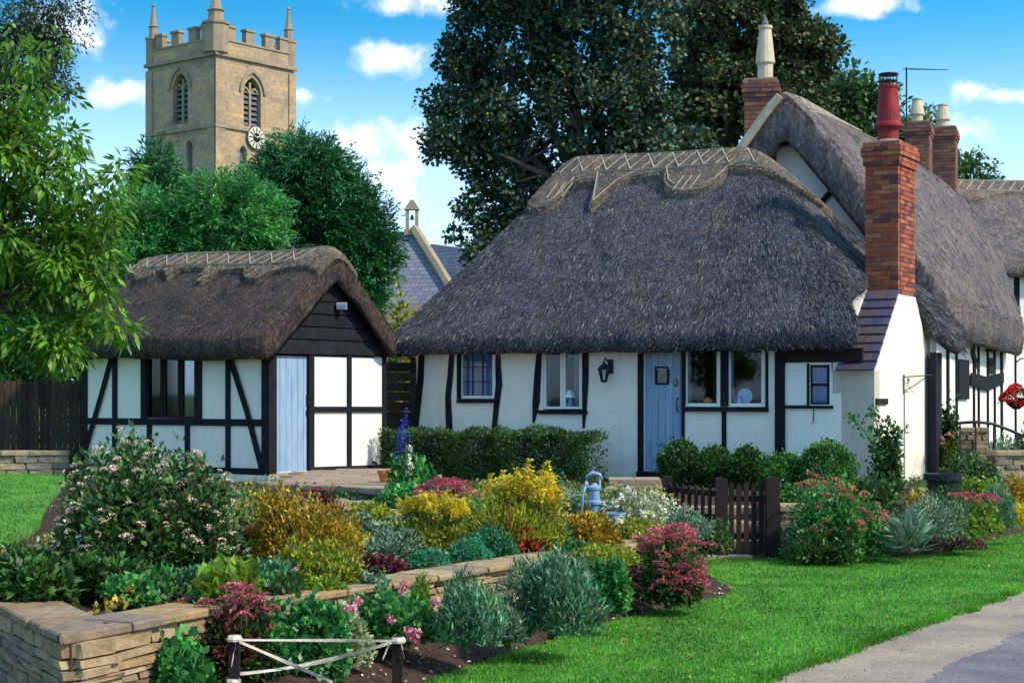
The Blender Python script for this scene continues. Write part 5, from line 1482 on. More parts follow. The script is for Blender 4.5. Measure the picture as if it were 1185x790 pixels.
# ------------------------------------------------------------------ stone walls
def dry_wall(name, label, path, zlo, ztop, thick=.34, cope=.085, par=None, meshes=STONES, face=-1, limit=290, maxL=.55, minL=.2, hmin=.05, hmax=.10, category='stone wall', kind=None):
    """path in plan, stones on the camera side, coping on top"""
    pts = [np.array(p, float) for p in path]
    base = np.append(pts[len(pts) // 2], 0)
    r = par or root(name, label, category, base)
    # mortarless dark core
    mb = MB(); n = len(pts); nr = []
    for i in range(n):
        a = pts[max(i - 1, 0)]; b_ = pts[min(i + 1, n - 1)]; t = (b_ - a) / np.linalg.norm(b_ - a)
        nr.append(np.array([-t[1], t[0]]) * -face)
    for i in range(n - 1):
        p, q = pts[i], pts[i + 1]; p2, q2 = p + nr[i] * thick, q + nr[i + 1] * thick
        e = .03
        p_, q_ = p + nr[i] * e, q + nr[i + 1] * e
        mb.hexa([(*p_, zlo), (*q_, zlo), (*q2, zlo), (*p2, zlo), (*p_, ztop - cope), (*q_, ztop - cope), (*q2, ztop - cope), (*p2, ztop - cope)])
    mb.build('wall_core', M['core'], r)
    seg = [np.linalg.norm(b_ - a) for a, b_ in zip(pts[:-1], pts[1:])]; tot = sum(seg); cum = np.concatenate([[0], np.cumsum(seg)])
    def pos(s):
        i = min(np.searchsorted(cum, s, side='right') - 1, len(seg) - 1); t = (s - cum[i]) / seg[i]
        d = (pts[i + 1] - pts[i]) / seg[i]
        return pts[i] + (pts[i + 1] - pts[i]) * t, d, nr[i] * (1 - t) + nr[i + 1] * t
    sharp = [cum[i_] for i_ in range(1, len(pts) - 1) if np.dot((pts[i_] - pts[i_ - 1]) / seg[i_ - 1], (pts[i_ + 1] - pts[i_]) / seg[i_]) < .7]
    z = zlo; cnt = 0; rr = random.Random(len(path) * 7 + int(ztop * 100))
    while z < ztop - cope - .02 and cnt < limit:
        hh = min(rr.uniform(hmin, hmax), ztop - cope - z)
        if ztop - cope - z - hh < .03: hh = ztop - cope - z
        s = -rr.uniform(0, .1)
        while s < tot - .03:
            L_ = rr.uniform(minL, maxL)
            nx_ = [c for c in sharp if c > max(s, 0) + .01]
            if nx_ and s + L_ > nx_[0] - .06: L_ = nx_[0] - s + .001
            a, b_ = max(s, 0), min(s + L_, tot)
            if b_ - a > .05:
                p, d, nn = pos((a + b_) / 2)
                place('stone', meshes[rr.randrange(len(meshes))], (*(p + nn * (.07 + rr.uniform(-.012, .012))), z + hh / 2), r,
                      (0, rr.uniform(-.03, .03), math.atan2(d[1], d[0]) + rr.uniform(-.03, .03)), (b_ - a - .012, .17, hh - .008)); cnt += 1
            s += L_
        z += hh
    s = 0; jo = 0.0
    while s < tot - .01:
        b_ = min([s + rr.uniform(.30, .62), tot] + [c for c in sharp if c > s + .01])
        if tot - b_ < .12 and not any(s < c < tot for c in sharp): b_ = tot
        (p, d, nn), (q, d2, n2) = pos(s + .0001), pos(b_ - .0001)
        if any(abs(s - c) < .002 for c in sharp): nn = nr[int(np.argmin(abs(cum - s)))] * 1.25
        if any(abs(b_ - c) < .002 for c in sharp): n2 = nr[int(np.argmin(abs(cum - b_)))] * 1.25
        gp = (q - p) / np.linalg.norm(q - p) * .004
        ja, jb = rr.uniform(-.012, .012), rr.uniform(-.012, .012); zt_ = ztop + rr.uniform(-.004, .004); zb_ = ztop - cope
        A_ = [p + gp - nn * (.045 + ja), q - gp - n2 * (.045 + jb), q - gp + n2 * (thick + .04), p + gp + nn * (thick + .04)]
        e_ = .012
        B_ = [p + gp * 2 - nn * (.033 + ja), q - gp * 2 - n2 * (.033 + jb), q - gp * 2 + n2 * (thick + .03), p + gp * 2 + nn * (thick + .03)]
        mb = MB()
        mb.add([(*v, zb_) for v in B_] + [(*v, zb_ + e_) for v in A_] + [(*v, zt_ - e_) for v in A_] + [(*v, zt_) for v in B_],
               [(3, 2, 1, 0), (12, 13, 14, 15)] + [(l * 4 + k_, l * 4 + (k_ + 1) % 4, (l + 1) * 4 + (k_ + 1) % 4, (l + 1) * 4 + k_) for l in range(3) for k_ in range(4)])
        mb.build('coping_stone', M['stone'] if meshes is STONES else M['stone_grey'], r)
        s = b_
    return r
def curve(pts, k=1): return [tuple(q) for q in smooth_line(pts, k)]
dry_wall('dry_stone_wall', 'honey-coloured dry stone retaining wall with a sharp corner in the left foreground', [(-3.9, 11.7), (-3.39, 10.86), (-2.95, 10.1), (-2.56, 9.45), (-2.35, 9.85), (-2.12, 10.35), (-1.8, 10.9), (-1.45, 11.35)], .0, .62, face=-1, hmin=.035, hmax=.075, maxL=.48, cope=.06, minL=.14)
dry_wall('terrace_wall', 'low curved stone terrace wall crossing the middle of the flower beds', curve([(-1.44, 11.38), (-.74, 12.4), (.054, 13.7), (1.0, 14.95), (1.42, 16.1)], 1), .16, .60, face=-1, hmin=.035, hmax=.07, maxL=.42, cope=.05, minL=.12)
dry_wall('gate_side_wall', 'short stone wall running back from the terrace to the wooden gate', [(1.43, 16.12), (1.62, 17.2), (1.80, 18.6), (1.98, 19.9)], .05, .58, face=-1, hmin=.06, hmax=.1)
dry_wall('stone_pillar_wall', 'narrow stacked stone wall end just right of the wooden gate', [(3.27, 20.05), (3.62, 20.02), (3.95, 20.1)], .0, .64, face=-1, hmin=.05, hmax=.09, maxL=.32, minL=.16, meshes=STONES_G)
# raised patio by the shed with a curved dry stone edge
pat = [(-3.42, 22.9), (-2.7, 22.6), (-2.05, 22.3), (-1.5, 21.2), (-1.15, 20.2), (-1.0, 20.9)]
dry_wall('patio_edge_wall', 'weathered curved stone edging of the raised patio below the shed door', curve(pat, 1), .42, .74, face=-1, hmin=.05, hmax=.09, meshes=STONES_G)
patio_poly = [(-3.42, 23.0), (-2.7, 22.8), (-2.05, 22.5), (-1.45, 21.4), (-1.2, 20.6), (-1.05, 21.5), (-1.25, 24.8), (-1.75, 28.2), (-2.0, 29.2), (-2.3, 29.2), (-3.9, 26.4)]
patio = poly_sheet('patio', patio_poly, .70, M['paving'], .12)
k = 0
for iy in range(9):
    for ix in range(5):
        x = -3.25 + ix * .62 + (iy % 2) * .25; y = 23.3 + iy * .5
        if inside(np.array([[x, y]]), patio_poly)[0] and np.array(Frm(C0, (.593, .805)).N) @ (np.array([x, y]) - C0) < -.35:
            place('paving_slab', SLAB[(ix + iy) % 4], (x, y, .715), patio, (0, 0, random.uniform(-.02, .02)), (.60, .48, .05))
# middle path of slabs between the beds
for i, (x, y, rz_) in enumerate([(-1.95, 20.9, .2), (-1.75, 19.9, .15), (-1.6, 18.9, .1), (-1.5, 17.9, .05), (-2.5, 21.2, .3)]):
    s_ = place('stepping_slab', SLAB[i % 4], (x, y, .585), None, (0, 0, rz_), (.85, .80, .06))
    s_['kind'] = 'structure'
# steps and landing to the blue door
stp = root('stone_steps', 'stone slab steps leading up to the pale blue cottage door', 'steps', (2.4, 24, .5))
for i, (x0, x1, py, z) in enumerate([(738, 770, 553, .60), (704, 764, 562, .56), (700, 768, 572, .50)]):
    Y = [26.2, 24.9, 23.9][i]; s = Y / F
    a, b_ = (x0 - CX) * s, (x1 - CX) * s; m_ = 2
    for j in range(m_):
        w_ = (b_ - a) / m_
        place('step', SLAB[(i + j) % 4], (a + w_ * (j + .5), Y, [.60, .66, .58][i]), stp, (0, 0, -.3 if i == 0 else -.05), (w_ - .01, .75 if i else .5, .11))
    for j in range(4 if i else 2):
        w_ = (b_ - a) / (4 if i else 2)
        place('riser_stone', STONES_G[j % 6], (a + w_ * (j + .5), Y - .28, [.52, .58, .50][i]), stp, (0, 0, 0), (w_ - .02, .12, .09))
gs = root('gate_steps', 'two rough stone steps just behind the wooden picket gate', 'steps', (2.6, 21, .1))
for i, (y, z) in enumerate([(20.8, .10), (21.5, .27), (22.2, .42)]):
    for j in range(3): place('step', SLAB[(i + j) % 4], (2.3 + j * .37, y, z), gs, (0, 0, 0), (.36, .6, .12))
place('path_slab', SLAB[1], (2.45, 19.93, .012), gs, (0, 0, 0), (.9, .22, .05))

# ------------------------------------------------------------------ gate and fences
def picket(mb_mat, x, y, w, z0, z1, par, d=.03, ang=0, name='picket', pt=.03):
    c, s = math.cos(ang), math.sin(ang)
    R_ = lambda a, b_, z: (x + a * c - b_ * s, y + a * s + b_ * c, z)
    mb = MB(); mb.add([R_(-w / 2, -d / 2, z0), R_(w / 2, -d / 2, z0), R_(w / 2, d / 2, z0), R_(-w / 2, d / 2, z0),
                       R_(-w / 2, -d / 2, z1 - pt), R_(w / 2, -d / 2, z1 - pt), R_(w / 2, d / 2, z1 - pt), R_(-w / 2, d / 2, z1 - pt),
                       R_(0, -d / 2, z1), R_(0, d / 2, z1)],
                      [(0, 3, 2, 1), (0, 1, 5, 8, 4), (2, 3, 7, 9, 6), (1, 2, 6, 5), (3, 0, 4, 7), (5, 6, 9, 8), (4, 8, 9, 7)])
    return mb.build(name, mb_mat, par)
gate = root('picket_gate', 'dark brown wooden picket gate between two posts opening onto the lawn', 'gate', (2.85, 20, 0))
picket(M['timber_brown'], 2.55, 20.0, .14, -.05, .98, gate, .14, name='gate_post', pt=.02)
picket(M['timber_brown'], 3.17, 20.0, .16, -.05, .99, gate, .16, name='gate_post', pt=.02)
for i, x in enumerate(np.linspace(2.675, 3.04, 5)):
    picket(M['timber_brown'], x, 20.02, .06, .05, .93 - .02 * (i % 2), gate, .022)
for z in (.22, .68): MB().box(2.64, 3.08, 20.035, 20.07, z, z + .07).build('rail', M['timber_brown'], gate)
MB().tube([(3.06, 19.98, .66), (3.06, 19.95, .70), (3.06, 19.98, .74)], .01, 6).build('latch', M['metal_dark'], gate)
fen = root('picket_fence', 'short dark picket fence running from the gate post towards the terrace beds', 'fence', (2.25, 20.6, 0))
for i in range(7):
    t = i / 6; x, y = 2.42 - .40 * t, 20.1 + .9 * t
    picket(M['timber_brown'], x, y, .06, .30 + .1 * t, .86, fen, .022, ang=-1.15)
for z in (.45, .74):
    MB().hexa([(2.46, 20.08, z), (2.00, 21.05, z), (2.04, 21.07, z), (2.50, 20.10, z), (2.46, 20.08, z + .07), (2.00, 21.05, z + .07), (2.04, 21.07, z + .07), (2.50, 20.10, z + .07)]).build('rail', M['timber_brown'], fen)
picket(M['timber_brown'], 2.0, 21.1, .12, .2, .95, fen, .12, name='fence_post', pt=.02)
# tall dark fence under the tree at the left
lf = root('board_fence', 'tall dark close-boarded fence in shade under the tree left of the shed', 'fence', (-8.5, 29.8, .5))
for i in range(44):
    x = -11.6 + i * .105; picket(M['fence'], x, 29.9 + random.uniform(-.01, .01), .092, .5, 2.25 + random.uniform(-.03, .03), lf, .02, pt=.0, name='board')
for z in (.9, 1.9): MB().box(-11.7, -7.0, 29.93, 29.98, z, z + .09).build('rail', M['fence'], lf)
rfn = root('garden_fence', 'dark horizontal board fence in the gap between shed and cottage', 'fence', (-2.1, 31.5, .5))
for i in range(11):
    MB().box(-2.75, -1.35, 31.5, 31.53, .52 + i * .19, .52 + i * .19 + .175).build('board', M['fence'], rfn)
for x in (-2.7, -1.95): MB().box(x, x + .1, 31.535, 31.62, .5, 2.7).build('fence_post', M['fence'], rfn)
# low stone edge at the far left of the upper lawn
dry_wall('lawn_edge_wall', 'low stone wall at the back of the upper lawn by the dark fence', [(-10.5, 28.3), (-9.0, 28.5), (-7.75, 28.7)], .5, 1.0, face=-1, meshes=STONES_G, hmin=.08, hmax=.13, maxL=.5)

# ------------------------------------------------------------------ blue pump, tub, pots, bench, posts with tape
pb = on(688, 612, .50)
pm = root('water_pump', 'faded blue cast iron hand pump standing among the flowers before the door', 'water pump', pb)
MB().lathe(pb, [(.13, -.05), (.13, .03), (.075, .06), (.07, .30), (.075, .31), (.095, .33), (.095, .36), (.07, .38), (.068, .50), (.085, .52), (.085, .55), (.05, .57), (.02, .60)], 14).build('pump_body', M['pump'], pm, smooth=False)
MB().tube([pb + [.06, 0, .27], pb + [.16, -.02, .29], pb + [.24, -.03, .27], pb + [.26, -.03, .20]], [.035, .035, .032, .038], 10).build('spout', M['pump'], pm, smooth=True)
MB().tube([pb + [-.05, 0, .50], pb + [-.12, 0, .58], pb + [-.10, 0, .68], pb + [-.02, 0, .735], pb + [.07, 0, .71], pb + [.10, 0, .64]], [.026, .028, .028, .026, .022, .012], 8).build('pump_head', M['pump'], pm, smooth=True)
MB().tube([pb + [-.10, 0, .62], pb + [-.15, -.02, .45], pb + [-.17, -.03, .25], pb + [-.22, -.04, .08], pb + [-.27, -.05, .06]], [.022, .018, .016, .018, .022], 8).build('handle', M['pump'], pm, smooth=True)
MB().tube([pb + [.07, 0, .71], pb + [.07, 0, .56]], .008, 6).build('pump_rod', M['white'], pm)
pm.scale = (.85, .85, .85)
tb = on(711, 616, .50)
tub = root('planter_tub', 'small grey-blue metal tub under the spout of the hand pump', 'tub', tb)
MB().lathe(tb, [(.12, -.02), (.15, .24), (.16, .25), (.16, .27), (.135, .27), (.12, .05)], 16).build('tub_body', M['pump'], tub)
MB().tube([tb + [-.15, 0, .25], tb + [-.1, -.1, .32], tb + [.1, -.1, .32], tb + [.15, 0, .25]], .008, 6).build('handle', M['metal_dark'], tub)
tub.scale = (.78, .78, .8)
def flowerpot(px, py, z, r0, h0, label, mat='terracotta'):
    b = on(px, py, z); o = root('flower_pot', label, 'flower pot', b)
    MB().lathe(b, [(r0 * .7, 0), (r0 * .95, h0 * .75), (r0 * 1.08, h0 * .76), (r0 * 1.1, h0), (r0 * .95, h0), (r0 * .9, h0 * .8)], 16).build('pot_body', M[mat], o)
    MB().lathe(b + [0, 0, h0 * .85], [(r0 * .9, 0), (0.01, .02)], 16).build('pot_soil', M['soil'], o)
    return o
flowerpot(448, 561, .70, .13, .21, 'terracotta flower pot at the right foot of the shed gable')
flowerpot(1092, 577, .50, .26, .36, 'big black plant tub at the right foot of the sunlit chimney wall', 'metal_dark')
# bench / barrow glimpse behind the flowering shrub
tp = root('tape_barrier', 'pale tape crossed between two short dark stakes in the foreground bed', 'barrier', (-1.4, 10.2, 0))
def fp(px, py, Y): return at(px, py, Y)
ya, yb = 10.2, 10.3
for (px, Y) in ((271.5, ya), (460, yb)):
    t = at(px, 735, Y); b = np.array([t[0], t[1], -.05])
    picket(M['timber_brown'], t[0], t[1], .062, -.05, t[2], tp, .06, pt=.008, name='stake')
def ribbon(a, b_, w, name='tape', sag=.0, tw=.0):
    a = np.array(a); b_ = np.array(b_); n = 14; vs = []
    for i in range(n + 1):
        t = i / n; p = a + (b_ - a) * t + np.array([0, 0, -sag * 4 * t * (1 - t)])
        an = tw * math.sin(t * math.pi * 2); ww = w * (1 - .45 * abs(math.sin(t * 3.3 + 1)))
        up = np.array([0, math.sin(an) * ww, math.cos(an) * ww]) / 2
        for dy in (-.0015, .0015): vs += [p - up + [0, dy, 0], p + up + [0, dy, 0]]
    fs = []
    for i in range(n):
        c = i * 4; fs += [(c, c + 4, c + 5, c + 1), (c + 3, c + 7, c + 6, c + 2), (c + 1, c + 5, c + 7, c + 3), (c, c + 2, c + 6, c + 4)]
    return link_mesh(name, vs, fs, M['tape'], tp)
e = .04
ribbon(at(272, 740, ya - e), at(462, 741, yb - e), .022, tw=.4)
ribbon(at(277, 742, ya - .06), at(385, 789, ya - .05), .030, tw=.5)
ribbon(at(278, 779, ya - .06), at(455, 742, yb - .05), .034, sag=.03, tw=.7)
ribbon(at(273, 742, ya - .05), at(268, 770, ya - .06), .030, name='tape_end', tw=.6)
ribbon(at(464, 742, yb - .05), at(468, 762, yb - .05), .028, name='tape_end', tw=.6)
ribbon(at(452, 742, yb - .06), at(443, 762, yb - .07), .030, name='tape_end', tw=.6)
MB().lathe(at(272, 738, ya) + [0, -.02, 0], [(.045, -.015), (.05, 0), (.04, .02)], 8).build('tape_knot', M['tape'], tp)
MB().lathe(at(271, 787, ya) + [0, -.02, 0], [(.045, -.01), (.05, 0), (.04, .015)], 8).build('tape_knot', M['tape'], tp)
MB().lathe(at(461, 740, yb) + [0, -.02, 0], [(.045, -.015), (.05, 0), (.04, .02)], 8).build('tape_knot', M['tape'], tp)
# right garden: low stone wall with handrail and pillar
dry_wall('garden_boundary_wall', 'grey-gold stone garden wall right of the chimney below the handrail', [(7.75, 26.3), (8.6, 26.4), (10.2, 26.8)], .40, 1.08, face=-1, meshes=STONES_G, hmin=.07, hmax=.12, maxL=.42)
dry_wall('railing_pillar', 'short square stone pillar under the curved black handrail', [(7.62, 28.0), (7.85, 27.9), (8.1, 27.9)], .45, 1.42, face=-1, meshes=STONES_G, hmin=.07, hmax=.11, maxL=.3, category='pillar')
hr_ = root('handrail', 'curved black metal handrail with thin uprights by the timber-framed house', 'handrail', at(1140, 520, 27.5) * np.array([1, 1, 0]) + [0, 0, .5])
def hp(px, py, Y=27.6): return at(px, py, Y)
MB().tube([hp(1112, 489), hp(1130, 488), hp(1148, 490), hp(1165, 496), hp(1186, 505), hp(1200, 512)], .026, 8).build('rail', M['metal_dark'], hr_, smooth=True)
for x, y0 in ((1111, 488), (1129, 488), (1150, 490), (1178, 501)):
    MB().tube([hp(x, y0), hp(x, 526)], .016, 6).build('upright', M['metal_dark'], hr_)
# hanging basket with red flowers on a post at the right edge

# ------------------------------------------------------------------ trees
# near leafy tree at the left: long drooping leaves
Yc = 19.5; s = Yc / F
ctree = root('cherry_tree', 'leafy bright green tree with long drooping leaves at the left edge before the shed', 'tree', ((-40 - CX) * s, Yc, .55))
ells = [(-10, 120, 95, 60), (20, 200, 90, 60), (60, 240, 80, 50), (-20, 300, 110, 70), (60, 300, 80, 50), (30, 360, 90, 45), (0, 400, 80, 40), (95, 265, 45, 35), (40, 150, 60, 40), (105, 330, 40, 30), (-60, 180, 90, 110), (55, 395, 40, 25)]
cs = []
for (px, py, rx, ry) in ells:
    c = at(px, py, Yc + rng.normal() * .2); p, _ = in_ell(max(6, int(rx * ry / 190)), c, (rx * s, rx * s * .9, ry * s), .3, 1.0); cs.append(p)
for (px, py) in [(95, 210), (100, 235), (140, 385), (120, 378), (150, 390), (145, 215), (130, 232), (85, 172), (78, 120), (70, 60), (40, 75), (20, 50), (90, 420), (70, 430), (125, 300), (132, 252), (148, 205)]:
    cs.append(at(px - 6, py - 8, Yc + rng.normal() * .3)[None, :])
cs = np.concatenate(cs)
P, d = clumps(cs, .26, 52)
D = d * .8 + rdir(len(P)) * .35 + np.array([0, 0, -.62])
Lc, Wc = .165 * rng.uniform(.65, 1.2, len(P)), .052 * rng.uniform(.7, 1.2, len(P))
vis = (P[:, 0] > -6.3) & (P[:, 0] < -3.9)
order = np.argsort(P[:, 1] + np.where(vis, 0, 50)); near = order[:280]; rest = order[280:]
leafmesh('crown', P[rest], D[rest], Lc[rest], Wc[rest], LM['cherry_leaf'], ctree, fold=.12, kind='stuff')
lv = MB().add([(0, 0, 0), (.28, .17, .03), (.62, .15, .02), (1, 0, -.10), (.62, -.15, .02), (.28, -.17, .03), (.45, 0, -.02)],
              [(0, 1, 6), (1, 2, 6), (2, 3, 6), (3, 4, 6), (4, 5, 6), (5, 0, 6)]).build('leaf_source', LM['cherry_leaf'], None, loc=(0, 0, 0))
LEAF = lv.data; LEAF.name = 'leaf'; bpy.data.objects.remove(lv)
Du = unit(D)
for i in near:
    e = Vector(Du[i]).to_track_quat('X', 'Z').to_euler(); e.rotate_axis('X', random.uniform(-.7, .7))
    place('leaf', LEAF, P[i], ctree, e, (Lc[i], Lc[i], Lc[i]))
f = ORG[ctree]
tr = [f + [0, 0, -.2], f + [.05, 0, 1.6], f + [.1, 0, 3.6], f + [.3, .1, 5.8]]
MB().tube(tr, [.16, .13, .09, .03], 10).build('trunk', M['bark'], ctree, smooth=True)
for i, (px, py) in enumerate([(60, 240), (20, 140), (90, 270), (30, 330), (110, 360), (50, 200), (0, 90), (-60, 150), (70, 380)]):
    b0 = tr[1] * (1 - i / 12) + tr[2] * (i / 12); t_ = at(px, py, Yc + rng.normal() * .3); md = (b0 + t_) / 2 + [0, 0, .2]
    mb = MB().tube([b0, md, t_], [.05, .03, .006], 6)
    for _ in range(5):
        q = cs[rng.integers(len(cs))]
        mb.tube([md, md * .3 + q * .7], [.014, .004], 4)
    mb.build('limb', M['bark'], ctree, smooth=True)

tree('overhanging_tree', 'fine-leaved dark tree whose branches hang over the top left corner', 27, [(-10, 20, 75, 50), (40, 55, 45, 35), (60, 95, 22, 20), (30, 90, 40, 25), (75, 15, 30, 16), (-20, 95, 60, 40)], -90, LM['overhang_leaf'], 170, .32, 110, .085, .032, limbs=5, droop=.3, tr=.11, lo=.2)

# big dark sycamores
tree('sycamore_tree', 'huge dark-leaved spreading tree behind the ridge of the cottage', 52,
     [(600, 60, 75, 75), (545, 135, 52, 48), (700, 30, 90, 85), (690, 140, 80, 70), (590, 190, 65, 60), (520, 175, 30, 26), (640, 240, 70, 45), (560, 255, 36, 34), (530, 60, 30, 30), (575, 10, 50, 30), (640, -40, 110, 60), (735, 120, 34, 44), (760, 175, 60, 50), (555, 285, 24, 18), (530, 115, 36, 30)],
     712, LM['syc_leaf'], 540, .56, 130, .17, .135, depth=.7, droop=.15, tr=.55, lo=.35, limbs=9)
tree('sycamore_tree', 'dark rust-tinged tree directly behind the peak of the sweeping thatch', 56,
     [(850, 40, 80, 55), (900, 60, 62, 50), (850, 120, 70, 60), (920, 40, 48, 38), (810, 20, 40, 50), (790, 140, 50, 55), (870, -10, 70, 40), (940, 70, 30, 28), (900, 120, 50, 40), (820, 90, 50, 40)],
     830, LM['syc_leaf2'], 410, .58, 120, .18, .145, depth=.7, droop=.15, tr=.5, lo=.35, limbs=8)
tree('round_tree', 'mid-green rounded tree between the sweeping thatch and the red chimney pot', 64,
     [(985, 110, 42, 45), (960, 140, 40, 40), (1010, 150, 40, 45), (1000, 200, 60, 40), (1050, 175, 30, 40)], 1000, LM['tree_leaf'], 150, .75, 70, .26, .18, tr=.35, limbs=5)
tree('distant_tree', 'small pale distant tree right of the twin chimneys', 75,
     [(1118, 205, 30, 32), (1100, 235, 34, 30), (1130, 235, 24, 24), (1075, 150, 14, 22)], 1110, LM['tree_leaf'], 90, .7, 50, .24, .16, tr=.3, limbs=4)

def conifer(name, label, Y, ells, trunk, mat, n, L, W, group=None, dpt=.7):
    ells = [e for e in ells]
    """feathery evergreen: sprays of fine needles on lobes"""
    s = Y / F; foot = np.array([(trunk - CX) * s, Y, .3]); r = root(name, label, 'tree', foot, group)
    tot = sum(e[2] * e[3] for e in ells); Ps = []; Ds = []
    for (px, py, rx, ry) in ells:
        c = at(px, py, Y + rng.normal() * .3)
        k = max(5, int(n * rx * ry / tot)); p, dd = in_ell(k, c, (rx * s, rx * s * dpt, ry * s), .55, 1.0); p = c + (p - c) * lumps(dd, c, .30)[:len(p), None]
        kk = 22
        sd_ = unit(dd * [1, 1, .5] + rng.normal(size=dd.shape) * .35 + [0, 0, .28])
        t = rng.random((len(p), kk, 1)); ax = sd_[:, None, :]
        q = p[:, None, :] + ax * t * L * 3.2 + rng.normal(size=(len(p), kk, 3)) * L * .34
        dv = ax + rng.normal(size=(len(p), kk, 3)) * .45 - np.array([0, 0, .25])
        Ps.append(q.reshape(-1, 3)); Ds.append(dv.reshape(-1, 3))
    P = np.concatenate(Ps); D = np.concatenate(Ds)
    leafmesh('crown', P, D, L * rng.uniform(.6, 1.3, len(P)), W, mat, r, fold=.08)
    top = max((HOR - e[1]) * s + EYE for e in ells)
    MB().tube([foot, foot + [0, 0, (top - .3) * .5], foot + [0, 0, (top - .3) * .92]], [.22, .14, .03], 8).build('trunk', M['bark'], r, smooth=True)
    return r
conifer('conifer_tree', 'bright green feathery conifer behind the left half of the shed ridge', 38, [(165, 270, 38, 42), (205, 274, 44, 40), (150, 300, 40, 50), (235, 300, 50, 60), (190, 254, 34, 18), (255, 245, 42, 38), (290, 260, 40, 50), (240, 252, 38, 18)], 210, LM['conifer_leaf'], 3900, .125, .032)
conifer('conifer_tree', 'small dark conifer tip standing in front of the left face of the tower', 47, [(180, 212, 12, 22), (176, 194, 6, 13), (188, 236, 22, 20)], 180, LM['darkconifer_leaf'], 420, .2, .055)
conifer('conifer_tree', 'broad dark green conifer rising between the church tower and the nave roof', 41, [(338, 205, 34, 38), (333, 182, 12, 16), (378, 236, 44, 44), (306, 232, 30, 28), (410, 280, 36, 48), (350, 270, 60, 60), (430, 300, 18, 30), (395, 330, 45, 40), (365, 195, 28, 24)], 360, LM['darkconifer_leaf'], 4200, .15, .04)
plant('laurel_shrub', 'yellow-green leafy shrub showing in the gap between shed roof and cottage roof', 'shrub', 462, 560, .5, 50, 215, LM['yellowgreen_leaf'], 3200, .12, .07, loc=[-2.35, 34.5, .5], stems=8, depth=.9)
conifer('hedge_tree', 'dark shaded evergreen behind the board fence at the far left', 34, [(-20, 420, 60, 40), (40, 430, 55, 40), (80, 400, 50, 50), (0, 360, 60, 60)], 30, LM['darkconifer_leaf'], 700, .2, .06)
plant('evergreen_hedge', 'dark evergreen hedge glimpsed behind the fence between shed and cottage', 'hedge', 470, 540, .5, 90, 110, LM['box_leaf'], 2500, .12, .07, loc=[-2.2, 36, .5], shape='box', stems=4)
# a line of far greenery that closes the views between the buildings
for i, (x, y, w_, h_) in enumerate([(-22, 52, 9, 6), (-14, 50, 8, 6), (14, 62, 9, 6), (24, 60, 12, 8), (-30, 46, 10, 7), (20, 50, 8, 5)]):
    c = np.array([x, y, h_ * .5]); P, dd = bumpy(c, (w_ / 2 + 1, 2.5, h_ * .55), 5200, .7, -1, .2)
    r = root('background_tree', 'far dark broadleaf tree number standing off to the side', 'tree', (x, y, .5), 'trees beyond the gardens')
    r['label'] = ['dark leafy tree far behind the left edge of the conifers', 'dark leafy tree far behind the shed', 'dark tree far behind the tall thatched house', 'dark tree far off beyond the right edge', 'dark leafy tree farthest to the left beyond the fence', 'dark tree beyond the distant thatched house'][i]; del r['group']
    leafmesh('crown', P, dd + rdir(len(P)) * .6, .3 * rng.uniform(.7, 1.3, len(P)), .2, LM['syc_leaf2'], r)
    MB().tube([(x, y, .3), (x, y, h_ * .7)], [.25, .1], 8).build('trunk', M['bark'], r)

# ------------------------------------------------------------------ hedges and clipped box along the cottage
def hedge(label, p0, p1, wid, z0, z1, mat, n, L, W, name='box_hedge', amp=.08):
    p0 = np.array(p0); p1 = np.array(p1); Lh = np.linalg.norm(p1 - p0); U = (p1 - p0) / Lh; Nn = np.array([-U[1], U[0]])
    r = root(name, label, 'hedge', (*(p0 + p1) / 2, z0))
    t = rng.random(n) * Lh; face = rng.random(n)
    a = rng.uniform(-1, 1, n) * wid / 2; zz_ = rng.random(n) * (z1 - z0)
    fr_ = face < .45; tp_ = face > .75
    a[fr_] = -wid / 2 * rng.uniform(.8, 1.05, fr_.sum()); zz_[tp_] = (z1 - z0) * rng.uniform(.9, 1.06, tp_.sum())
    bumpv = np.array([noise.noise(Vector((q * 2.6, zq * 2.5, aq * 2))) for q, zq, aq in zip(t, zz_, a)]) * amp * 2
    P = np.stack([p0[0] + U[0] * t + Nn[0] * (a - bumpv), p0[1] + U[1] * t + Nn[1] * (a - bumpv), z0 + zz_ + bumpv * tp_], 1)
    D = rdir(n) * .7 + np.array([0, 0, .8]) + np.outer(np.where(fr_, -1, 0), [Nn[0], Nn[1], 0]) * .5
    leafmesh('foliage', P, D, L * rng.uniform(.6, 1.5, n), W * rng.uniform(.7, 1.2, n), mat, r)
    mb = MB()
    for i in range(int(Lh / .3)):
        q = p0 + U * (.15 + i * .3); mb.tube([(*q, z0 - .05), (*(q + rng.normal(size=2) * .06), z0 + (z1 - z0) * .8)], [.02, .008], 5)
    mb.build('stem', M['stemb'], r)
    return r
hedge('long clipped dark green box hedge under the two left cottage windows', FW.P(.12, -.95, 0)[:2], FW.P(FW.u(694, -.95), -.95, 0)[:2], .75, .52, 1.30, LM['box_leaf'], 30000, .05, .026)
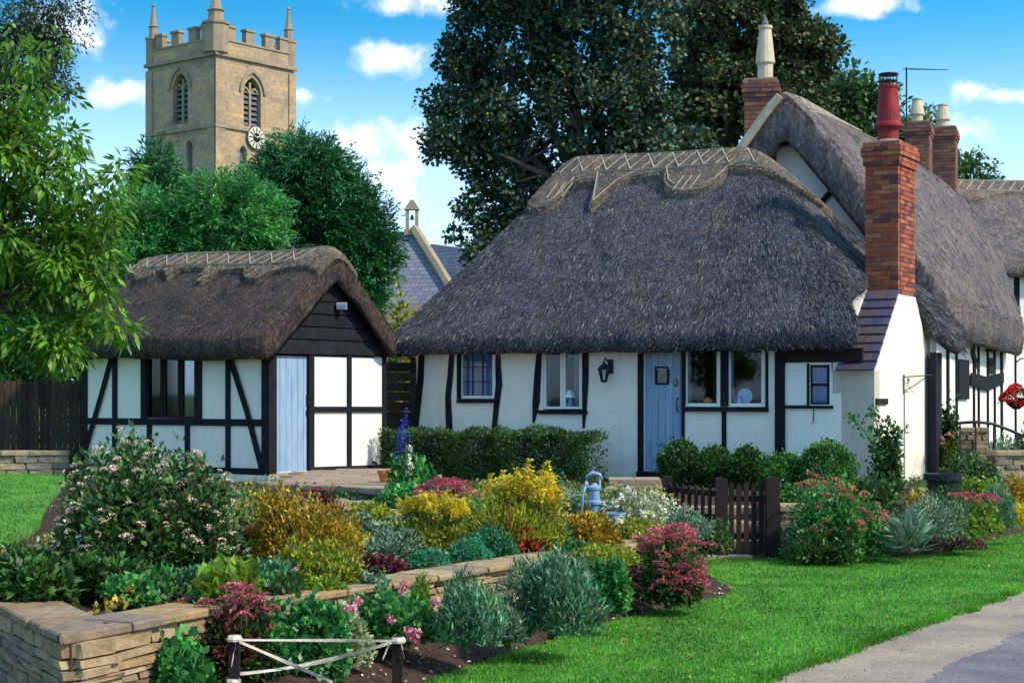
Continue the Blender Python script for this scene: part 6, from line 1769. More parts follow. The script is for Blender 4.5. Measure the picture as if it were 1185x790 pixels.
for i, (px, w_, h_, mt, lab, y0) in enumerate([(787, 50, 54, 'box_leaf', 'dark clipped box bush just right of the blue cottage door', 572), (827, 44, 48, 'box_leaf', 'second clipped box bush right of the blue door', 572),
                                            (865, 44, 50, 'box_leaf', 'middle box bush of the row below the wide window', 574), (906, 56, 46, 'box_light', 'fresher green box bush in front of the thick black post', 578), (957, 62, 60, 'box_light', 'largest box bush at the right end of the row before the white brick wall', 576)]):
    plant('box_bush', lab, 'bush', px, y0, .52, w_ * 1.05, h_, LM[mt], 6000, .05, .026, group='clipped box bushes', amp=.10, stems=5, lo=.6, loc=[(px - CX) / F * [26.1, 25.6, 25.2, 24.6, 24.3][i], [26.1, 25.6, 25.2, 24.6, 24.3][i], .52], dirup=.9, shape='dome')

# ------------------------------------------------------------------ flower beds
def blooms(r, b, w, h, mesh, n, name='flower', zlo=.6, zhi=1.0, sx=.42, depth=.8, scale=(.8, 1.2), dome=True, front=True, tilt=.35, stalk=True):
    """flower heads, each its own object, sharing one mesh; on the outer surface of the plant"""
    mb = MB()
    if zlo < .4 and r in SHAPE:      # spread over the whole side that faces out
        done = 0
        for i in range(n * 6):
            if done >= n: break
            c, rad, amp = SHAPE[r][i % len(SHAPE[r])]
            d = rdir(12); d = d[(d[:, 1] < .25) & (d[:, 2] > -.3)][:1]
            if not len(d): continue
            q = d[0]; k_ = lumps(d, c, amp)[0]
            pt_ = c + q * np.array(rad) * k_ * 1.03
            if any(np.sum(((pt_ - c_) / np.array(r_)) ** 2) < .86 for c_, r_, _a in SHAPE[r] if c_ is not c): continue
            done += 1
            place(name, mesh, c + q * np.array(rad) * k_ * random.uniform(.98, 1.08), r, (random.uniform(-.3, .9), random.uniform(-tilt, tilt), random.uniform(0, 6)), (random.uniform(*scale),) * 3)
        return
    for i in range(n):
        a = rng.random() * 2 * math.pi; rr = math.sqrt(rng.random())
        if front and rng.random() < .7: a = math.pi + rng.random() * math.pi
        x, y = math.cos(a) * rr, math.sin(a) * rr
        top = math.sqrt(max(0, 1 - rr * rr * .9)) if dome else rng.random()
        z = h * (zlo + (zhi - zlo) * top)
        p = b + np.array([x * w * sx * 1.15, y * w * sx * depth, z])
        place(name, mesh, p, r, (random.uniform(-tilt, tilt) - .25, random.uniform(-tilt, tilt), random.uniform(0, 6)), (random.uniform(*scale),) * 3)
        if stalk: mb.tube([b + np.array([x * w * sx * .4, y * w * sx * .3, h * .15]), p], [.006, .004], 4)
    if stalk: mb.build('flower_stalk', M['stemg'], r, kind='stuff')
SEDUM = head_mesh('sedum_head', LM['pink_flower'], 85, .062, .45, .018, .018)
SEDUM_S = head_mesh('salmon_head', LM['salmon_flower'], 60, .055, .5, .02, .018)
ROSE = head_mesh('rose', LM['rose_flower'], 40, .032, 1, .026, .026, 'ball')
CREAM = head_mesh('cream_cluster', LM['cream_flower'], 26, .04, .6, .022, .018)
WHITE = head_mesh('white_bloom', LM['white_flower'], 22, .04, .6, .035, .03, 'ball')
REDB = head_mesh('red_bloom', LM['red_flower'], 40, .06, 1, .05, .045, 'ball')
DAISY = head_mesh('daisy', LM['white_flower'], 10, .0, .6, .022, .012, 'daisy')
GOLD = head_mesh('golden_spray', LM['yellow_leaf'], 90, .055, .18, .03, .016, 'spike')
BLUE = head_mesh('blue_spike', LM['blue_flower'], 90, .045, .50, .035, .03, 'spike')
PLUM = head_mesh('plum_bloom', LM['rose_flower'], 18, .03, 1, .02, .02, 'ball')

# big flowering shrub, left foreground
r, b, w, h = plant('abelia_shrub', 'big rounded shrub dotted with small cream flowers behind the corner of the wall', 'shrub', 165, 675, .57, 208, 170, LM['shrub_leaf'], 21000, .055, .026, amp=.16, stems=16, depth=.75, lo=.55, stem_mat='stemb')
blooms(r, b, w, h, CREAM, 230, 'flower_cluster', .18, .99, .42, .8, (.4, .85), stalk=False)
plant('ground_shrub', 'loose dark leafy undergrowth at the left foot of the flowering shrub', 'shrub', 30, 700, .57, 110, 62, LM['shrub_leaf'], 5200, .07, .035, amp=.25)
plant('ground_shrub', 'dark leafy low plant spilling over the corner coping of the foreground wall', 'shrub', 115, 692, .57, 100, 48, LM['box_leaf'], 4200, .07, .035, amp=.3)
r, b, w, h = plant('hellebore', 'clump of fresh green pointed leaves under the flowering shrub', 'plant', 185, 690, .57, 60, 50, LM['lush_leaf'], 420, .10, .035, shape='fan', stems=0)
blooms(r, b, w, h, PLUM, 4, 'flower', .2, .5)
r, b, w, h = plant('leafy_perennial', 'yellow-green lobed leaves over the end of the coping right of the flowering shrub', 'plant', 262, 705, .56, 62, 50, LM['lime_leaf'], 900, .085, .07, amp=.25)
r, b, w, h = plant('leafy_perennial', 'mixed green filler plant between the flowering shrub and the orange spiraea', 'plant', 255, 660, .56, 80, 70, LM['shrub_leaf'], 4200, .05, .03, amp=.25)
blooms(r, b, w, h, CREAM, 16, 'flower_cluster', .3, .95, stalk=False)
# orange/yellow spiraea
plant('spiraea_bush', 'golden orange spiraea bush left of the patio edge', 'bush', 345, 668, .56, 155, 104, LM['orange_leaf'], 15000, .04, .016, amp=.25, stems=12, stem_mat='stemb', dirup=.8)
r, b, w, h = plant('spiraea_bush', 'yellow-green lower skirt of spiraea in front of the orange bush', 'bush', 375, 678, .57, 95, 52, LM['yellowgreen_leaf'], 5200, .045, .018, amp=.25, dirup=.7)
r, b, w, h = plant('berberis_bush', 'dark plum-red bush at the left side of the orange spiraea', 'bush', 295, 662, .56, 60, 52, LM['plum_leaf'], 3200, .04, .02, amp=.25)
blooms(r, b, w, h, SEDUM_S, 10, 'flower_head', .6, 1.0, scale=(.5, .8), stalk=False)
r, b, w, h = plant('lily_plant', 'a few pale pink open flowers low before the orange spiraea', 'plant', 322, 680, .57, 70, 32, LM['blue_leaf'], 1800, .06, .02, amp=.3)
blooms(r, b, w, h, ROSE, 7, 'flower', .3, 1.0, scale=(.35, .5))
# sage / mats along the terrace wall
plant('sage_plant', 'grey-green sage clump between the two yellow bushes', 'plant', 452, 655, .56, 75, 42, LM['sage_leaf'], 3600, .05, .018, amp=.3)
plant('heuchera', 'small dark red leafy plant at the wall behind the coping', 'plant', 440, 662, .57, 60, 16, LM['plum_leaf'], 900, .05, .035, shape='mat')
plant('mat_plant', 'flat blue-green cushion left of the round cushion on the terrace wall', 'plant', 497, 656, .57, 48, 20, LM['mat_leaf'], 3000, .025, .008, shape='mat', stems=0)
plant('mat_plant', 'round dense blue-green cushion plant on the terrace wall', 'plant', 543, 650, .57, 52, 26, LM['mat_leaf'], 4200, .022, .008, shape='mat', stems=0)
plant('mat_plant', 'taller mossy green cushion just behind the round cushion', 'plant', 568, 645, .57, 62, 34, LM['mat_leaf'], 4200, .03, .010, shape='mat', stems=0)
plant('mat_plant', 'small blue-green tuft right of the orange ground cover gap', 'plant', 648, 634, .57, 38, 26, LM['mat_leaf'], 2400, .03, .010, shape='mat', stems=0)
# golden bushes
r, b, w, h = plant('goldenrod', 'yellow-topped bush standing alone before the patio edge wall', 'bush', 502, 642, .56, 88, 62, LM['yellowgreen_leaf'], 4600, .045, .018, amp=.2, stem_mat='stemb', dirup=.9)
blooms(r, b, w, h, GOLD, 52, 'flower_spray', .55, .92, .42, .8, (.55, .95), tilt=.5)
r, b, w, h = plant('goldenrod', 'tallest golden flower plumes in the centre of the garden before the hedge', 'bush', 605, 640, .56, 104, 74, LM['yellowgreen_leaf'], 6500, .045, .018, amp=.25, stem_mat='stemb', dirup=.9)
blooms(r, b, w, h, GOLD, 40, 'flower_spray', .65, 1.0, .40, .8, (.7, 1.2), tilt=.4)
for (px, py) in [(607, 562), (597, 570), (615, 566), (631, 572), (590, 580), (633, 562), (610, 550), (632, 552), (640, 585), (650, 582), (600, 560), (614, 556), (645, 592)]:
    p = at(px, py + 8, b[1] - .1); place('flower_spray', GOLD, p, r, (-.1, .1, random.random() * 6), (1.15,) * 3)
r, b, w, h = plant('euphorbia', 'red and bronze leafy plant in front of the golden plumes', 'plant', 596, 641, .57, 84, 52, LM['red_leaf'], 2000, .05, .02, amp=.3)
leafmesh('young_shoots', *(lambda q: (q[0], q[1] + [0, 0, .8]))(bumpy(b + [0, -.1, h * .45], (w * .5, w * .4, h * .55), 1500, .7, -.2, .3)), .05, .018, LM['yellowgreen_leaf'], r)
r, b, w, h = plant('astilbe', 'tawny green plant left of the golden plumes with small buff tops', 'plant', 555, 630, .56, 70, 62, LM['yellowgreen_leaf'], 3800, .04, .014, amp=.28)
r, b, w, h = plant('ground_cover', 'low tan and orange creeping plant before the foot of the hand pump', 'plant', 680, 632, .57, 76, 38, LM['orange_leaf'], 4200, .038, .026, shape='mat')
# sedums, back of the bed
r, b, w, h = plant('sedum', 'pink flat-headed sedum clump by the hedge near the delphinium', 'plant', 515, 618, .56, 74, 56, LM['sage_leaf'], 2200, .055, .03, amp=.25)
blooms(r, b, w, h, SEDUM, 44, 'flower_head', .62, 1.12, .42, .8, (.6, 1.0))
plant('lamium', 'low bright green leafy patch at the left of the pink sedum by the hedge', 'plant', 473, 588, .60, 72, 26, LM['lush_leaf'], 2400, .06, .035, shape='mat')
r, b, w, h = plant('sedum', 'small pink sedum sprig on the stones of the patio edge', 'plant', 373, 588, .60, 40, 22, LM['plum_leaf'], 900, .04, .02, amp=.2)
blooms(r, b, w, h, SEDUM, 8, 'flower_head', .6, 1.1, .42, .8, (.45, .7))
# delphinium and foxglove by the cottage corner
r, b, w, h = plant('delphinium', 'tall blue delphinium spikes at the left corner of the cottage', 'flower', 468, 578, .60, 40, 45, LM['lush_leaf'], 900, .09, .05, amp=.25)
for (px, py) in [(466, 512), (470, 500), (462, 522)]:
    p = at(px, py + 12, b[1]); place('flower_spike', BLUE, p, r, (0, .05, random.random() * 6), (1.0, 1.0, .9)); MB().tube([b, p], .008, 5).build('stem', M['stemg'], r)
r, b, w, h = plant('foxglove', 'pale foxglove with large light green leaves before the end of the hedge', 'flower', 480, 582, .60, 42, 52, LM['lush_leaf'], 850, .10, .055, amp=.25)
for (px, py) in [(474, 528), (476, 540), (472, 548), (475, 518), (473, 535)]: place('flower', WHITE, at(px, py, b[1] - .15), r, (0, 0, random.random() * 6), (.9,) * 3)
# front bed (below the terrace wall)
r, b, w, h = plant('sedum', 'dark-stemmed sedum with raspberry heads at the left end of the tape barrier', 'plant', 275, 799, .06, 105, 108, LM['plum_leaf'], 3600, .055, .028, amp=.2, stem_mat='stemb', stems=22)
leafmesh('green_leaves', *(lambda q: (q[0], q[1]))(bumpy(b + [0, -.03, h * .4], (w * .5, w * .4, h * .42), 1800, .7, -.6, .25)), .055, .03, LM['shrub_leaf'], r)
blooms(r, b, w, h, SEDUM, 30, 'flower_head', .36, 1.06, .40, .85, (.55, .95))
blooms(r, b, w, h, SEDUM, 18, 'flower_head', .7, 1.1, .40, .85, (.55, .95))
for (px, py) in [(213, 696), (222, 694), (218, 702), (228, 708), (278, 684), (284, 687), (232, 718), (306, 700), (315, 702)]: place('flower_head', SEDUM, at(px, py, b[1] + .15), r, (0, 0, random.random() * 6), (.7,) * 3)
r, b, w, h = plant('geranium_leaves', 'bright green lobed foliage clump against the foot of the foreground wall', 'plant', 212, 822, .04, 66, 88, LM['lush_leaf'], 2000, .055, .05, amp=.3)
r, b, w, h = plant('geranium_leaves', 'large spreading green leafy clump in the front bed behind the tape', 'plant', 352, 786, .12, 110, 92, LM['lush_leaf'], 4200, .055, .045, amp=.25, stems=10)
plant('geranium_leaves', 'green foliage rising against the terrace wall left of the variegated plant', 'plant', 305, 728, .3, 90, 46, LM['lush_leaf'], 2400, .06, .045, amp=.3)
r, b, w, h = plant('variegated_shrub', 'cream-edged variegated plant with pale pink buds behind the tape', 'plant', 398, 770, .16, 62, 72, LM['pale_leaf'], 3000, .04, .022, amp=.25)
blooms(r, b, w, h, ROSE, 5, 'flower', .7, 1.0, scale=(.6, .8)); 
r, b, w, h = plant('rose_bush', 'green bush with scattered pink roses at the foot of the terrace wall', 'bush', 450, 742, .22, 104, 62, LM['lush_leaf'], 4300, .05, .034, amp=.3)
for (px, py) in [(467, 677), (466, 684), (414, 695), (452, 716), (504, 696), (474, 737), (483, 732), (480, 740), (472, 729), (395, 711), (386, 706)]: place('rose', ROSE, at(px, py, b[1] - .28), r, (random.random(), 0, random.random() * 6), (.95,) * 3)
plant('golden_conifer', 'narrow yellow-green feathery upright plant left of the lavender on the bed', 'plant', 488, 725, .28, 34, 62, LM['lime_leaf'], 2600, .05, .010, amp=.15, dirup=1.4)
r, b, w, h = plant('lavender', 'blue-grey lavender mound with an upright habit left of the larger one', 'plant', 538, 748, .20, 82, 84, LM['blue_leaf'], 7000, .06, .011, amp=.25, dirup=1.1)
r, b, w, h = plant('lavender', 'largest silvery blue-green lavender bush in front of the terrace wall', 'plant', 640, 733, .20, 108, 96, LM['blue_leaf'], 10500, .06, .012, amp=.22, dirup=1.0)
blooms(r, b, w, h, PLUM, 26, 'flower', .1, .7, scale=(.4, .7), stalk=False)
plant('silver_foliage', 'soft grey-green filler between the two lavender mounds', 'plant', 588, 745, .14, 52, 44, LM['sage_leaf'], 2500, .05, .014, amp=.25, dirup=.9)
r, b, w, h = plant('feverfew', 'low green plant dotted with tiny cream daisies beside the big sedum', 'plant', 708, 708, .20, 52, 62, LM['lush_leaf'], 2600, .05, .030, amp=.3)
blooms(r, b, w, h, DAISY, 34, 'flower', .1, .8, scale=(.5, .9), stalk=False)
r, b, w, h = plant('sedum', 'large dome of raspberry pink sedum at the corner of the bed before the gate', 'plant', 776, 698, .10, 98, 84, LM['shrub_leaf'], 5600, .055, .03, amp=.12, stem_mat='stemb', stems=22)
blooms(r, b, w, h, SEDUM, 62, 'flower_head', .36, 1.0, .43, .85, (.6, 1.15), tilt=.4)
blooms(r, b, w, h, SEDUM, 30, 'flower_head', .6, 1.04, .43, .85, (.6, 1.15), tilt=.4)
for i, (px, py, w_, h_, mt, lab) in enumerate([
    (250, 712, 60, 24, 'lush_leaf', 'trailing green leaves over the coping above the left stake'),
    (318, 702, 62, 26, 'shrub_leaf', 'dark leaves trailing over the coping above the spreading green clump'),
    (372, 694, 56, 22, 'lime_leaf', 'lime leaves trailing over the coping below the golden skirt'),
    (430, 686, 50, 18, 'sage_leaf', 'grey leaves creeping over the terrace coping above the pink roses'),
    (662, 650, 56, 20, 'lush_leaf', 'green leaves creeping over the coping above the large lavender')]):
    b_ = on(px, py, .52); b_[1] -= .02
    plant('trailing_plant', lab, 'plant', px, py, .52, w_, h_, LM[mt], int(w_ * 36), .05, .03, amp=.4, stems=2, loc=b_)
# small filler plants that close the gaps of the beds
for i, (px, py, z0, w_, h_, mt, kind_, lab) in enumerate([
    (232, 690, .57, 50, 30, 'blue_leaf', 'filler', 'small blue-green tuft between lobed leaves and the flowering shrub'),
    (290, 690, .57, 60, 26, 'lush_leaf', 'filler', 'low bright green leaves just behind the terrace coping on the left'),
    (330, 700, .50, 50, 30, 'shrub_leaf', 'filler', 'dark green leaves spilling over the coping below the pale lilies'),
    (420, 650, .56, 46, 30, 'lime_leaf', 'filler', 'lime tuft at the right foot of the orange spiraea'),
    (410, 630, .56, 50, 34, 'sage_leaf', 'filler', 'grey-green leaves behind the orange spiraea before the slabs'),
    (470, 640, .56, 44, 30, 'yellowgreen_leaf', 'filler', 'olive tuft at the left foot of the lone yellow-topped bush'),
    (545, 622, .56, 44, 30, 'lush_leaf', 'filler', 'green tuft between the two yellow bushes'),
    (655, 606, .54, 44, 30, 'sage_leaf', 'filler', 'grey leaves between the golden plumes and the pump'),
    (430, 745, .16, 60, 36, 'shrub_leaf', 'filler', 'dark green low leaves below the pink roses'),
    (590, 735, .16, 50, 30, 'lush_leaf', 'filler', 'fresh green leaves between the lavender mounds at the soil'),
    (690, 690, .22, 60, 46, 'box_light', 'filler', 'mid green leafy clump left of the large pink sedum'),
    (672, 660, .40, 60, 26, 'blue_leaf', 'filler', 'blue-green fringe on top of the terrace wall right of the large lavender'),
    (815, 640, .30, 60, 40, 'shrub_leaf', 'filler', 'dark leafy plant behind the large sedum at the gate post'),
    (765, 640, .50, 60, 30, 'yellowgreen_leaf', 'filler', 'yellow-green foliage behind the large pink sedum'),
    (150, 700, .57, 60, 30, 'lush_leaf', 'filler', 'bright low leaves along the soil behind the foreground coping'),
    (60, 690, .57, 60, 40, 'blue_leaf', 'filler', 'bluish leafy clump at the left edge of the raised bed'),
    (1000, 605, .35, 60, 40, 'lush_leaf', 'filler', 'green leaves between red-flowered bush and strap leaves'),
    (1100, 600, .40, 60, 40, 'shrub_leaf', 'filler', 'dark green shrub behind the lime-leaved plant'),
    (1140, 590, .40, 50, 36, 'lime_leaf', 'filler', 'yellow-green leaves behind the blue conifer'),
    (520, 596, .58, 70, 26, 'lush_leaf', 'filler', 'fresh green low plants in front of the left end of the long hedge'),
    (590, 594, .58, 80, 26, 'box_light', 'filler', 'green low planting under the middle of the long hedge'),
    (640, 590, .58, 60, 22, 'sage_leaf', 'filler', 'grey-green edging under the right end of the long hedge'),
    (430, 606, .56, 60, 24, 'yellowgreen_leaf', 'filler', 'olive tuft in front of the patio edge stones'),
    (1062, 600, .45, 46, 34, 'orange_leaf', 'filler', 'tan leaves at the foot of the sunlit chimney wall')]):
    plant('bedding_plant', lab, 'plant', px, py, z0, w_, h_, LM[mt], int(w_ * 34), .05, .022 if i % 2 else .032, amp=.3, stems=3)
# whites and yellows round the pump and steps
r, b, w, h = plant('white_rose_bush', 'airy plant with many cream white blooms between the pump and the steps', 'bush', 742, 612, .50, 96, 44, LM['pale_leaf'], 2600, .045, .022, amp=.3)
blooms(r, b, w, h, WHITE, 34, 'flower', .35, 1.05, scale=(.6, 1.05))
r, b, w, h = plant('white_rose_bush', 'creamy low flowers on the terrace right of the blue pump', 'bush', 735, 632, .52, 66, 34, LM['yellowgreen_leaf'], 2000, .04, .02, amp=.3)
blooms(r, b, w, h, WHITE, 14, 'flower', .35, 1.05, scale=(.5, .9))
plant('sage_plant', 'pale green cushion on the wall left of the gate fence', 'plant', 795, 622, .55, 62, 34, LM['sage_leaf'], 2600, .035, .014, amp=.2)
plant('hosta', 'light green leafy plant just left of the blue pump', 'plant', 667, 596, .52, 42, 26, LM['lush_leaf'], 700, .09, .05, amp=.2, shape='fan', stems=0)
plant('fern', 'low green leaves beside the box bushes right of the gate top', 'plant', 905, 585, .52, 60, 24, LM['box_light'], 1800, .06, .03, amp=.2)
r, b, w, h = plant('terrace_filler', 'olive and tan low planting between golden bush and terrace wall', 'plant', 700, 652, .56, 80, 20, LM['yellowgreen_leaf'], 1800, .04, .02, shape='mat')
# right-hand bed
r, b, w, h = plant('penstemon', 'big loose green bush with red-pink blooms right of the stone wall end', 'bush', 962, 645, .05, 108, 92, LM['lush_leaf'], 9000, .055, .026, amp=.25, stems=14)
blooms(r, b, w, h, SEDUM_S, 60, 'flower_head', .35, 1.05, .43, .8, (.55, .95), stalk=False)
for (px, py) in [(968, 556), (976, 560), (955, 560), (940, 558), (962, 566)]: place('flower_head', SEDUM_S, at(px, py, b[1] + .2), r, (0, 0, random.random() * 6), (1.1,) * 3)
plant('penstemon', 'dark leafy base of plants at the lawn edge right of the wall end', 'bush', 955, 650, .03, 92, 42, LM['box_leaf'], 3800, .05, .026, amp=.2)
r, b, w, h = plant('sedum', 'pink sedum heads leaning out over the lawn edge near the strap leaves', 'plant', 1010, 640, .08, 46, 44, LM['shrub_leaf'], 1500, .05, .028, amp=.25)
blooms(r, b, w, h, SEDUM, 24, 'flower_head', .5, 1.1, .45, .8, (.6, .95))
plant('iris_leaves', 'striped strap leaves arching from the bed in front of the chimney', 'plant', 1050, 640, .12, 62, 66, LM['sage_leaf'], 260, .26, .03, shape='fan', stems=0)
r, b, w, h = plant('lobelia', 'small patch of deep blue flowers at the lawn edge', 'plant', 1040, 640, .04, 44, 24, LM['blue_leaf'], 1200, .035, .012, shape='mat')
blooms(r, b, w, h, head_mesh('lobelia_bloom', LM['blue_flower'], 14, .02, 1, .015, .015, 'ball'), 26, 'flower', .4, 1.05, stalk=False)
plant('catmint', 'grey-green lavender-like bush below the sunlit chimney wall', 'plant', 1075, 622, .25, 96, 52, LM['sage_leaf'], 5600, .045, .012, amp=.25, dirup=.8)
r, b, w, h = plant('hydrangea', 'lime-leaved plant topped with rosy flower heads right of the chimney', 'plant', 1122, 622, .22, 66, 46, LM['lime_leaf'], 2300, .055, .03, amp=.25)
blooms(r, b, w, h, SEDUM, 18, 'flower_head', .8, 1.1, .45, .8, (.7, 1.1))
plant('blue_spruce', 'small dense blue-green conifer near the right edge of the bed', 'shrub', 1158, 614, .25, 46, 62, LM['blue_leaf'], 5600, .045, .010, amp=.15, dirup=.7)
plant('golden_grass', 'yellow grassy tuft at the right edge of the picture', 'plant', 1184, 612, .22, 40, 46, LM['yellow_leaf'], 420, .18, .018, shape='fan', stems=0)
plant('heather', 'low dark red-brown plants along the lawn edge of the right bed', 'plant', 1095, 634, .05, 90, 14, LM['plum_leaf'], 2000, .03, .016, shape='mat')
r, b, w, h = plant('climbing_rose', 'tall leafy rose climbing against the corner of the white wall and chimney', 'climber', 1026, 580, .55, 46, 104, LM['shrub_leaf'], 1700, .07, .045, amp=.35, stems=6, dirup=.3, lo=.2, depth=.5)
for pts in ([(1026, 575), (1022, 520), (1012, 480), (1008, 474)], [(1024, 540), (1005, 505), (990, 486), (983, 484)], [(1026, 575), (1032, 530), (1040, 505), (1045, 497)]):
    L_ = [at(px, py, b[1] - .05) for px, py in pts]; MB().tube(L_, [.014, .011, .007, .004], 5).build('cane', M['stemg'], r)
    k = 90; t = rng.random(k) * (len(L_) - 1); i0 = t.astype(int); f_ = (t - i0)[:, None]; A_ = np.array(L_)
    Pp = A_[i0] * (1 - f_) + A_[i0 + 1] * f_ + rng.normal(size=(k, 3)) * .04
    leafmesh('leaves', Pp, rdir(k) + [0, 0, .2], .07, .045, LM['lush_leaf'], r)
plant('climber_base', 'dark leafy plants at the foot of the chimney wall left of the stones', 'plant', 1010, 592, .5, 70, 40, LM['shrub_leaf'], 2600, .055, .03, amp=.25)
# beyond the chimney
r, b, w, h = plant('flower_border', 'yellow-green planting with pink blooms just right of the chimney foot', 'plant', 1103, 552, .55, 60, 46, LM['yellowgreen_leaf'], 2600, .055, .03, amp=.3)
blooms(r, b, w, h, ROSE, 7, 'flower', .7, 1.1)
for (px, py) in [(1085, 514), (1092, 512), (1081, 518)]: place('rose', ROSE, at(px, py, b[1]), r, (0, 0, 1), (1.3,) * 3)
plant('rear_border', 'dark green leafy border plants before the boundary wall', 'plant', 1125, 572, .5, 66, 50, LM['shrub_leaf'], 3400, .05, .026, amp=.3)
plant('rear_border', 'orange and yellow foliage at the right above the blue conifer', 'plant', 1170, 585, .45, 52, 38, LM['orange_leaf'], 2200, .045, .024, amp=.25)
plant('rear_border', 'grey leafy shrub behind the boundary wall below the handrail', 'plant', 1160, 535, .6, 66, 32, LM['sage_leaf'], 1800, .06, .03, amp=.3)
plant('rear_border', 'green shrub with pale blooms climbing beside the porch post', 'climber', 1100, 520, .5, 24, 92, LM['shrub_leaf'], 1500, .07, .045, amp=.35, loc=[7.85, 29.4, .5])
r, b, w, h = plant('phlox', 'pale pink and white flowers under the timber-framed wall', 'plant', 1115, 515, .55, 56, 36, LM['pale_leaf'], 1700, .06, .03, amp=.3, loc=[8.3, 30.1, .5])
blooms(r, b, w, h, WHITE, 18, 'flower', .5, 1.1)
plant('fuchsia', 'dark green shrub below the red hanging basket', 'plant', 1182, 520, .5, 34, 66, LM['shrub_leaf'], 2000, .06, .035, amp=.3, loc=[8.45, 27.0, .5])
# hanging basket
bk = at(1176, 462, 26.6)
hb = root('hanging_basket', 'hanging basket overflowing with bright scarlet flowers at the right edge', 'hanging basket', bk)
MB().lathe(bk, [(.05, -.16), (.15, -.08), (.19, 0), (.17, 0)], 14).build('basket', M['timber_brown'], hb)
P, d = bumpy(bk + [0, 0, .04], (.26, .22, .14), 500, .6, -.6, .2); leafmesh('foliage', P, d + rdir(len(P)) * .5, .05, .035, LM['lush_leaf'], hb)
for i in range(26):
    q = rdir(1)[0] * [.27, .22, .13]; q[1] = -abs(q[1]); place('flower', REDB, bk + q + [0, 0, .06], hb, (0, 0, random.random() * 6), (random.uniform(.7, 1.1),) * 3)
MB().tube([bk + [-.15, 0, 0], bk + [0, 0, .6], bk + [.15, 0, 0]], .006, 4).build('hanging_chain', M['metal_dark'], hb)
MB().tube([bk + [0, 0, .6], bk + [.1, .1, .66], bk + [.55, .3, .7]], .014, 6).build('bracket_arm', M['metal_dark'], hb)
MB().tube([bk + [.56, .3, .9], bk + [.56, .3, -2]], .04, 8).build('basket_post', M['timber_brown'], hb)

# bark chips and pebbles over the front bed
k = 1500
Pk = np.stack([rng.uniform(-1.4, 2.4, k), rng.uniform(10.6, 17, k)], 1)
Pk = Pk[(~inside(Pk, GARDEN)) & (~inside(Pk, LAWN_AREA))]
hk = ground_h(Pk); Pk3 = np.column_stack([Pk, hk + .015])
leafmesh('bark_chips', Pk3, rng.normal(size=(len(Pk3), 3)) * [1, 1, .3], .035 * rng.uniform(.4, 1.2, len(Pk3)), .022, M['chip'] if 'chip' in M else LM['cream_flower'], None, kind='stuff')
bpy.data.objects['bark_chips']['label'] = 'pale bark chips scattered over the dark soil of the front bed'
bpy.data.objects['bark_chips']['category'] = 'bark chips'

# fallen leaves and daisies on the lawn, grit on the path
k = 260; Pq = np.stack([rng.uniform(-.6, 8, k), rng.uniform(11, 23, k)], 1); Pq = Pq[inside(Pq, lawn_pts)]
o = leafmesh('fallen_leaves', np.column_stack([Pq, np.full(len(Pq), .022)]), rng.normal(size=(len(Pq), 3)) * [1, 1, .2], .045 * rng.uniform(.5, 1.2, len(Pq)), .03, LM['orange_leaf'], None, kind='stuff')
tag(o, 'small dry leaves lying here and there on the front lawn', 'leaves')
k = 900; Pq = np.stack([rng.uniform(1, 8, k), rng.uniform(10.5, 20, k)], 1); Pq = Pq[~inside(Pq, lawn_pts)]
o = leafmesh('path_grit', np.column_stack([Pq, np.full(len(Pq), .002)]), rng.normal(size=(len(Pq), 3)) * [1, 1, .15], .018 * rng.uniform(.4, 1.3, len(Pq)), .014, M['stone_grey'], None, kind='stuff')
tag(o, 'fine grit and small stones scattered on the path surface', 'grit')

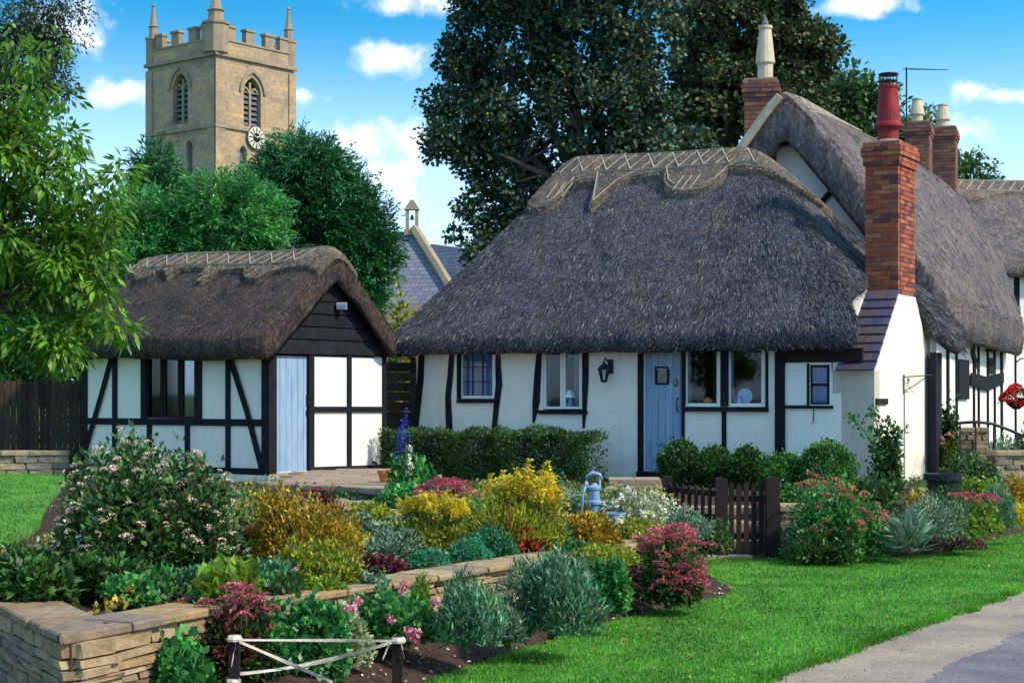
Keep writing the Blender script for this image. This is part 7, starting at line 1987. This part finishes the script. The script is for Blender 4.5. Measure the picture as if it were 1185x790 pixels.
def cover(name, label, x0, x1, y0, y1, n, ok, mats, hmax=.16, L=.05, W=.03):
    P = np.stack([rng.uniform(x0, x1, n), rng.uniform(y0, y1, n)], 1); P = P[ok(P)]
    nv = np.array([noise.noise(Vector((q[0] * 1.9, q[1] * 1.9, 5))) + .6 * noise.noise(Vector((q[0] * 5, q[1] * 5, 8))) for q in P])
    m = nv > -.05; P, nv = P[m], nv[m]
    z = ground_h(P) + .01 + np.clip(nv + .1, 0, .8) * hmax * 2 * rng.random(len(P)) ** .6
    kind = (np.array([noise.noise(Vector((q[0] * 1.3 + 9, q[1] * 1.3, 2))) for q in P]) * 1.6 + .5 + rng.normal(size=len(P)) * .08)
    kk = np.clip((kind * len(mats)).astype(int), 0, len(mats) - 1)
    for i, mt in enumerate(mats):
        q = kk == i
        if q.sum() < 20: continue
        o = leafmesh(name, np.column_stack([P[q], z[q]]), rdir(q.sum()) * .8 + [0, 0, .7], L * rng.uniform(.6, 1.4, q.sum()), W * rng.uniform(.7, 1.3, q.sum()), LM[mt], None, kind='stuff')
        tag(o, label % ['dark green', 'fresh green', 'grey-green', 'yellow-green', 'bright green', 'tan and orange'][i], 'ground cover')
okc = lambda P: inside(P, GARDEN) & ~inside(P, patio_poly) & (poly_dist(P, WALL_A) > .42) & (poly_dist(P, WALL_B) > .42) & ~inside(P, [(-2.6, 17.4), (-1.1, 17.4), (-1.2, 21.6), (-3, 21.6)])
cover('ground_cover', '%s low leafy ground cover between the bushes of the terraced garden', -4.6, 2.0, 9.8, 24.5, 60000, okc, ['shrub_leaf', 'lush_leaf', 'sage_leaf', 'yellowgreen_leaf', 'mat_leaf', 'orange_leaf'])
okr = lambda P: (~inside(P, LAWN_AREA)) & (poly_dist(P, LAWN_EDGE) > .25)
cover('bed_cover', '%s low leafy ground cover in the bed right of the gate', 3.9, 9, 20.2, 27, 22000, okr, ['shrub_leaf', 'lush_leaf', 'sage_leaf', 'yellowgreen_leaf'])
okf = lambda P: (~inside(P, LAWN_AREA)) & (~inside(P, GARDEN)) & (poly_dist(P, LAWN_EDGE) > .45)
cover('front_cover', '%s low leaves on the soil of the front bed below the terrace wall', -2.2, 2.1, 10.4, 18, 14000, okf, ['shrub_leaf', 'lush_leaf', 'sage_leaf'], hmax=.10)
